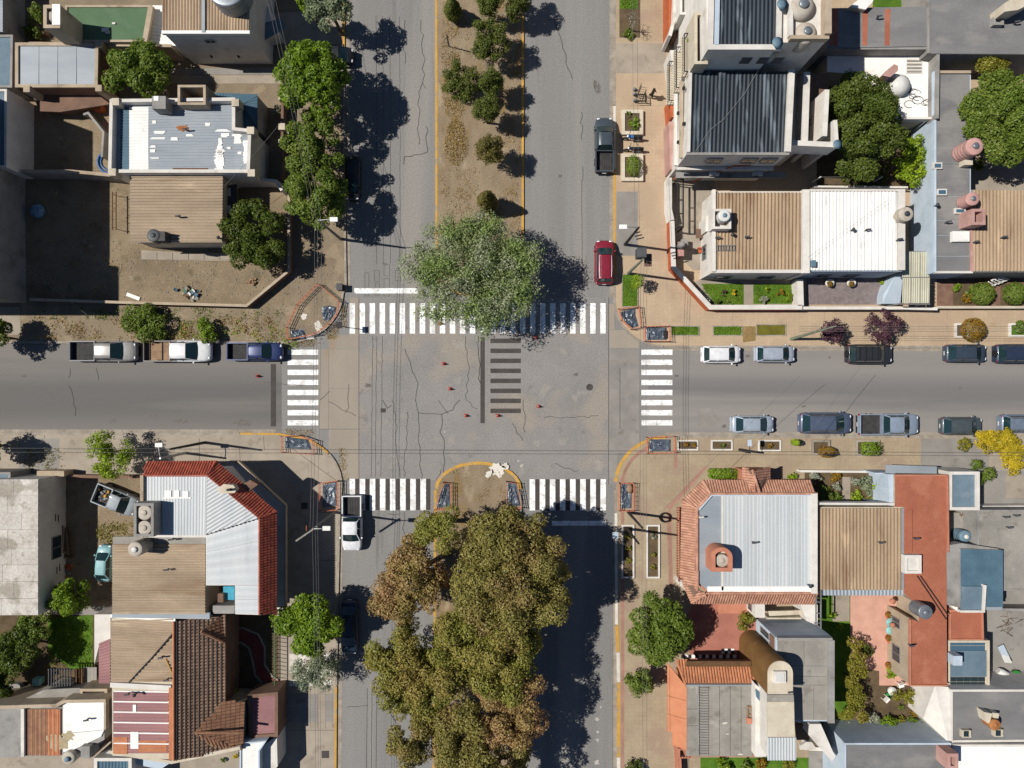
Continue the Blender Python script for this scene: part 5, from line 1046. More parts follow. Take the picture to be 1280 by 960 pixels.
for x,y,l in ((1040,412,'plum red leaved bush by the leaning pole, western of two'),(1105,407,'plum red leaved bush on the northeast pavement, eastern of two')):
    tree('plum_tree',l,'tree',x,y,[17,24][x>1050],2.8,'purple','plum trees on the northeast pavement',leaf=.13,clump=.38,n=26,tuft=.06)
planter('pale square tree pit of the eastern plum bush',1079,411,1086,421,WALLM['beige'],.2,t=.12)
planter('white rimmed bed under the rust coloured ball shrub',1194,404,1212,422,WALLM['white'],.3,t=.18); ball('ball_shrub','rust and green ball shrub in a white rimmed bed',1217,412,14.5,1.7,'rust',leaf=.08)
planter('white rimmed bed at the right photo edge',1262,404,1300,421,WALLM['white'],.3,mat_grass,t=.18); bush('planter_shrub','green shrub in the white rimmed bed at the right edge',1275,410,9,.8,'green')
sheet('dirt_patch', [(928,408),(944,408),(944,426),(928,428)], .137, mat_sand)
# ================================================================ southeast block
b = thing('terracotta_house','house with white metal roof framed by terracotta tile slopes on the southeast corner','house',(*W(935,670),0))
MB().prism(WP([(872,634),(888,616),(1021,616),(1021,741),(884,741),(872,730)],4.0),0,3.9).build('wall',WALLM['terra'],b)
hi, he = 4.1, 3.1
tiles(b,[(878,600,he),(1012,600,he),(1020,617,hi),(888,617,hi)],TILEM['terra'],.24,.36); tiles(b,[(852,625,he),(878,600,he),(888,617,hi),(871,636,hi)],TILEM['terra'],.24,.36)
tiles(b,[(850,722,he),(852,625,he),(871,636,hi),(871,736,hi)],TILEM['terra'],.24,.36); tiles(b,[(864,754,he),(850,722,he),(871,736,hi),(884,741,hi)],TILEM['terra'],.24,.36); tiles(b,[(1020,755,he),(864,754,he),(884,741,hi),(1022,741,hi)],TILEM['terra'],.24,.36)
for a,c in (((878,600,he),(888,617,hi)),((852,625,he),(871,636,hi)),((864,753,he),(884,741,hi))): ridge(b,a,c,TILEM['terra'])
for a,c in (((888,617,hi),(1021,617,hi)),((871,636,hi),(888,617,hi)),((871,636,hi),(871,738,hi)),((884,741,hi),(1021,741,hi))): ridge(b,a,c,TILEM['terra'],.15)
# porch gable
tiles(b,[(928,584,2.9),(929,612,2.9),(949,615,4.2),(940,589,4.2)],TILEM['terra'],.24,.36); tiles(b,[(962,583,2.9),(962,610,2.9),(949,615,4.2),(940,589,4.2)],TILEM['terra'],.24,.36); ridge(b,(940,587,4.2),(949,615,4.2),TILEM['terra'])
MB().prism(WP([(930,588),(960,588),(960,612),(930,612)],2.8),0,2.7).build('porch_wall',WALLM['terra'],b)
corr(b,[(904,618),(1014,618),(1014,738),(904,738)],4.12,.3,ROOFM['zinc_v'],.014,'roof_sheet',8)
blk(b,'roof_strip',[(873,637),(889,619),(903,619),(903,738),(884,738),(873,728)],4.05,4.12,ROOFM['zinc']); box(b,'seam',902,619,904.5,738,4.1,4.22,WALLM['white'])
box(b,'parapet',1014.5,617,1022,742,3.9,4.45,WALLM['white']); MB().ribbon(WP([(884,736),(1014,736)],4.1),.5,4.12,4.22).build('sill',ROOFM['white'],b); MB().ribbon(WP([(873,637),(889,618.5),(1014,618.5)],4.1),.15,4.1,4.3).build('gutter',WALLM['blue'],b)
x,y = W(902,699,6); k = (1-6/H)/PPM
P = [(x-13*k,y-16*k),(x+14*k,y-16*k),(x+14*k,y+2*k)]+[(x+14*k*math.cos(R(a)),y+2*k+13*k*math.sin(R(a))) for a in range(15,180,15)]+[(x-13*k,y+2*k)]
MB().ribbon(inset(P,.2),.36,4.1,6.0,True).build('chimney_housing',WALLM['terra'],b)
MB().prism(inset(P,.37),4.1,5.2).build('housing_floor',WALLM['cream'],b)
tank('round cream water tank inside the arched terracotta chimney housing',903,701,8,5.2,5.8,mat_tank,mat_tank)
box(b,'housing_sill',887,685,890,702,4.1,4.5,WALLM['white'])
vent('small white vent on the pale blue roof strip of the terracotta house',876.5,647,4.2,'t',mat=WALLM['white']); vent('dark vent in the middle of the white metal roof',943,679,4.2,'t'); vent('black ring vent at the southeast corner of the white metal roof',1013,733,4.3)
fe = thing('picket_fence','terracotta picket fence along the west front of the terracotta house','fence',(*W(848,690),.13))
for yy in np.arange(636,726,3.2): MB().bar((*W(848,yy,.9),.13),(*W(848,yy,.9),1.2),.1,.06).build('picket',WALLM['terra'],fe)
for z in (.5,1.1): MB().bar((*W(848,634,z),z),(*W(848,727,z),z),.08,.1).build('rail',WALLM['terra'],fe)
ball('clipped_hedge','low clipped green hedge in front of the terracotta house',904,592,14,1.0,'bright',cat='hedge',sx=1.45,sy=.5,leaf=.08,box=1)
wall_run('terracotta_wall','short terracotta garden wall beside the porch gable',[(962,586),(962,600),(985,606)],1.4,.3,WALLM['terra'])
# patio behind
sheet('terracotta_patio', [(866,752),(945,752),(958,800),(958,824),(862,824),(858,770)], .14, surf('red_patio_tiles', rgb(192,128,110), rgb(174,112,96), .6, .8, fine=.1, fsc=14))
box(None,'patio_step',898,754,945,767,.14,.45,WALLM['terra']); tag(bpy.data.objects['patio_step'],'terracotta step along the back of the terracotta house','step')
ckr = thing('checkered_tiles','row of black and white checkered tiles along the patio edge','tiles',(*W(905,815),.15))
for i in range(16): MB().box(*W(851+4.3*i,822),.15,*W(855.3+4.3*i,817.6),.17).build('tile',ROOFM['white'] if i%2 else mat_iron,ckr)
for j in range(2):
    for i in range(4): MB().box(*W(901+4*i,813+j*3.2),.15,*W(905+4*i,810+j*3.2),.17).build('tile',ROOFM['white'] if (i+j)%2 else mat_iron,ckr)
bush('patio_bush','olive bush by the white window block of the terracotta patio',932,777,13,1.4,'hedge')
wall_run('patio_wall','low white wall at the northwest of the terracotta patio',[(846,724),(852,730),(858,736)],1.0,.4,WALLM['white'])
# grey slab roof house with the brown round tower
b = bld('round_tower_house','house with grey concrete roof and a brown round ended tower with white top',[(970,797),(1041,797),(1041,902),(970,902)],5.2,'blue',None,0)
for x0,y0,x1,y1 in ((972,799,1005,832),(1005.5,799,1034,832),(990,832.5,1034,845),(990,845.5,1034,856),(988,856.5,1017,900),(1017.6,856.5,1034,900),(972,832.5,989.5,900)): box(b,'roof_slab',x0,y0,x1,y1,5.12,5.2+.015*rnd.random(),ROOFM['concrete'])
MB().ribbon(WP([(971,798),(1039,798)],5.2),.25,5.1,5.45).build('parapet',WALLM['grey'],b); MB().ribbon(WP([(1037.5,799),(1037.5,902)],5.2),.55,5.1,5.5).build('parapet',WALLM['grey'],b)
def stad(cx,cy,r,y1,h): return WP([(cx+r*math.cos(R(a)),cy+r*math.sin(R(a))) for a in range(180,361,12)]+[(cx+r,y1),(cx-r,y1)],h)
MB().prism(stad(975.5,842,16,868,7.6),0,7.5).build('tower_wall',ROOFM['brownvault'],b); MB().prism(inset(stad(975.5,842,16,868,7.6),.02),7.5,7.6).build('tower_roof',WALLM['cream'],b)
MB().prism(WP([(959.5,868.3),(992,868.3),(994,946),(959.5,946)],7.0),0,6.95).build('white_wall',WALLM['white'],b)
blk(b,'roof_band',[(959.5,868.5),(992,868.5),(992.5,877),(959.5,877)],6.95,7.1,ROOFM['concrete']); blk(b,'white_roof',[(959.5,877.3),(992.5,877.3),(993.5,921),(959.5,921)],6.95,7.15,WALLM['cream']); corr(b,[(959,921.5),(995,921.5),(995,950),(959,950)],7.0,.25,ROOFM['zinc_v'],.04)
box(b,'skylight_curb',967.5,839.5,982.5,854,7.6,7.9,WALLM['white']); box(b,'skylight',969.5,841.5,980.5,852,7.9,7.95,mat_tankw)
vent('rust stained white vent on the edge of the tower roof',988,866,7.2,'t')
splat('rust_streak',985,864,4.5,splat_m,7.62,9,'structure') if False else None
blk(b,'low_wall',[(1000,754),(1022,756),(1022,782),(1008,776)],0,2.6,WALLM['white']); box(b,'window_block',944,754,956,772,0,2.8,WALLM['white']); x,y = W(947,770,2.8)[0],W(0,772,2.8)[1]
window(b,W(944,0,2.8)[0]-.0,W(0,768,2.8)[1],W(944,0,2.8)[0]-.0,W(0,758,2.8)[1],1.0,2.0)
xb = W(970,0,5.2)[0]
for (ya,yb_) in ((801,808),(812,819)): window(b,xb-.01,W(0,yb_,5.2)[1],xb-.01,W(0,ya,5.2)[1],1.5,3.6)
MB().box(xb-.1,W(0,830,5.2)[1],3.9,xb,W(0,798,5.2)[1],4.9).build('brown_band',WALLM['brown'],b)
blk(b,'garden_beam',[(960,764),(1003,763),(1004,768),(962,770)],1.9,2.1,WALLM['cream']); blk(b,'garden_wall',[(960,772),(1002,772),(1002,774),(958,774)],0,1.4,WALLM['cream'])
blk(b,'porch_roof',[(994,905),(1012,905),(1012,925),(996,925)],2.8,3.0,WALLM['brown']); blk(b,'gable_wall',[(1012,905),(1026,905),(1044,946),(1040,952),(1010,918)],0,4.2,WALLM['white']); blk(b,'gable_cap',[(1001,932),(1013,925),(1022,938),(1000,937)],2.9,3.2,WALLM['white'])
l = thing('steel_ladder','steel ladder frame leaning up the east wall by the shaded garden','ladder',(*W(1025,770),.14))
for a,c in (((1020,744,4.0),(1020,780,4)),((1026,738,4),(1026,786,4))): MB().bar((*W(*a),a[2]),(*W(*c),c[2]),.1,.1).build('rail',mat_alu,l)
for yy in (752,766,778): MB().bar((*W(1020,yy,4),4),(*W(1026,yy+1,4),4),.08,.08).build('rung',mat_alu,l)
for x,yy in ((1026,739),(1026,785)): MB().bar((*W(x,yy,4),.1),(*W(x,yy,4),4),.08,.08).build('post',mat_alu,l)
# --- orange tile roof house
b = bld('orange_roof_house','house with orange tile border and grey concrete slab roof south of the terracotta patio',[(857,856),(945,856),(945,946),(857,946)],4.0,'terra',None)
ho, hl = 4.1, 3.0
tiles(b,[(846,824,hl),(938,824,hl),(948,855,ho),(856,855,ho)],TILEM['orange'],.26,.4); [MB().prism(WP([(836 if c < 919 else 842,a),(857,max(a,857)),(857,max(c,857.5)),(836 if c < 919 else 842,c)],3.6),2.9,[3.0,4.05,4.05,3.0]).build('roof_panel',TILEM['plain'],b) for a,c in ((832,873),(873.4,896),(896.4,918),(918.4,935))]
ridge(b,(846,826,hl),(857,856,ho),TILEM['orange']); MB().bar((*W(858,829,3.5),3.55),(*W(938,829,3.5),3.55),.5,.25).build('shadow_gap_bar',mat_wood,b)  # dark bar paints in the shadow gap across the tile slope
xs = [857.5,872.5,886,899.5,913,926.5,941]
for i,(a,c) in enumerate(zip(xs,xs[1:])):
    for (ya,yb_) in (((856.5,886),(886.5,907),(907.5,945)) if i == 0 else ((856.5,945),)): box(b,'roof_slab',a+.3,ya,c-.3,yb_,3.9,4.0+.03*rnd.random(),ROOFM['concrete'])
ld = MB(); [ld.bar((*W(873,860+3.3*i,4.1),4.08),(*W(885,860+3.3*i,4.1),4.08),.05,.05) for i in range(26)]; ld.bar((*W(873,857,4.1),4.1),(*W(873,945,4.1),4.1),.09,.1); ld.build('grating',WALLM['grey'],b)
MB().ribbon(WP([(857,856),(945,856)],4),.12,4.0,4.12).build('gutter',ROOFM['zinc'],b)
tb = thing('timber_trestle','small timber trestle lying on the grey slab roof','trestle',(*W(937,892,4.1),4.03))
for dx in (934.5,939.5): MB().bar((*W(dx,882,4.1),4.1),(*W(dx,905,4.1),4.1),.12,.12).build('rail',mat_palewood,tb)
for yy in (884,893,900): MB().bar((*W(934.5,yy,4.1),4.14),(*W(939.5,yy,4.1),4.14),.1,.1).build('crossbar',mat_palewood,tb)
box(tb,'block',934,898,940,905,4.05,4.3,WALLM['terra'])
for x,y,r in ((890,878,4),(893,891,2),(920,876,4),(908,915,3)): splat('lime_spill',x,y,r,mat_kwhite,4.05,int(x),'stuff',9,.3)
openbox(b,'window_bay',848,936,866,948,0,2.2,WALLM['terra'],.15,1.0)
for i in range(4): MB().bar((*W(851+3.6*i,937,2.2),2.22),(*W(851+3.6*i,947,2.2),2.22),.06,.05).build('grille_bar',mat_iron,b)
MB().prism(WP([(944,855),(960,868),(958,946),(944,946)],5.0),0,5.0).build('white_parapet',WALLM['white'],b); MB().prism(WP([(945,862),(952,868),(952,880),(946,872)],5.2),5.0,5.1).build('green_glass',mat_glassb,b)
sheet('back_garden', rect(875,946,1010,1010), .14, mat_grass); bush('garden_bush','flowering bush below the grey slab roof at the bottom edge',905,955,11,1.0,'bright'); bush('garden_bush','red tipped bush below the grey slab roof at the bottom edge',950,955,9,1.0,'rust'); bush('garden_bush','low bush beneath the corrugated tower strip at the bottom edge',985,955,9,.9,'hedge'); bush('garden_bush','dark bush at the bottom edge west of the flowering bush',930,956,8,.9,'green')
wall_run('front_fence','terracotta front pier wall at the bottom edge of the southeast pavement',[(848,934),(850,975)],1.2,.4,WALLM['terra'])
# --- brown corrugated and red roofs
b = bld('brown_roof_house','brown corrugated roof house between the white metal roof and the red brown roof',[(1024,634),(1129,634),(1130,742),(1024,742)],3.7,'cream',None)
corr(b,[(1025,635),(1127,635),(1127,737),(1025,737)],3.7,.32,ROOFM['tan_v'],.1); corr(b,[(1025,737),(1131,737),(1131,744),(1025,744)],3.66,.32,ROOFM['zinc'],.06); box(b,'gutter',1127.5,635,1131,737,3.6,3.85,ROOFM['zinc']); MB().ribbon(WP([(1022,629.5),(1118,630)],3.9),.2,3,3.95).build('parapet',WALLM['white'],b)
vent('rusty bent vent in the middle of the brown corrugated roof beside the red roof',1102,679,3.8,'t')
PR = [(1119,594),(1183,594),(1184,856),(1137,856),(1137,773),(1149,777),(1149,756),(1137,748),(1130,742),(1130,634),(1119,634)]
b = bld('red_roof_house','long house with red brown flat roof and beige west wall with windows',PR,3.9,'beige','red',0)
for a,c in (((1118.5,594),(1183,594)),((1183.5,594),(1184.5,690)),((1137,774),(1137,855)),((1137,856),(1184,856))): MB().ribbon(WP([a,c],3.9),.14,3.8,4.05).build('parapet',WALLM['terra'],b)
for yy in (634,659,675): blk(b,'roof_seam',[(1131,yy),(1182,yy),(1182,yy+.7),(1131,yy+.7)],3.9,3.92,ROOFM['red'])
MB().ribbon(WP([(1136,637),(1136,690)],3.9),.5,3.9,4.02).build('roof_upstand',ROOFM['red'],b); MB().tube([(*W(1147,720,4),3.96),(*W(1183,774,4),3.96)],.06,5).build('cable',mat_iron,b); MB().tube([(*W(1151,720,4),3.96),(*W(1186,770,4),3.96)],.06,5).build('cable',mat_iron,b)
xb = W(1137,0,3.9)[0]-.01
for ya,yb_ in ((782,794),(818,838)): window(b,xb,W(0,yb_,3.9)[1],xb,W(0,ya,3.9)[1],1.1,2.4)
for yy in (762,793): MB().lathe(xb-.2,W(0,yy,3.9)[1],[(.2,1.3),(.25,1.6),(.02,1.55)],10).build('wall_pot',WALLM['terra'],b)
openbox(b,'white_hatch',1131,694,1152,717,3.9,4.5,WALLM['white'],.25,4.35)
tank('round grey galvanised tank in the notch of the red brown roof',1158,766,9,3.9,5.6,mat_tankz,mat_tankz); vent('dark vent on the west rim of the red brown roof',1140,808,4,'t'); vent('long bent vent on the red brown roof below the pale blue wall',1146,674,4,'t')
MB().prism(WP([(1108,581),(1171,583),(1171,592),(1108,591)],2.9),2.7,2.9).build('canopy',ROOFM['zinc'],b); MB().ribbon(WP([(1094,592),(1118,592),(1118,630),(1096,630)],2.6),.16,0,2.6).build('yard_wall',WALLM['blue'],b); blk(b,'blue_wall',[(1110,593),(1118.5,593),(1118.5,632),(1112,632)],0,3.6,WALLM['blue'])
c = bld('small_flat_house','small flat blue grey roof with white parapet beside the red brown roof',[(1184,589),(1222,589),(1222,637),(1184,637)],3.4,'white','slate',.3,.28)
b = bld('red_lower_roof','lower red brown flat roof between the white ramp wall and the blue roof',[(1186,762),(1228,762),(1229,800),(1186,800)],3.0,'terra','red',.12,.15,cat='extension')
b = bld('glass_roof_extension','blue grey flat roof extension with glazed strips at both ends',[(1184,800),(1236,800),(1236,861),(1184,861)],3.1,'cream',None,.12,.2,cat='extension')
blk(b,'roof',[(1187,813.5),(1233,813.5),(1233,846),(1187,846)],3.0,3.16,ROOFM['slate'])
for i in range(5):
    for ya,yb_ in ((802,806.8),(807.4,813),(846.5,852),(852.6,858)): fr = blk(b,'glass_pane',[(1187+9*i,ya),(1195.3+9*i,ya),(1195.3+9*i,yb_),(1187+9*i,yb_)],3.0,3.1,mat_glassb if ya < 820 else mat_glass)
box(b,'chimney',1192,820,1203,832,3.1,4.3,WALLM['blue']); blk(b,'pink_flue',[(1187,816),(1192,819),(1192,830),(1187,824)],3.1,3.7,WALLM['pink'])
b = bld('blue_roof_house','house with teal blue flat roof and grey parapet left of the concrete roof',[(1201,686),(1254,688),(1254,759),(1201,759)],4.2,'grey','teal',.0)
blk(b,'parapet',[(1183,682),(1202,679),(1248,686),(1250,690),(1203,688),(1200,760),(1184,756)],3.0,3.9,WALLM['grey']); MB().prism(WP([(1183,690),(1199,700),(1203,764),(1196,764),(1183,752)],3.4),0,[2.8,3.8,3.8,3.6,2.8]).build('ramp_wall',WALLM['white'],b); blk(b,'lower_roof',[(1203,733),(1228,733),(1227,762),(1202,762)],4.2,4.4,ROOFM['slate']); MB().ribbon(WP([(1200,764),(1229,764),(1231,731)],4.5),.2,4.1,4.6).build('trim',WALLM['white'],b); MB().prism(WP([(1230,757),(1254,757),(1254,763),(1230,763)],4),3.5,3.9).build('gutter',ROOFM['zinc'],b)
tank('dark blue grey tank on the small concrete terrace behind the red roof',1208,671,7.5,.5,2.6,mat_tankb,mat_tankw)
b = bld('concrete_terrace','small tan concrete terrace with wire frames beside the red brown roof',[(1185,641),(1220,641),(1220,684),(1185,682)],1.2,'cream','concrete',.0,cat='terrace')
wf = thing('wire_rack','folded brown wire frame on the tan concrete terrace','frame',(*W(1207,644,1.3),1.2))
for i in range(4): MB().bar((*W(1201+3*i,642,1.4),1.25),(*W(1203+3*i,646,1.4),1.3),.05,.05).build('bar',mat_wood,wf)
MB().bar((*W(1200,644,1.4),1.32),(*W(1213,644,1.4),1.32),.05,.05).build('bar',mat_wood,wf)
b = bld('concrete_roof_house','rough grey concrete roof at the right edge below the gravel yard',[(1221,637),(1420,637),(1420,738),(1254,738),(1254,690),(1221,683)],3.2,'grey','concrete',.1,.15)
for i,(x,y) in enumerate(((1259,647),(1272,645),(1263,660))): vent(['thin dark pipe stub on the rough concrete roof, western','thin dark pipe stub on the rough concrete roof, eastern','thin dark pipe stub on the rough concrete roof, southern'][i],x,y,3.25,'t')
sheet('concrete_yard', [(1233,738),(1420,738),(1420,862),(1233,862)], .14, mat_conc_g); sheet('gravel_yard', rect(1222,588,1420,637), .139, mat_conc_g); sheet('concrete_square', rect(1256,594,1420,622), .145, mat_conc)
wall_run('yard_wall','pale wall between gravel yard and the rough concrete roof',[(1222,634),(1420,633)],1.6,.22,WALLM['white']); wall_run('yard_wall','grey wall at the north of the concrete back yard by the right edge',[(1252,762),(1420,764)],1.6,.2,WALLM['grey'])
l = thing('sun_lounger','pale blue and white sun lounger on the concrete back yard','sun lounger',(*W(1256,818),.14)); MB().bar((*W(1250,807,.4),.45),(*W(1257,821,.4),.42),.62,.1).build('mattress',WALLM['blue'],l); MB().bar((*W(1257,820,.5),.45),(*W(1260,828,.9),.95),.66,.1).build('backrest',ROOFM['white'],l)
for p in ((1249,809),(1253,806),(1256,823),(1261,820)): MB().bar((*W(*p),.14),(*W(*p,.4),.42),.06,.06).build('leg',mat_alu,l)
l = thing('white_boiler','long white cylinder lying by the dark gap of the back yard','boiler',(*W(1257,843),.14)); MB().tube([(*W(1247,838,.5),.55),(*W(1250,840,.5),.6),(*W(1266,850,.5),.6),(*W(1269,852,.5),.55)],[.3,.42,.42,.3],14).build('body',mat_tankw,l); box(l,'end_box',1262,845,1270,853,.14,1.1,WALLM['white'])
tag(MB().lathe(*W(1271,843,.5),[(.35,.14),(.38,.6),(.34,.62),(.02,.55)],14).build('green_bucket',surf('green_plastic',rgb(60,150,70),None,2,.4),at=(*W(1271,843),.14)),'green bucket beside the white cylinder in the back yard','bucket')
for i in range(14):
    x,y = W(1262+rnd.gauss(0,7),778+rnd.gauss(0,7),.2); m = MB().tube([(x,y,.18),(x+rnd.uniform(-.6,.6),y+rnd.uniform(-.4,.4),.22),(x+rnd.uniform(-.9,.9),y+rnd.uniform(-.6,.6),.18)],.02,4); tag(m.build('dry_twig',mat_wood,at=(x,y,.15)),'thin dry twig scattered on the concrete back yard','twig','twigs on the concrete yard')
# --- lower right grey roofs
b = bld('grey_membrane_house','grey membrane roof with small skylights at the bottom right corner',[(1187,861),(1420,861),(1420,925),(1187,927)],4.0,'white','grey',.15,.2)
for x,y in ((1208,918),(1248,917)):
    box(b,'skylight_curb',x-5,y-5,x+6,y+4,4.0,4.4,WALLM['cream']); box(b,'skylight',x-3,y-4,x+3,y+3,4.4,4.45,mat_glass)
blk(b,'flue_block',[(1230,890),(1240,892),(1237,905),(1233,903)],4,5,WALLM['cream']); blk(b,'flue_block',[(1241,891),(1249,892),(1248,898),(1242,898)],4,4.8,WALLM['cream']); tank('rusty brown flue pot on the grey membrane roof at the bottom right',1245,907,7,4.0,5.2,splat_m,splat_m,'flue pots')
MB().prism(WP([(1167,856),(1183,857),(1187,926),(1181,924),(1162,905)],3.6),0,[3.8,3.9,4.1,4.1,2.6]).build('white_gable',WALLM['white'],b)
b = bld('pale_wall_house','pale blue walled house with grey roof along the bottom edge',[(1055,928),(1188,928),(1188,1040),(1055,1040)],4.4,'blue','grey',.12,.15)
b = bld('white_roof_corner','plain white roof in the bottom right corner with a pink chimney',[(1190,930),(1420,930),(1420,1040),(1190,1040)],4.3,'white','white',.1,.2,cat='house'); openbox(b,'chimney',1184,942,1198,962,4.2,6.0,WALLM['pink'],.3,5)
c = thing('blue_dome','bright blue dome cap beside the white gable at the bottom edge','dome',(*W(1049,953,2),0)); MB().blob((*W(1049,953,2.2),1.9),.42,.42,.35,12,7).build('cap',surf('bright_blue_plastic',rgb(40,120,190),None,2,.4),c); MB().tube([(*W(1049,953,2.2),.1),(*W(1049,953,2.2),1.8)],.25,10).build('post',WALLM['white'],c)
wall_run('white_wall','white court wall at the bottom edge between the tower and the grey roof',[(1012,936),(1053,938)],2.2,.3,WALLM['white']); sheet('white_court', rect(1010,938,1056,1000), .15, mat_conc_g)
# --- back garden
sheet('garden_soil', rect(1041,744,1190,912), .138, mat_soil); sheet('shaded_lawn', rect(1022,744,1062,912), .142, mat_grass); sheet('pink_terrace', [(1062,742),(1138,742),(1138,856),(1098,856),(1098,838),(1062,832)], .146, surf('pink_terrace_tiles', rgb(222,172,150), rgb(206,156,136), .8, .85, fine=.08, fsc=14)); sheet('garden_path', rect(1040,744,1061,776), .146, mat_conc)
hd = tree('garden_hedge','tall yellow green hedge row between the shaded lawn and pink terrace','hedge',1068,852,24,3.2,'hedge',leaf=.12,clump=.42,n=20,blobs=[(0,-1.9,.5),(.1,-1.4,.5),(0,-.9,.55),(.15,-.4,.55),(-.05,.1,.6),(0,.6,.6),(-.1,1.15,.6),(-.3,1.65,.6),(.4,1.9,.45)])
for x,y,r,h,st,l in ((1109,905,12,1.6,'bright','bright green bush at the south end of the back garden'),(1090,900,11,1.2,'grey','white flecked bush beside the bright green bush'),(1083,812,8,1.2,'dark','dark bush on the shaded side of the hedge row'),(1140,872,12,1.3,'hedge','yellow green bush below the red roof house'),(1124,884,4.5,.6,'green','small round plant in the bare garden soil, western'),(1143,890,6,.7,'rust','small brown plant in the bare garden soil, eastern'),(1163,885,7,1.0,'rust','pink flecked bush by the white gable wall'),(1158,900,8,1.1,'green','green bush at the foot of the white gable wall'),(1114,842,8,1.3,'lime','lime shrub at the south end of the potted terrace'),(1041,768,5,.7,'lime','small plant by the garden path at the brown roof wall'),(1050,783,5,.8,'lime','lone plant on the edge of the shaded lawn'),(1120,868,8,.9,'hedge','low olive plants beside the green chair'),(1140,902,7,.9,'green','dark green bush near the pale blue wall'),(1125,900,6,.9,'hedge','low bush between bright green bush and dark green bush')):
    bush('garden_plant',l,x,y,r,h,st,'plant','back garden plants')
def roundtable(label,x,y,r,m):
    t = thing('garden_table',label,'table',(*W(x,y),.15)); c = W(x,y,.8); MB().lathe(*c,[(r,.76),(r,.8),(.02,.8)],16).build('top',m,t); MB().tube([(*c,.15),(*c,.76)],.06,8).build('leg',mat_alu,t)
    return t
mt = surf('turquoise_plastic',rgb(150,205,200),None,2,.5)
roundtable('round pale turquoise table on the pink terrace, northern of two',1113,778,.42,mt); roundtable('round pale turquoise table on the pink terrace, southern of two',1113,788,.42,mt)
for i,(x,y,l) in enumerate(((1112,769,'terracotta pot with a leggy plant at the north of the potted terrace'),(1112,798,'brown potted plant below the turquoise tables'),(1112,832,'terracotta pot at the south end of the row of pots'))):
    p = thing('plant_pot',l,'plant pot',(*W(x,y),.15),'pots along the beige wall'); MB().lathe(*W(x,y,.4),[(.32,.15),(.45,.62),(.4,.62),(.02,.56)],14).build('pot',WALLM['orange'],p); PP,NN = clump_leaves(rs_,[(*W(x,y,.8),.75)],[.28],120); leaf_mesh('foliage',PP,NN,np.full(len(PP),.07),LF['rust'],p,rs_)
def gchair(label,x,y,m,rz=0,grp='garden chairs'):
    c = thing('garden_chair',label,'chair',(*W(x,y),.15),grp,rz); MB().box(-.25,-.25,.42,.25,.25,.48).build('seat',m,c,local=True); MB().box(-.25,.2,.48,.25,.27,.95).build('backrest',m,c,local=True)
    for sx in (-.22,.22):
        for sy in (-.22,.22): MB().box(sx-.025,sy-.025,0,sx+.025,sy+.025,.42).build('leg',m,c,local=True)
gchair('dark grey chair on the pink terrace, northern of two',1113,806,mat_shade); gchair('dark grey chair on the pink terrace, southern of two',1113,823,mat_shade); gchair('white chair between the two dark grey chairs',1115,815,ROOFM['white'],.4); gchair('white chair on the bare soil of the back garden',1104,871,ROOFM['white'],.8); gchair('white plastic chair by the foot of the red roof house',1122,853,ROOFM['white'],.3)
tag(MB().lathe(*W(1114,863,.3),[(.35,.15),(.42,.6),(.02,.62)],14).build('white_tub',mat_tankw,at=(*W(1114,863),.15)),'round white tub on the back garden soil','tub'); tag(MB().lathe(*W(1110,869,.3),[(.25,.15),(.27,.5),(.02,.5)],12).build('green_bucket',bpy.data.materials['green_plastic'],at=(*W(1110,869),.15)),'bright green bucket on the back garden soil','bucket')
for i in range(7): x,y = W(1150+3.2*i+rnd.uniform(-1,1),863+rnd.uniform(-4,8),.5); tag(MB().bar((x,y,.15),(x+rnd.uniform(-.3,.3),y+rnd.uniform(-.3,.3),.15+rnd.uniform(.3,.8)),.35,.3).build('stored_box',rnd.choice([WALLM['blue'],WALLM['white'],mat_shade,mt]),at=(x,y,.15)),'small box in the clutter heaped under the south end of the red roof','box','clutter under the red roof end')
# front gardens
sheet('garden_soil', rect(1005,590,1119,632), .14, mat_soil); sheet('garden_path', rect(1052,596,1062,628), .147, mat_conc)
wall_run('front_wall','thin white front wall along the planted front gardens',[(1000,589),(1108,590)],.9,.18,WALLM['white'])
for x,y,r,h,st,l in ((1030,617,13,1.5,'dark','dark dense shrub in the corner by the white metal roof'),(1046,608,6,.9,'grey','white flowered plant at the path of the front garden'),(1044,620,8,1.2,'green','green shrub beside the dark shrub in the front garden'),(1018,596,9,.9,'grey','pale flowering border behind the front wall'),(1042,595,8,.8,'rust','rust coloured plants behind the front wall'),(1081,603,10,1.4,'olive','round grey green shrub in the front garden'),(1068,601,6,.7,'grey','white blossom plant behind the front wall'),(1088,616,6,1,'olive','small grey green ball shrub in the front garden'),(1070,620,8,.9,'lime','yellow green plants along the pale roof edge'),(1086,624,7,.8,'hedge','low olive plants along the pale roof edge'),(990,595,6,.8,'lime','lime plants behind the wall beside the porch gable')):
    bush('garden_plant',l,x,y,r,h,st,'plant','front garden plants of the southeast houses')
tree('spiky_shrub','bright star-shaped green shrub beside the pale blue wall','shrub',1099,609,8,1.6,'lime',leaf=.12,clump=.25,n=20,tuft=.06)
tree('flowering_tree','golden yellow flowering tree on the southeast pavement at the right edge','tree',1250,560,31,3.6,'yellow',leaf=.1,dens=50,clump=.36,n=80,blobs=[(-.5,-.3,.55),(.1,-.25,.6),(.55,.15,.55),(.5,.7,.4)]); tree('street_shrub','green mixed shrub column below the yellow flowering tree','tree',1228,598,15,2.6,'green',leaf=.12,clump=.4,n=14,sy=2.0); bush('street_bush','olive bush at the kerb left of the yellow flowering tree',1204,556,9,1.4,'hedge')
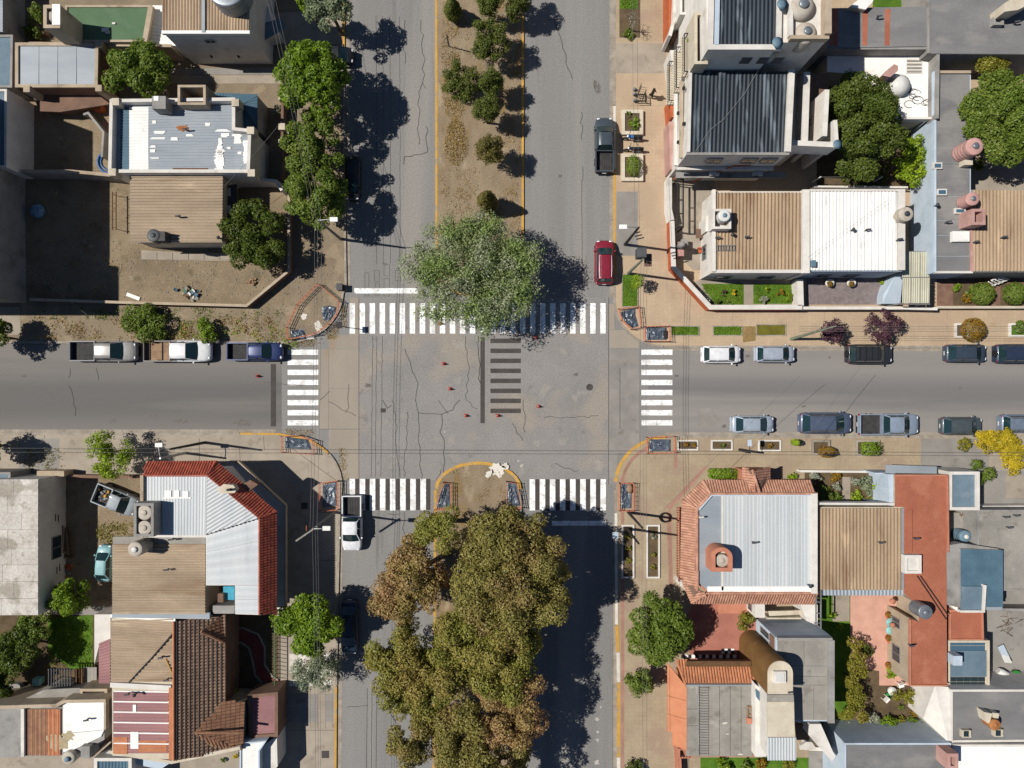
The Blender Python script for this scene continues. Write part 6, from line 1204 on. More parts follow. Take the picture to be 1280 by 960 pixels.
# southeast pavement beds
sheet('pavement_slab', rect(1150,548,1235,588), .136, mat_conc_g); sheet('pavement_slab', rect(1236,548,1420,588), .137, mat_conc)
for x0,y0,x1,y1,l in ((847,550,873,563,'white rimmed bed with two small plants nearest the southeast corner'),(889,550,916,563,'white rimmed bed with a tuft, second from the southeast corner'),(948,550,976.5,564,'white rimmed bed by the street sign, third from the southeast corner')): planter(l,x0,y0,x1,y1,WALLM['white'],.25,t=.14)
for x,y,l in ((858,556,'small dark plant in the first white bed, western'),(867,556,'small dark plant in the first white bed, eastern'),(903,556,'green tuft in the second white bed'),(962,557,'rusty tuft in the third white bed')): bush('planter_shrub',l,x,y,2.8,.5,'rust' if x != 903 else 'green',group='plants in the white beds')
planter('grey rimmed bed under a brown bush on the southeast pavement',1015,550,1038,569,mat_kerb,.35,t=.2); ball('planter_shrub','brown green oval bush in the grey rimmed bed',1034,565,10,1.1,'rust',sx=1.15,sy=.7); planter('grey rimmed bed under a box shaped green bush',1070,550,1100,570,mat_kerb,.35,t=.2); ball('planter_shrub','box shaped clipped green bush on the southeast pavement',1088,561,11,1.2,'bright',sx=1.1,sy=.85,box=1); ball('kerb_shrub','small bright tree crown at the kerb left of the brown oval bush',994,553,4,1.5,'lime')
for x0,x1,l in ((777,793,'long white rimmed bed nearest the kerb, shaded by the tall autumn tree'),(808,825,'long white rimmed bed with three small round plants')): planter(l,x0,656,x1,723,WALLM['white'],.3,t=.16)
for i,(x,y) in enumerate(((817,669),(817,693),(817,708))): bush('planter_shrub',['round grey plant in the long white bed, northern of three','small plant in the long white bed, middle of three','small plant in the long white bed, southern of three'][i],x,y,[4.5,3,3.5][i],.5,['grey','hedge','hedge'][i],group='plants of the long white bed')
for yy in (670,685,700): bush('planter_shrub','low plant in the long white bed nearest the kerb, '+{670:'northern',685:'middle',700:'southern'}[yy]+' one',785,yy,4,.5,'hedge',group='low plants of the kerb bed',seed=int(yy))
for x0,y0,x1,y1 in ((776,605,780,1000),(842,560,846,585),): sheet('rose_band', rect(x0,y0,x1,y1), .1345, mat_rose)
ring = [(772+0,605)]+arc(834,607,57,180,270,8,54)+[(1000,553),(1000,556)]+arc(834,607,54,270,180,8,51)+[(775,605)]
sheet('rose_band', arc(834,609,59,182,262,8,57)+arc(834,609,55,262,182,8,53), .1345, mat_rose)
sheet('rose_band', [(833,634),(880,582),(884,584),(837,637)], .1345, mat_rose); sheet('rose_band', [(833,640),(838,636),(841,735),(836,735)], .1345, mat_rose)
# ================================================================ southwest block
b = bld('slab_roof_building','long building with stained pale slab roof at the left photo edge','' or [(-120,600),(48,599),(48,769),(-120,770)],4.0,'white',None)
ys_ = [599,619,641,662,685,706,727,748,769]; xs_ = [-40,-14,5,19,34,48]
for j,(a,c) in enumerate(zip(ys_,ys_[1:])):
    cut = [-120,-30+rnd.uniform(-6,6),4+rnd.uniform(-8,8),47.6] if j%2 else [-120,-12+rnd.uniform(-6,6),19+rnd.uniform(-8,8),47.6]
    for x0,x1 in zip(cut,cut[1:]): box(b,'roof_slab',x0+.25,a+.25,x1-.1,c-.2,3.92,4.03+.03*rnd.random(),ROOFM['slab'])
xe = W(48,0,4.0)[0]; window(b,xe+.01,W(0,706,4)[1],xe+.01,W(0,678,4)[1],.9,2.2)
for yy,z in ((646,1.6),(648,1.2),(712,1.0),(714,1.4)): MB().box(xe,W(0,yy+9,3)[1],z,xe+.02,W(0,yy,3)[1],z+.12).build('graffiti_stroke',mat_iron,b)
bld('low_lean_to','low shaded lean-to at the pavement north of the stained slab roof',[(-120,590),(14,590),(14,600),(-120,600)],2.8,'grey','slate',.1,cat='lean-to'); wall_run('broken_wall','broken grey wall at the pavement beside the stained slab roof building',[(46,592),(80,592)],1.6,.5,WALLM['beige'])
wall_run('front_wall','low brown front wall of the southwest dirt yard',[(84,595),(120,596),(172,596)],1.0,.25,WALLM['brown'])
sheet('dirt_yard', rect(77,594,176,770), .136, mat_dirt); sheet('driveway', rect(25,548,75,592), .136, mat_conc_g); sheet('concrete_strip', rect(76,758,140,768), .142, mat_conc_g)
jk = thing('timber_pile','pile of brown boards and scrap against the shaded wall of the slab roof building','timber pile',(*W(82,675),.14))
for i in range(9): x0 = 71+2.6*i; MB().bar((*W(x0,655+rnd.uniform(-3,3)),.5+rnd.random()*.4),(*W(x0+rnd.uniform(-2,2),690+rnd.uniform(-4,4)),.4+rnd.random()*.3),.2,.06).build('plank',rnd.choice([mat_wood,mat_palewood,mat_wood]),jk)
for i in range(7): x,y = W(82+rnd.gauss(0,7),695+rnd.gauss(0,3)); MB().bar((x,y,.3),(x+.5,y+.15,.4),.25,.1).build('board',mat_wood,jk)
jk = thing('scrap_heap','dark scrap heap in the shade south of the timber pile','scrap',(*W(84,712),.14))
for i in range(14): x,y = W(84+rnd.gauss(0,5),712+rnd.gauss(0,6)); MB().bar((x,y,.2),(x+rnd.uniform(-.5,.5),y+rnd.uniform(-.4,.4),.35),.25,.2).build('scrap',rnd.choice([mat_shade,WALLM['orange'],mat_iron,mat_rubble]),jk)
tufts('weeds',122,650,172,680,900,'hedge',.3,.1,41); tufts('weeds',30,560,80,590,500,'hedge',.2,.1,42); tufts('weeds',78,640,120,760,300,'dry',.2,.08,43)
# ---- red tile house
h5 = 6.0
b = bld('red_tile_house','two storey corner house with pale metal roof and red glazed tile edges',[(178,592),(260,592),(326,646),(326,769),(294,768),(294,732),(257,732),(257,672),(178,672)],h5,'white',None)
corr(b,[(180,594),(259,594),(258,669),(180,669)],[h5]*4,.3,ROOFM['zinc_v'],.02,'roof_sheet',7)
corr_poly(b,[(325,647),(259.5,594),(258.5,668)],h5,(80,-50),.3,ROOFM['zinc_v'],.06)
corr(b,[(258.5,669),(258.5,731),(325,731),(325,648)],h5,.8,ROOFM['zinc_v'],.015,'roof_sheet',3); corr(b,[(294,731.5),(294,767),(325,767),(325,731.5)],h5,.8,ROOFM['zinc_v'],.015,'roof_sheet',2)
het = 5.0
tiles(b,[(184,577,het),(270,576,het),(260,593,h5+.1),(179,593,h5+.1)],TILEM['red'],.24,.32); tiles(b,[(271,577,het),(346,639,het),(325,647,h5+.1),(260,593,h5+.1)],TILEM['red'],.24,.32); tiles(b,[(346,639,het),(346,768,het),(325,768,h5+.1),(325,647,h5+.1)],TILEM['red'],.24,.32)
for a,c in (((260,594,h5),(325,647,h5)),((325,647,h5),(325,768,h5)),((179,594,h5),(260,594,h5)),((271,576,het),(260,593,h5)),((346,639,het),(325,647,h5))): ridge(b,a,c,TILEM['red'],.12)
for i in range(13): MB().lathe(*W(259+5.2*i,668-1.6*i,h5+.1),[(.07,h5+.05),(.07,h5+.14),(.02,h5+.15)],6).build('roof_bolt',mat_iron,b)
MB().prism(WP([(175,594),(179,594),(179,672),(175,672)],h5+.3),0,h5+.3).build('side_parapet',WALLM['beige'],b)
P = WP([(286,577),(299,577),(357,632),(357,770),(340,770),(340,640)],3.2); MB().prism(P,2.9,3.15).build('terrace_slab',WALLM['white'],b)
MB().ribbon(WP([(286,577),(298,577),(356.5,632),(356.5,770)],3.6),.12,3.15,3.65).build('terrace_rail',WALLM['beige'],b)
xe = W(326,0,h5)[0]
for ya,yb_ in ((655,668),(678,690),(735,750)): window(b,xe+.01,W(0,yb_,h5)[1],xe+.01,W(0,ya,h5)[1],3.3,4.7)
MB().prism([(*W(272,611,6.2),),(*W(280,605,6.2),),(*W(292,606,6.2),),(*W(296,612,6.2),),(*W(294,616,6.2),),(*W(276,617,6.2),)],5.6,6.3).build('white_ledge',WALLM['cream'],b); MB().tube([(*W(283,613,6.5),6.3),(*W(288,612,6.8),6.7)],.12,6).build('flue',mat_iron,b)
MB().prism(WP([(292,614),(312,600),(322,606),(300,622)],5.4),4.6,5.3).build('chimney_base',WALLM['brown'],b)
openbox(b,'tank_tower',167,629,192,671,0,7.4,WALLM['grey'],.24,6.0)
tank('round beige tank in the grey tower beside the metal roof, northern of two',180,641,9.3,6.3,7.3,mat_tank,mat_tank); tank('round beige tank in the grey tower beside the metal roof, southern of two',180,660,9.0,6.3,7.3,mat_tank,mat_tank)
lo = MB()
for x,y,s in ((210,617,4),(221,617,3.2),(232,618,3.6)): lo.box(*W(x-s,y+4,6.1),6.02,*W(x+s,y-4,6.1),6.13)
lo.box(*W(204,623,6.1),6.02,*W(239,621.6,6.1),6.1); lo.build('white_sealant_patch',ROOFM['white'],b)
# ---- tan roof behind
b = bld('tan_roof_house','tan corrugated roof house with a standing water tank below the grey tank tower',[(140,680),(256,672),(257,768),(140,768)],5.0,'beige',None)
corr(b,[(141,680),(141,766),(257,766),(257,680)],5.0,.3,ROOFM['tan'],.09); blk(b,'roof_strip',[(141,671),(257,670),(257,680),(141,680)],4.9,5.03,ROOFM['concrete']); blk(b,'roof_strip',[(140,766),(262,766),(262,774),(140,772)],4.6,4.9,ROOFM['zinc'])
tank('tall beige water tank standing on the northwest of the tan corrugated roof',168,687,9.5,5.0,7.0,mat_tank,mat_tankw); box(b,'tank_platform',180,676,188,690,4.9,5.5,WALLM['grey'])
vent('dark vent in the middle of the tan roof below the tank tower',207,713,5.1,'t'); vent('small vent at the north edge of the tan roof below the tank tower',213,675,5.1,'t')
c = thing('light_court','dark light court with a turquoise sheet between tan roof and pale metal roof','court',(*W(276,745),0)); box(c,'turquoise_sheet',279,733,293,750,4.2,4.35,surf('turquoise_sheet',rgb(70,170,196),None,2,.5)); box(c,'floor',258,733,293,768,0,2.0,WALLM['brown']); box(c,'ledge',266,757,293,767,2,4.6,WALLM['grey']); box(c,'bag',272,742,279,753,4.2,4.7,WALLM['brown'])
# ---- house with brown tile roof
b = bld('brown_tile_house','house with long brown clay tile roof, tan sheet roof and faded magenta sheet roof',[(139,773),(216,771),(216,950),(140,945)],4.4,'cream',None)
MB().prism(WP([(216.2,771),(280,769),(280,937),(216.2,950)],3.7),0,3.5).build('wall',WALLM['brown'],b)  # brown puts the shade under the eave into this wall's colour
corr(b,[(139,776),(139,852),(217,852),(217,772)],4.4,.3,ROOFM['tan'],.09); blk(b,'roof_strip',[(138,768),(219,773),(219,777),(138,772)],4.35,4.5,ROOFM['white'])
tiles(b,[(282,768,3.8),(282,938,3.8),(218,951,4.7),(218,777,4.7)],TILEM['brown'],.3,.4); MB().tube([(*W(217.5,777,4.8),4.85),(*W(217.5,950,4.8),4.85)],.12,8).build('ridge_tube',TILEM['orange'],b)
for i in range(11): x = 221.5+5.6*i; z = 4.75-.9*(i+.5)/11; MB().bar((*W(x,776-1*i*.5,z),z+.12),(*W(x,950-1.1*i,z),z+.12),.07,.06).build('dark_tile_line',mat_iron,b)  # dark bars along the gaps between tile columns
for y0 in range(6):
    ya = 864+13*y0; corr(b,[(142,ya),(142,ya+12.4),(211,ya+12.4),(211,ya)],4.3,.3,ROOFM['magenta'],.03,'roof_sheet'); MB().bar((*W(142,ya,4.4),4.38),(*W(211,ya+1,4.4),4.4),.12,.04).build('sealant_line',ROOFM['white'],b)
corr(b,[(142,921),(142,942),(160,942),(160,921)],4.3,.3,TILEM['orange'],.03,'roof_sheet',zoff=.08); corr(b,[(173,925),(173,940),(209,940),(209,925)],4.3,.3,TILEM['orange'],.03,'roof_sheet',zoff=.08); box(b,'white_patch',163,915,173,936,4.35,4.42,ROOFM['white']); box(b,'white_patch',166,881,170,891,4.35,4.42,ROOFM['white'])
box(b,'ridge_strip',211,860,216,950,4.3,4.75,TILEM['orange']); MB().ribbon(WP([(138,856),(214,860)],4.6),.45,4.2,4.65).build('parapet',WALLM['white'],b); MB().ribbon(WP([(136,940),(214,953),(300,935)],4.2),.3,3.9,4.2).build('gutter',WALLM['cream'],b)
MB().tube([(*W(161,853,4.6),4.55),(*W(190,822,4.6),4.55),(*W(216,792,4.6),4.6)],.07,6).build('cable',mat_iron,b); MB().tube([(*W(207,824,4.6),4.55),(*W(215,842,4.6),4.55)],.06,6).build('pipe',mat_kyel,b)
vent('white and dark bent vent on the tan roof beside the tile roof',200,823,4.5,'t'); vent('dark antenna on the white parapet above the magenta roof',158,869,4.6,'t'); vent('round grey cowl on the faded magenta roof',168,869,4.5); vent('pipe at the east end of the white parapet above the magenta roof',207,851,4.6,'t')
for (pts,) in (([(252,789,4.2),(282,803,3.9),(279,768,3.9)],),): tiles(b,[(279,768,3.8),(282,803,3.8),(252,789,5.2)],TILEM['brown_l'],.3,.4)
tiles(b,[(306,877,3.6),(304,937,3.6),(244,915,5.4),(280,877,4.4)],TILEM['brown_l'],.3,.4); tiles(b,[(304,937,3.6),(270,938,3.6),(244,915,5.4)],TILEM['brown_l'],.3,.4); MB().prism(WP([(262,880),(303,880),(302,934),(268,934)],3.4),0,3.3).build('gable_wall',WALLM['beige'],b)
ridge(b,(244,915,5.4),(305,915,4.4),TILEM['brown_l']); ridge(b,(252,789,5.2),(282,803,3.9),TILEM['brown_l'])
blk(b,'side_strip',[(118,768),(138,768),(138,803),(124,806),(118,830)],0,3.0,WALLM['white']); corr(b,[(124,804),(124,854),(138,854),(138,798)],3.4,.3,ROOFM['magenta'],.03)
# ---- southwest corner small roofs
b = bld('stained_roof_house','house with stained white, brown and dark teal roofs in the bottom left corner',[(-100,888),(77,884),(78,878),(130,878),(130,925),(100,941),(78,945),(-100,950)],4.0,'grey',None,0)
blk(b,'white_roof',[(79,879),(130,878),(130,912),(79,917)],3.9,4.05,ROOFM['white']); blk(b,'white_roof',[(79,917.6),(130,912.6),(126,921),(90,938),(79,940)],3.9,4.05,ROOFM['white']); stn = surf('brown_damp_stain',rgb(178,160,122),rgb(196,182,150),1.2,.9)
splat('damp_stain',106,901,13,stn,4.06,61,'structure',20,.8); splat('damp_stain',119,893,6,stn,4.062,62,'structure')
for i in range(8): x0 = 33+5.4*i; corr(b,[(x0,886),(x0+5,886),(x0+5,944),(x0,944)],4.0,.36,TILEM['orange'] if i >= 5 else TILEM['brown_l'],.04,'roof_sheet')
box(b,'white_divider',26,886,30,946,4.0,4.3,WALLM['white']); corr(b,[(-60,888),(26,888),(26,945),(-60,945)],3.6,.5,ROOFM['teal'],.03)
MB().ribbon(WP([(-60,886),(70,882),(80,877),(132,876)],4.4),.3,0,4.4).build('north_parapet',WALLM['beige'],b); MB().ribbon(WP([(131,878),(131,912)],4.4),.2,3.9,4.4).build('parapet',WALLM['beige'],b)
vent('white and dark bent vent in the damp stain of the white roof',107,901,4.05,'t')
tank('beige water tank with round lid at the bottom left by the stained white roof',84,949,8.5,2.0,4.6,mat_tank,mat_tankb); tag(box(None,'grey_tank_box',101,933,112,948,0,4.6,WALLM['grey']),'grey square box tower beside the round lidded tank at the bottom left','box')
b = bld('pale_strip_house','narrow pale roofed block between the stained white roof and the magenta roof',[(112,928),(134,914),(134,925),(116,946)],3.0,'brown','white',.1,.15,cat='house'); b = bld('blue_sheet_roof','blue grey sheet roof with white rim at the bottom edge below the magenta roof',[(119,946),(166,946),(166,1010),(119,1010)],3.4,'white','teal',.2,.3); corr(b,[(122,950),(163,950),(163,1010),(122,1010)],3.42,.3,ROOFM['teal'],.04)
MB().prism(WP([(140,936),(214,953),(200,962),(126,946)],2.8),0,2.8).build('shaded_wall',WALLM['blue'],b)
b = thing('dark_passage_roof','grey concrete roofs with an open well north of the stained white roof','roof',(*W(90,870),0))
blk(b,'roof',[(20,878),(56,862),(100,860),(104,872),(70,880)],2.9,3.0,ROOFM['concrete']); openbox(b,'light_well',100,861,134,876,0,3.1,WALLM['beige'],.25,1.0); blk(b,'wall',[(22,877),(56,864),(98,862),(102,870)],0,2.85,WALLM['grey'])
# back garden of the southwest
sheet('shaded_soil', rect(-60,768,140,890), .137, mat_soil); sheet('lawn', [(60,772),(117,768),(117,832),(90,836),(62,812)], .15, mat_grass); tufts('lawn_blades',62,772,116,832,3000,'bright',.15,.08,44,.15)
tree('garden_tree','rounded green tree at the north edge of the small southwest lawn','tree',87,746,26,3.8,'bright',leaf=.14,clump=.5,n=36); tree('garden_tree','low dark green tree at the northwest corner of the small lawn','tree',42,782,24,3.4,'green',leaf=.14,clump=.5,n=26); tree('garden_tree','dark tree shading the west of the small lawn','tree',22,815,30,4.6,'dark',leaf=.15,clump=.6); tree('garden_tree','dark shrubbery tree at the left edge by the small lawn','tree',-2,850,24,4.0,'dark')
p = thing('pergola','grey slatted pergola at the south of the small lawn','pergola',(*W(78,848),.14))
for i in range(9): MB().bar((*W(61+3.4*i,836,2.2),2.2),(*W(61+3.4*i,858,2.2),2.2),.07,.1).build('slat',mat_shade,p)
for yy in (837,857): MB().bar((*W(59,yy,2.2),2.1),(*W(90,yy,2.2),2.1),.1,.1).build('beam',mat_shade,p)
for x in (60,89): MB().bar((*W(x,857,2.2),.14),(*W(x,857,2.2),2.1),.1,.1).build('post',mat_shade,p)
bd = thing('timber_boards','dark timber beams and pale boards laid beside the pergola','boards',(*W(106,848),.14))
for x in (96,101.5): MB().bar((*W(x,836,1.5),1.5),(*W(x,862,1.5),1.5),.3,.14).build('beam',mat_wood,bd)
for x in (107,111,115,119): MB().bar((*W(x,834,1.2),1.2),(*W(x,863,1.2),1.2),.3,.06).build('board',ROOFM['concrete'],bd)
tag(box(None,'turquoise_tub',40,849,49,857,.14,.9,mt),'turquoise tub in the dark yard left of the pergola','tub')
tag(box(None,'pale_crate',10,855,25,868,.14,.7,WALLM['grey']),'grey panel in the dark yard at the left edge','panel')
# front garden with the curved path
sheet('front_garden', rect(283,765,349,935), .137, mat_soil); sheet('maroon_path', [(282,788),(305,786),(322,794),(330,808),(330,830),(340,845),(349,850),(349,858),(334,856),(322,842),(318,822),(314,808),(302,800),(284,803)], .15, surf('maroon_path_tiles',rgb(140,74,66),rgb(122,62,56),1,.8,fine=.1))
for pts in ([(282,786),(305,784),(324,792),(332,808),(332,830),(341,844),(349,849)],[(284,805),(302,802),(312,809),(316,822),(320,843),(333,858),(349,860)]): MB().ribbon(WP(pts),.16,.1,.25).build('path_edging',mat_kerb,kind='structure')
fe = thing('green_fence','thin green metal fence between the curved path garden and pavement','fence',(*W(343,800),.13))
for yy in np.arange(765,860,5): MB().bar((*W(343,yy,.8),.13),(*W(343,yy,.8),1.3),.05,.05).build('post',ROOFM['green'],fe)
for z in (.6,1.25): MB().bar((*W(343,763,z),z),(*W(343,861,z),z),.06,.06).build('rail',ROOFM['green'],fe)
bush('garden_palm','spiky palm like plant at the tile roof corner',292,867,10,1.6,'lime','plant',leaf=.14)
b = bld('dark_red_porch','dark red porch block with brick pier by the southwest pavement',[(310,868),(348,864),(348,920),(312,922)],2.6,'brown','magenta',.15,.3,cat='porch'); window(b,W(322,0,2.6)[0],W(0,921,2.6)[1]-.01,W(334,0,2.6)[0],W(0,921,2.6)[1]-.01,1,2)
b = bld('white_gable_house','pale blue grey roofed house at the bottom edge beside the southwest pavement',[(300,928),(334,925),(325,938),(325,1010),(300,1010)],3.4,'blue','white',.1,.15); blk(b,'white_wall',[(324,936),(346,920),(347,958),(330,975),(326,1010)],0,2.6,WALLM['white'])
sheet('paved_court', rect(245,935,305,1010), .14, mat_conc)
for x,y,c,l in ((296,945,'yellow','yellow flowering plant pot on the paved court'),(309,950,'grey','blue and white potted plant on the paved court'),(278,950,'green','leafy plant in the paved court by the gutter')): bush('court_plant',l,x,y,4,.6,c,'plant')
# pavement: slabs and access covers
pv = thing('pavement_slabs', None, None, W(385,890)); tag(pv,kind='structure')
for j in range(6):
    for i in range(7):
        x0 = 351+9.4*i; y0 = 858+8.7*j; MB().box(*W(x0+.25,y0+8.4),.1,*W(x0+9.1,y0+.25),.15+.006*rnd.random()).build('slab',mat_conc_g if (i*j)%5 else mat_conc,pv)
pv = thing('pavement_slabs', None, None, W(390,820)); tag(pv,kind='structure')
for j in range(6):
    for i in range(5):
        x0 = 362+10.6*i; y0 = 808+8.2*j; MB().box(*W(x0+.25,y0+7.9),.1,*W(x0+10.3,y0+.25),.15+.006*rnd.random()).build('slab',mat_kwhite if (i+j)%4 else mat_conc,pv)
for x,y,s in ((407,942,4.5),(300,655,0),(381,632,4)): 
    if s: tag(MB().box(*W(x-s,y+s),.1,*W(x+s,y-s),.16).build('access_cover',mat_black,at=(*W(x,y),.1)),'square dark access cover in the pavement '+('near the bottom edge' if y > 900 else 'in the shade of the corner house'),'cover')
joint_s = MB()
for a in ((190,542,190,560),(300,560,301,580),(330,545,331,563),(250,548,250,578),(365,560,420,600),(57,543,57,548),(400,640,424,640),(398,700,422,700),(350,912,420,912)): joint_s.ribbon(WP([a[:2],a[2:]]),.035,.137,.137)
tag(joint_s.build('pavement_joints',mat_crack),kind='structure')
joint_t = MB()
for a in ((770,55,834,55),(770,92,834,92),(803,91,834,91),(797,320,770,320),(833,225,833,380),(771,133,834,133),(915,386,915,408),(1030,388,1030,431),(1110,388,1110,431),(1130,388,1130,431),(1183,388,1183,431),(800,345,800,385),(790,572,790,600),(932,550,932,570),(989,548,989,585),(1150,547,1150,590),(1100,548,1100,580),(806,730,806,740),(844,560,844,572),(772,870,835,870),(805,936,842,936)): joint_t.ribbon(WP([a[:2],a[2:]]),.03,.1372,.1372)
tag(joint_t.build('pavement_joints',mat_kerb),kind='structure')
# ================================================================ vehicles
mat_tyre = surf('tyre_rubber', rgb(40,40,42), None, 3, .9); mat_rim = surf('wheel_rim', rgb(180,182,186), None, 3, .35, .8)
mat_cglass = glass('car_glass',(.012,.03,.034),.06); mat_lamp = paint('headlight',(.75,.77,.78),.15); mat_tail = paint('tail_light',(.22,.015,.012),.2); mat_trim = surf('black_trim', rgb(42,42,44), None, 3, .6); mat_bed = surf('bed_liner', rgb(74,72,70), rgb(60,58,57), 2, .8, fine=.1)
mat_plate = surf('number_plate', rgb(225,225,222), None, 3, .6)
def loft(m, secs, close=True, cap=True):
    n = len(secs[0]); vs = [p for s in secs for p in s]; fs = []
    for i in range(len(secs)-1):
        for k in range(n if close else n-1): fs.append((i*n+k, i*n+(k+1)%n, (i+1)*n+(k+1)%n, (i+1)*n+k)[::-1])
    m.add(vs, fs, True)
    if cap: m.add(secs[0],[tuple(range(n-1,-1,-1))]); m.add(secs[-1],[tuple(range(n))])
def vehicle(name, label, cat, px, py, Lpx, Wpx, deg, colr, kind='hatch', hgt=1.48, rails=False, spare=False, bedmat=None, metal=.12, group='vehicles parked along the kerbs', roofc=None, rough=.4, rack=False, z=0.0, bedcol=None):
    """px,py: centre seen in the photo; Lpx,Wpx: size in photo pixels; deg 0 = nose to the right"""
    x, y = W(px,py,.8); L = Lpx/PPM*.985; w = Wpx/PPM*.985/2
    root = thing(name, label, cat, (x,y,z), group, R(deg)); pm = paint(name+'_paint', colr, rough, metal, .25)
    def S(m, nm, mt, par=root, **k): return m.build(nm, mt, par, local=True, **k)
    pick = kind == 'pickup'; hood = .98 if not pick else 1.08; belt = .96 if not pick else 1.1; tail = {'hatch':.92,'sedan':.95,'suv':1.02,'pickup':1.1}[kind]
    if kind == 'suv': hood, belt = 1.05, 1.05
    st = [(-.5,.66,.62,.42),(-.492,.8,tail-.2,.38),(-.475,.89,tail-.06,.34),(-.44,.965,tail,.3),(-.3,1,tail+.02,.28),(0,1,belt,.28),(.2,1,belt+.0,.28),(.3,.99,hood,.28),(.4,.95,hood-.08,.3),(.445,.89,hood-.15,.33),(.475,.79,hood-.24,.37),(.492,.66,hood-.34,.41),(.5,.5,.5,.45)]
    secs = []
    for t,wf,zt,z0 in st:
        a = w*wf; secs.append([(t*L,-a*.9,z0),(t*L,-a,z0+.14),(t*L,-a,max(z0+.2,zt-.22)),(t*L,-a*.955,zt-.05),(t*L,-a*.8,zt),(t*L,0,zt+.035),(t*L,a*.8,zt),(t*L,a*.955,zt-.05),(t*L,a,max(z0+.2,zt-.22)),(t*L,a,z0+.14),(t*L,a*.9,z0)])
    if pick:
        secs = [s for s,t in zip(secs,st) if t[0] >= -.08]
        t = -.09; a = w; secs.insert(0,[(t*L,-a*.9,.28),(t*L,-a,.42),(t*L,-a,belt-.22),(t*L,-a*.955,belt-.05),(t*L,-a*.8,belt),(t*L,0,belt+.03),(t*L,a*.8,belt),(t*L,a*.955,belt-.05),(t*L,a,belt-.22),(t*L,a,.42),(t*L,a*.9,.28)])
    m = MB(); loft(m, secs); body = S(m,'body',pm)
    if pick:
        x0,x1 = -.49*L,-.115*L if bedmat is None or bedmat is not mat_palewood else -.0*L; b = MB(); a = w*.97
        b.box(x0,-a,.5,x1,-a+.1,1.08); b.box(x0,a-.1,.5,x1,a,1.08); b.box(x1-.08,-a+.1,.5,x1,a-.1,1.1); b.box(x0,-a+.1,.45,x1-.08,a-.1,.56); S(b,'bed',paint(name+'_bed',bedcol,.5,0,.1) if bedcol else pm)
        S(MB().box(x0-.03,-a+.04,.5,x0+.06,a-.04,1.06),'tailgate',paint(name+'_tailgate',bedcol or colr,.65,0,0))
        lin_ = MB().box(x0+.07,-a+.11,.562,x1-.09,a-.11,.6)
        for k in range(7): yy = -a+.2+(2*a-.4)*k/6; lin_.box(x0+.1,yy-.03,.6,x1-.1,yy+.03,.625)
        S(lin_,'bed_floor',bedmat or mat_bed)
        if bedmat is mat_palewood:
            rk = MB()
            for sx in (x0+.4,(x0+x1)/2,x1-.2): rk.bar((sx,-a+.12,.66),(sx,a-.12,.66),.06,.06)
            S(rk,'bed_frame',mat_iron)
    # greenhouse
    if kind == 'hatch': r0,r1,f1,f0 = -.455,-.36,.13,.32
    elif kind == 'sedan': r0,r1,f1,f0 = -.4,-.27,.12,.31
    elif kind == 'suv': r0,r1,f1,f0 = -.46,-.4,.13,.3
    else: r0,r1,f1,f0 = -.1,-.06,.17,.3
    zb = belt-.02; bw = w*.9; rw = w*.72; H2 = hgt
    def ring(xa, xb, wa, wb, za, zb_):  # curved pane between base edge and roof edge
        g = MB(); n = 6; A = []; B = []
        for k in range(n+1):
            t = -1+2*k/n; A.append((xa*L+(.05 if xa > 0 else -.03)*L*.35*(1-t*t), wa*t, za+.03*(1-t*t))); B.append((xb*L+(.04 if xa > 0 else -.02)*L*.35*(1-t*t), wb*t, zb_+.02*(1-t*t)))
        g.add(A+B,[(k,k+1,n+2+k,n+1+k) if xa > 0 else (k+1,k,n+1+k,n+2+k) for k in range(n)],True); return g
    S(ring(f0,f1,bw*.94,rw,zb+.0,H2-.02),'windscreen',mat_cglass); S(ring(r0,r1,bw*.92,rw*.97,zb,H2-.03),'rear_window',mat_cglass)
    for s in (-1,1):
        g = MB().add([(r0*L,s*bw*.97,zb),(f0*L,s*bw*.97,zb),(f1*L,s*rw,H2-.03),(r1*L,s*rw,H2-.03)],[(0,1,2,3) if s < 0 else (3,2,1,0)]); S(g,'side_window',mat_cglass)
        S(MB().bar((f0*L,s*bw*.95,zb),(f1*L,s*rw*.99,H2-.01),.07,.05),'pillar',pm); S(MB().bar((r0*L,s*bw*.95,zb),(r1*L,s*rw*.99,H2-.02),.1,.06),'pillar',pm)
        for q in ((.42,) if not pick else (.5,)):
            a_ = r0+(f0-r0)*q; c_ = r1+(f1-r1)*q; S(MB().bar((a_*L,s*bw*.98,zb),(c_*L,s*rw*1.0,H2-.02),.07,.03),'pillar',pm)
        S(MB().blob((f0*L-.28,s*(w+.07),belt+.05),.1,.12,.08,8,5),'wing_mirror',pm)
        hl = MB().blob((.462*L,s*w*.62,hood-.24),.11,.17,.07,8,5); S(hl,'headlight',mat_lamp)
        tl = MB().box(-.484*L,s*w*.66,tail-.36,-.462*L,s*w*.88,tail-.1) if not pick else MB().box(-.5*L,s*w*.8,.7,-.487*L,s*w*.97,1.02); S(tl,'tail_light',mat_tail,bevel=.02)
        for fx in (-.29,.31):
            wh = MB().tube([(fx*L,s*(w*.99),.33),(fx*L,s*(w*.99-.22),.33)],.33,18); o = S(wh,'wheel',mat_tyre); S(MB().tube([(fx*L,s*(w+.005),.33),(fx*L,s*(w-.03),.33)],.2,12),'rim',mat_rim,o)
    rf = MB(); secs = []
    for i in range(7):
        t = i/6; xx = (r1+(f1-r1)*t)*L; e = 1-.03*abs(2*t-1)**3; dz = -.035*(2*t-1)**2
        secs.append([(xx,-rw*1.02*e,H2-.05+dz)]+[(xx,rw*e*q,H2+.03*(1-q*q)+dz) for q in (-.97,-.5,0,.5,.97)]+[(xx,rw*1.02*e,H2-.05+dz)])
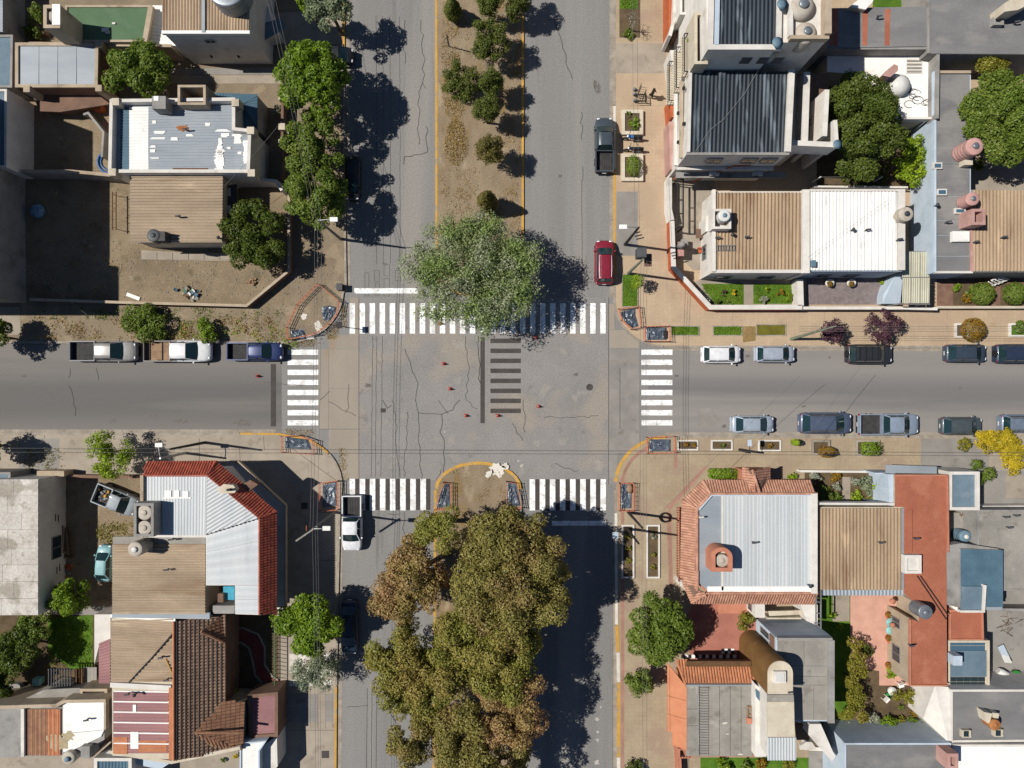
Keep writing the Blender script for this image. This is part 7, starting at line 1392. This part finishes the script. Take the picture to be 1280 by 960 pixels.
    loft(rf, secs); S(rf,'roof',paint(name+'_roof',roofc,rough,metal) if roofc else pm)
    S(MB().box(.475*L,-w*.5,.3,.508*L,w*.5,.48),'front_bumper',mat_trim,bevel=.03); S(MB().box(-.508*L,-w*.82,.32,-.478*L,w*.82,.52),'rear_bumper',mat_trim if pick else pm,bevel=.03)
    S(MB().box(-.513*L,-.2,.55,-.505*L,.2,.68),'number_plate',mat_plate)
    if rails:
        for s in (-1,1): S(MB().tube([((r1+.03)*L,s*rw*.86,H2+.05),((r1+f1)/2*L,s*rw*.88,H2+.1),((f1-.02)*L,s*rw*.86,H2+.05)],.03,6),'roof_rail',mat_rim)
    if rack:
        for k in range(4): q = r1+(f1-r1)*(k+.5)/4; S(MB().bar((q*L,-rw*.9,H2+.1),(q*L,rw*.9,H2+.1),.06,.04),'rack_bar',mat_trim)
    if spare: S(MB().tube([(-.5*L,0,.85),(-.53*L,0,.85)],.34,18),'spare_wheel',mat_tyre)
    return root
V = vehicle
V('parked_pickup','silver double cab pickup with dark bed, leftmost in the northern row','pickup',130,439,84,26,0,rgb(158,154,149),'pickup',1.72,bedcol=rgb(92,94,98))
V('parked_pickup','white pickup with wide wooden flatbed between silver and blue pickups','pickup',222.5,439,85,27,0,rgb(238,238,236),'pickup',1.7,bedmat=mat_palewood,metal=0,bedcol=rgb(96,90,86))
V('parked_pickup','dark blue pickup nearest the west crosswalk','pickup',319,439.5,70,23,0,rgb(52,66,112),'pickup',1.62)
V('parked_car','white hatchback nearest the east crosswalk on the north kerb','car',902,443,49,22,0,rgb(244,244,244),'hatch',1.5,metal=0)
V('parked_car','silver hatchback second from the corner on the north kerb','car',969,442.5,50,21,0,rgb(180,188,200),'hatch',1.48)
V('parked_car','black off-road wagon with roof rack and rear spare wheel','car',1087,442.5,57,24.5,0,rgb(52,54,58),'suv',1.75,rack=True,spare=True)
V('parked_car','dark blue grey wagon parked near the rust ball shrub','car',1208,441.5,52,22.5,0,rgb(64,76,90),'hatch',1.55)
V('parked_car','navy off-road car cut by the right photo edge on the north kerb','car',1274,442,60,24,0,rgb(50,62,84),'suv',1.7,spare=True)
V('parked_car','silver blue hatchback nearest the corner on the south kerb','car',941,530.5,54,22,0,rgb(172,184,196),'sedan',1.46)
V('parked_car','large slate blue wagon between silver hatchback and pale pickup','car',1032.5,529,66,27,0,rgb(88,100,122),'hatch',1.55,rails=True)
V('parked_pickup','pale blue grey double cab pickup on the south kerb','pickup',1111,530.5,76,27,0,rgb(152,166,182),'pickup',1.72)
V('parked_car','dark green grey hatchback on the south kerb near the yellow tree','car',1202.5,532.5,52,22.5,0,rgb(82,92,96),'hatch',1.5)
V('parked_car','steel grey wagon cut by the right photo edge on the south kerb','car',1279,529.5,58,23,0,rgb(122,134,150),'suv',1.6,rails=True)
V('parked_pickup','dark grey double cab pickup parked on the avenue by the stone planters','pickup',755.5,181,69,24,90,rgb(74,84,92),'pickup',1.75)
V('parked_suv','dark red car with silver roof rails parked on the avenue by the pavement pole','car',755.5,327.5,55,24,90,rgb(146,36,56),'suv',1.65,rails=True)
V('parked_pickup','white pickup facing down by the southwest crosswalk','pickup',440,654,70,25,-90,rgb(244,244,246),'pickup',1.75,metal=0)
V('parked_car','dark blue car in deep shade beside the three-lobed street tree','car',436.5,785,68,21,-90,rgb(40,54,72),'sedan',1.45)
V('parked_car','black car in the tree shade on the avenue by the northwest pavement','car',440,222,56,20,-90,rgb(36,38,42),'hatch',1.5)
V('parked_car','dark car half under the bright street tree on the driveway','car',420,70,44,21,0,rgb(40,44,48),'hatch',1.5,group=None,z=.13)
V('old_pickup','old pale pickup with junk in its bed standing aslant in the dirt yard','pickup',146,625,56,26,-22,rgb(158,166,170),'pickup',1.65,group=None,z=.13,rough=.6)
jk = thing('bed_junk','heap of mixed junk in the bed of the old pale pickup','junk',(*W(133,620,.8),.8))
for i in range(16): x,y = W(132+rnd.gauss(0,4),620+rnd.gauss(0,4),.9); MB().bar((x,y,.8),(x+rnd.uniform(-.3,.3),y+rnd.uniform(-.3,.3),.9+rnd.random()*.2),.2,.12).build('scrap',rnd.choice([mat_wood,mat_iron,mat_kyel,WALLM['blue'],mat_rubble]),jk)
V('old_car','old turquoise sedan parked tight against the tan roof house wall','car',131,704,46,18.5,87,rgb(140,186,190),'sedan',1.4,group=None,metal=0,z=.13,rough=.5)
# motorbikes
def moto(label, px, py, colr):
    x,y = W(px,py,.5); r = thing('motorbike', label, 'motorbike', (x,y,.13), 'motorbikes between the planters'); pm = paint('moto_paint',colr,.3)
    def S(m,n,mt,p=r,**k): return m.build(n,mt,p,local=True,**k)
    for wx_ in (-.68,.66): o = S(MB().tube([(wx_,-.06,.3),(wx_,.06,.3)],.3,16),'wheel',mat_tyre); S(MB().tube([(wx_,-.065,.3),(wx_,.065,.3)],.17,10),'rim',mat_rim,o)
    S(MB().blob((.02,0,.55),.34,.16,.2,10,6),'engine',mat_shade); S(MB().blob((-.18,0,.82),.3,.17,.14,10,6),'fuel_tank',pm)
    m = MB(); m.tube([(.0,0,.84),(.35,0,.83),(.85,0,.9)],[.13,.16,.09],8); S(m,'seat',mat_trim); S(MB().tube([(-.42,0,1.02),(-.68,0,.3)],.05,6),'fork',mat_rim)
    S(MB().tube([(-.34,-.4,1.04),(-.44,-.15,1.08),(-.44,.15,1.08),(-.34,.4,1.04)],.025,6),'handlebar',mat_trim); S(MB().blob((-.58,0,.95),.1,.13,.12,8,5),'headlight',mat_lamp); S(MB().blob((-.5,0,.92),.14,.2,.14,8,5),'fairing',pm)
    S(MB().tube([(.05,-.16,.3),(.7,-.2,.42)],.05,6),'exhaust',mat_rim); S(MB().blob((.78,0,.72),.2,.1,.06,8,5),'rear_mudguard',pm)
    for s in (-1,1): S(MB().blob((-.4,s*.38,1.16),.04,.06,.04,6,4),'mirror',mat_trim)
    return r
moto('blue and black motorbike beside the northern stone planter',791,173,rgb(60,120,190)); moto('black motorbike beside the southern stone planter',792,187.5,rgb(50,50,54))
# ================================================================ street fittings
# bicycle rack gates and the round seated post
rk = thing('barrier_gate','folding dark metal barrier frames standing on the tan pavement','barrier',(*W(803,120),.13))
def frame(pts, z1, par):
    m = MB()
    for a,c in zip(pts,pts[1:]):
        for z in (.25,z1): m.bar((*W(*a,z),z),(*W(*c,z),z),.05,.05)
        n = 6
        for k in range(n+1): q = (a[0]+(c[0]-a[0])*k/n,a[1]+(c[1]-a[1])*k/n); m.bar((*W(*q,.6),.25),(*W(*q,.6),z1),.03,.03)
    return m.build('frame',mat_iron,par)
frame([(795,122),(801,106)],1.0,rk); frame([(793,126),(807,126)],1.0,rk); frame([(793,118),(807,118)],.9,rk); frame([(807,117),(807,127)],.9,rk)
for x,yy in ((793,111),(793,117),(794,125)): MB().blob((*W(x,yy,.4),.35),.22,.18,.2,8,5).build('foot_weight',mat_rubble,rk)
# a person walking on the tan pavement, seen from above
mat_cloth = surf('dark_clothes', rgb(58,52,48), None, 6, .9, fine=.15); mat_hair = surf('dark_hair', rgb(44,34,28), None, 9, .8, fine=.25); mat_skin = surf('skin', rgb(206,160,132), None, 6, .6, fine=.04)
x,y = W(815.5,117,.9); pe = thing('person','person in dark clothes walking on the tan pavement beside the barrier frames','person',(x,y,.13))
me = bpy.data.meshes.new('body')
bv = [(0,0,.95),(0,.0,1.2),(0,.0,1.42),(0,.01,1.53),(0,.02,1.66),(-.02,-.09,.9),(.1,-.1,.5),(.12,-.1,.08),(.24,-.1,.05),(.02,.09,.9),(-.06,.1,.5),(-.22,.1,.1),(-.12,.1,.05),(0,-.19,1.4),(-.1,-.25,1.12),(.06,-.25,.9),(.12,-.24,.84),(0,.19,1.4),(.08,.25,1.12),(.22,.22,.94),(.28,.21,.9)]
be_ = [(0,1),(1,2),(2,3),(3,4),(0,5),(5,6),(6,7),(7,8),(0,9),(9,10),(10,11),(11,12),(2,13),(13,14),(14,15),(15,16),(2,17),(17,18),(18,19),(19,20)]
br = [(.15,.19),(.14,.17),(.15,.22),.07,.1,.11,.085,.06,.05,.11,.085,.06,.05,.085,.065,.05,.04,.085,.065,.05,.04]
me.from_pydata(bv,be_,[]); po = bpy.data.objects.new('body',me); COL.objects.link(po); po.parent = pe; me.materials.append(mat_cloth)
sk = po.modifiers.new('skin','SKIN'); po.modifiers.new('sub','SUBSURF').levels = 1; po.modifiers['sub'].render_levels = 1
for i,v in enumerate(me.skin_vertices[0].data): v.radius = tuple(1.25*q for q in br[i]) if isinstance(br[i],tuple) else (br[i]*1.2,br[i]*1.2); v.use_root = (i == 0)
MB().blob((0.03,.02,1.66),.1,.085,.12,12,8).build('face',mat_skin,pe,local=True); MB().blob((-.015,.02,1.70),.115,.1,.11,12,8).build('hair',mat_hair,pe,local=True); 
for s,hx,hy,hz in ((-1,.14,-.24,.8),(1,.3,.21,.87)):
    hm = MB().blob((hx,hy,hz),.045,.03,.05,8,5)
    for k in range(4): hm.tube([(hx+.02,hy-.025+.016*k,hz-.03),(hx+.035,hy-.026+.017*k,hz-.075),(hx+.03,hy-.026+.017*k,hz-.1+.008*abs(k-1.5))],[.009,.008,.006],5)
    hm.tube([(hx,hy-s*.03,hz+.01),(hx+.035,hy-s*.045,hz-.02),(hx+.045,hy-s*.04,hz-.045)],[.011,.009,.007],5); hm.build('hand',mat_skin,pe,local=True)
po.scale = (1,1,1); pe.rotation_euler = (0,0,R(-20))
# cones
mat_cone = surf('orange_cone_plastic', rgb(196,74,58), None, 3, .6, fine=.05)
for i,(px,py,l) in enumerate(((550,404,'red cone just north of the junction, beneath the wispy tree edge'),(554,454.5,'red cone in the junction below the north crosswalk'),(562,486,'red cone in the middle of the junction'),(582,519.5,'red cone left of the foot of the blacked out line'),(622,519.5,'red cone right of the foot of the blacked out line'),(673,508,'red cone in the east half of the junction'),(669.5,422,'red cone at the shaded edge of the north crosswalk'),(321,470,'red cone on the west street before the crosswalk'))):
    x,y = W(px,py,.3); c = thing('traffic_cone',l,'traffic cone',(x,y,.02),'traffic cones around the junction'); MB().box(x-.17,y-.17,.02,x+.17,y+.17,.06).build('base',mat_cone,c); MB().lathe(x,y,[(.13,.06),(.085,.35),(.045,.6),(.03,.62)],12).build('cone',mat_cone,c); MB().lathe(x,y,[(.098,.3),(.073,.43),(.05,.43)],12).build('band',ROOFM['white'],c)
# roadwork pits fenced with orange mesh
mat_net = surf('orange_safety_net', rgb(222,140,112), rgb(206,122,92), 2, .7, fine=.1); mat_plastic = surf('dark_plastic_sheet', rgb(104,116,128), rgb(66,76,90), 3, .35, fine=.35, fsc=6, spec=.6, stain=[(rgb(120,130,140),2.2,.64,.7)], bump=1.0)
def pit(label, pts, fence, seed, mat=None):
    c = (sum(p[0] for p in pts)/len(pts), sum(p[1] for p in pts)/len(pts)); r = thing('covered_pit',label,'roadwork pit',(*W(*c),.13),'covered pits at the kerb corners')
    rr = random.Random(seed); P = WP(pts); n = 8; vs = []; fs = []; N = len(P); cx,cy = W(*c)
    for j in range(5):
        f = 1-j/4.6
        for i in range(N*3):
            a = P[i//3]; b_ = P[(i//3+1)%N]; t = (i%3)/3; q = (a[0]+(b_[0]-a[0])*t,a[1]+(b_[1]-a[1])*t); vs.append((cx+(q[0]-cx)*f,cy+(q[1]-cy)*f,.15+(.16*rr.random() if 0 < j else 0)-.0*j))
    M_ = N*3
    for j in range(4): fs += [(j*M_+i,j*M_+(i+1)%M_,(j+1)*M_+(i+1)%M_,(j+1)*M_+i) for i in range(M_)]
    fs.append(tuple(4*M_+i for i in range(M_)))
    if parea(P) < 0: fs = [f[::-1] for f in fs]
    MB().add(vs,fs).build('cover_sheet',mat or mat_plastic,r)
    return r
def netfence(label, pts, closed=True):
    r = thing('safety_net_fence',label,'safety fence',(*W(*pts[0]),.13),'orange safety net fences'); P = WP(pts); m = MB(); n = len(P)
    for i in range(n if closed else n-1):
        a = Vector(P[i]); b_ = Vector(P[(i+1)%n]); L = (b_-a).length
        for z in (.25,.5,.75): m.bar((*a,z+.13),(*b_,z+.13-.05*rnd.random()),.03,.05)
        for k in range(max(2,int(L/.4))): q = a.lerp(b_,k/max(2,int(L/.4))); m.bar((*q,.25),(*q,.9),.03,.03)
    m.build('net',mat_net,r)
    for p in P: MB().bar((*p,.1),(*p,1.0),.05,.05).build('post',mat_iron,r)
    return r
pit('round dark covered pit inside the northwest net',[(403,384),(412,382),(421,384),(419,392),(413,401),(406,401),(403,394)],0,1); pit('dark covered pit at the south corner of the northwest net',[(364,413),(380,411),(384,424),(366,426)],0,2)
splat('lime_spill',398,408,6,mat_kwhite,.15,71); splat('lime_spill',388,422,6,mat_kwhite,.15,72,sq=.4); splat('lime_spill',380,396,4,mat_kwhite,.15,73)
netfence('large orange net fence around the northwest corner pits',[(399,356),(426,378),(423,394),(413,406),(396,418),(362,425),(361,410),(374,382)])
pit('blue grey covered pit inside the median nose net, western',[(557,604),(562,604),(563,633),(546,634),(551,615)],0,3); netfence('narrow orange net fence at the west of the median nose',[(555,602),(564,603),(565,634),(544,636),(550,618)])
pit('blue grey covered pit inside the median nose net, eastern',[(634,602),(645,604),(651,632),(634,632)],0,4); netfence('narrow orange net fence at the east of the median nose',[(633,601),(646,603),(652,634),(633,634)])
pit('blue and black covered pit at the southwest kerb',[(358,546),(386,549),(390,562),(357,560)],0,5); netfence('orange net fence around the southwest kerb pit by the west crosswalk',[(355,545),(376,544),(394,550),(395,567),(356,565)])
pit('shaded covered pit beside the corner house',[(405,607),(421,602),(422,632),(404,634)],0,6); netfence('orange net fence in the shadow of the corner house',[(402,603),(424,600),(424,636),(402,637)])
pit('crumpled grey covered pit at the northeast corner',[(774,391),(790,386),(794,386),(794,394),(798,408),(790,410),(783,405)],0,7); netfence('orange net fence around the crumpled pit at the northeast corner',[(772,387),(797,384),(800,409),(788,412),(776,401)])
pit('dark rectangular pit cover at the northeast kerb',[(807,410),(833,410),(833,425),(807,425)],0,8); netfence('orange net fence around the rectangular northeast kerb pit',[(804,409),(835,408),(836,427),(805,427)])
pit('dark covered pit at the southeast kerb near the crosswalk',[(811,549),(838,549),(838,564),(811,564)],0,9); netfence('orange net fence around the southeast kerb pit',[(807,546),(841,545),(842,565),(808,566)])
pit('blue grey pit with a tan bag, southeast pavement',[(776,605),(789,605),(789,635),(776,635)],0,10); netfence('orange net fence around the southeast pit with a tan bag',[(773,603),(791,603),(791,637),(773,637)])
tag(MB().blob((*W(786.5,610),.35),.3,.5,.2,10,6).build('tan_bag',mat_palewood,at=(*W(786.5,610),.15)),'tan bag lying on the southeast pit cover','bag'); tag(box(None,'dark_hole_box',829.5,413,833.5,423,.3,.36,mat_iron),'black hole cover at the end of the rectangular northeast pit','cover')
# ---- poles, lamps and cables
mat_pole = surf('grey_concrete_pole', rgb(150,146,136), rgb(128,124,114), 2, .85); mat_gpole = surf('green_grey_pole', rgb(140,146,124), rgb(118,124,104), 2, .7)
def lamp_pole(name, label, base, h, arm=None, mat=None, cat='lamp post', lean=(0,0), armh=None):
    x,y = W(*base); tx,ty = x+lean[0],y+lean[1]; r = thing(name,label,cat,(x,y,.13)); MB().tube([(x,y,.1),((x+tx)/2,(y+ty)/2,h*.5),(tx,ty,h)],[.15,.12,.09],10).build('pole',mat or mat_pole,r)
    if arm:
        az = armh or h-.1; ax,ay = tx+arm[0],ty+arm[1]; MB().tube([(tx,ty,az),(tx+arm[0]*.5,ty+arm[1]*.5,az+.15),(ax,ay,az+.1)],.045,6).build('arm',mat_alu,r); MB().box(ax-.35,ay-.2,az-.02,ax+.35,ay+.2,az+.16).build('lamp_head',ROOFM['white'],r,bevel=.05)
    return r,(tx,ty,h)
PO = {}
r,PO['nw'] = lamp_pole('street_lamp','tall street lamp with white head above the northwest street trees',(426,299),7.8,(1.35,.05))
r,PO['sw'] = lamp_pole('street_lamp','concrete street lamp with white head in the corner house shade',(420,640),7.8,(1.2,.05))
x,y,z = PO['sw']; MB().bar((x-1.6,y-1.15,z-.5),(x+.3,y+.15,z-.4),.14,.14).build('crossarm',mat_pole,r); MB().tube([(x-.6,y+.25,z-.2),(x-.6,y-.2,z-.2)],.04,6).build('insulator_bar',WALLM['orange'],r)
r,PO['ne'] = lamp_pole('utility_pole','green utility pole at the grass strip behind the red car',(785,342),7.6,None,mat_gpole,'utility pole')
x,y,z = PO['ne']; MB().box(x-.5,y+.15,z-1.0,x+.3,y+1.0,z+.2).build('transformer',mat_shade,r,bevel=.05); MB().box(x+.35,y-.4,z-1.2,x+1.0,y+.7,z-1.1).build('platform',WALLM['brown'],r)
r,PO['ne2'] = lamp_pole('street_lamp','dark street lamp pole with pale blue head by the red car',(781,306),7.4,(-1.35,.05),mat_iron)
x,y,z = PO['ne2']
for k in range(3): MB().bar((x-.5+.16*k,y-.5-.25*k,z-.15),(x+.15+.16*k,y-.35-.25*k,z-.15),.09,.12).build('crossarm',mat_iron,r)
r,PO['se'] = lamp_pole('utility_pole','dark utility pole with a coil of cable on the southeast pavement',(785,640),7.4,None,mat_iron,'utility pole')
x,y,z = PO['se']
r,PO['se2'] = lamp_pole('utility_pole','thin dark pole at the head of the white rimmed kerb bed',(783,660),6.5,None,mat_iron,'utility pole')
cx,cy = W(830,646); tag(MB().tube([(cx+.5*math.cos(R(a)),cy+.42*math.sin(R(a)),.22+.0004*a) for a in range(0,700,20)],.07,6).build('cable_coil',mat_iron,at=(cx,cy,.14)),'black coil of cable lying on the southeast pavement','cable coil')
r,PO['e'] = lamp_pole('leaning_pole','old pale leaning pole with long shadow on the east pavement',(988,424),5.2,None,mat_gpole,'utility pole',lean=(1.0,.55)); x,y,z = PO['e']; MB().bar((x-.1,y,z-.3),(x+1.0,y+.3,z+.05),.1,.1).build('crossarm',mat_gpole,r); xb_,yb_ = W(1012,418); MB().bar((*W(990,425),.1),(x,y,z-1.2),.12,.12).build('brace',mat_gpole,r)
r,PO['sw2'] = lamp_pole('utility_pole','dark pole by the west kerb with two long thin shadows',(257,553),7.0,None,mat_iron,'utility pole')
r,PO['w'] = lamp_pole('street_lamp','pole with small white lamp head over the west pavement',(233,566),5.0,(-.1,1.2),mat_alu)
r,PO['s2'] = lamp_pole('street_sign','sign pole with a pale plate by the third white bed',(924,562),3.0,None,mat_iron,'street sign'); x,y,z = PO['s2']; MB().box(x-.18,y+.6,z-.1,x+.18,y+1.2,z-.04).build('plate',WALLM['blue'],r); MB().bar((x,y,z-.1),(x,y+.9,z-.08),.05,.05).build('arm',mat_iron,r)
r,_ = lamp_pole('palm_pole','thin leaning wooden pole by the brown oval bush',(1042,569),5.0,None,mat_wood,'pole',lean=(-3.4,.6)); 
for nm,b_,h,l in (('sign_post',(765,663),2.2,'small square kerb sign at the head of the kerb bed'),('traffic_sign',(432,409),2.4,'dark square traffic sign at the northwest kerb')):
    x,y = W(*b_); r = thing(nm,l,'sign',(x,y,.1)); MB().tube([(x,y,.05),(x,y,h)],.04,6).build('post',mat_iron,r); MB().box(x-.28,y-.3,h,x+.28,y+.3,h+.05).build('plate',mat_iron if nm[0] == 't' else WALLM['blue'],r)
x,y = W(427,360); kd = thing('meter_box','dark box on the northwest kerb near the stop line','box',(x,y,.13)); MB().box(x-.25,y-.3,.1,x+.25,y+.3,.9).build('case',mat_iron,kd); MB().box(x-.28,y-.33,.9,x+.28,y+.33,.95).build('lid',mat_shade,kd)
def cable(label, a, c, sag=.35, r=.014, n=14):
    a = Vector(a); c = Vector(c); pts = [a.lerp(c,i/n)-Vector((0,0,sag*4*(i/n)*(1-i/n))) for i in range(n+1)]
    tag(MB().tube(pts,r,5,False).build('power_cable',mat_cab,at=tuple(a)),label,'cable','overhead cables')
mat_cab = surf('cable_sheath', rgb(126,122,118), None, 3, .7)
nw,sw,ne,ne2,se = PO['nw'],PO['sw'],PO['ne'],PO['ne2'],PO['se']
for i,o in enumerate((-.35,-.1,.25)): cable(f'overhead cable from the northwest lamp across the west street, {["western","middle","eastern"][i]} strand',(nw[0]+o,nw[1],7.6),(sw[0]+o,sw[1],7.4),.3,.015)
for i,o in enumerate((-.5,-.2,.2)): cable(f'overhead cable running up from the northwest lamp to the top left, {["western","middle","eastern"][i]} strand',(nw[0]+o,nw[1],7.6),(nw[0]-4.6+o,nw[1]+22,7.6),.5)
for i,o in enumerate((-.15,.1,.3)): cable(f'overhead cable running down the southwest pavement, {["western","middle","eastern"][i]} strand',(sw[0]+o,sw[1],7.4),(sw[0]+.2+o,sw[1]-40,7.4),.6)
for i,o in enumerate((0,1.45/1.2)): cable(f'overhead cable crossing the junction above the south crosswalks, {["northern","southern"][i]} strand',(*W(-60,560+5*i,6.8),6.8),(*W(1340,566+4*i,6.8),6.8),.3,.014,30)
for i,o in enumerate((-.3,.1)): cable(f'overhead cable along the northeast pavement, {["western","eastern"][i]} strand',(ne2[0]+o,ne2[1],7.2),(ne2[0]-.2+o,ne2[1]+30,7.2),.5)
for i,o in enumerate((0,.25,.5)): cable(f'overhead cable from the green pole across to the southeast pole, {["western","middle","eastern"][i]} strand',(ne[0]-.1+o,ne[1],7.3),(se[0]-.1+o,se[1],7.2),.4)
for i,o in enumerate((0,.35)): cable(f'overhead cable along the southeast pavement, {["western","eastern"][i]} strand',(se[0]+o,se[1],7.2),(se[0]+.3+o,se[1]-34,7.2),.5)
for i in range(3): cable(f'overhead cable along the north side of the east pavement, {["northern","middle","southern"][i]} strand',(*W(1000,408+3*i,5.2),5.1),(*W(1340,408+3*i,5.4),5.4),.2)
cable('thin service cable crossing the dirt yard from the left edge',(*W(-20,295,6),6.2),(*W(97,394,4),2.2),.2,.02); cable('service cable slanting from the southeast to the slate blue wagon',(*W(830,637,5),5.0),(*W(1000,470,6.5),6.5),.4); cable('long service cable slanting over the east street',(*W(1000,560,5.2),5.2),(*W(1075,460,5.2),5.2),.2); cable('service cable slanting over the white corrugated roof',(*W(1010,322,5),5.0),(*W(1110,250,5),5.0),.2); cable('service cable from the front wall piers to the tan roof',(*W(278,235,4),4.0),(*W(352,152,6),6.0),.2)
# stakes on the median
for i,(a,c) in enumerate((((558,44),(561,59)),((561,59),(588,66)))): tag(MB().bar((*W(*a),.17),(*W(*c),.17),.09,.09).build('broken_stake',mat_iron,at=(*W(*a),.14)),['dark stick lying upright on the median dry grass','dark stick lying across the median dry grass'][i],'stick')
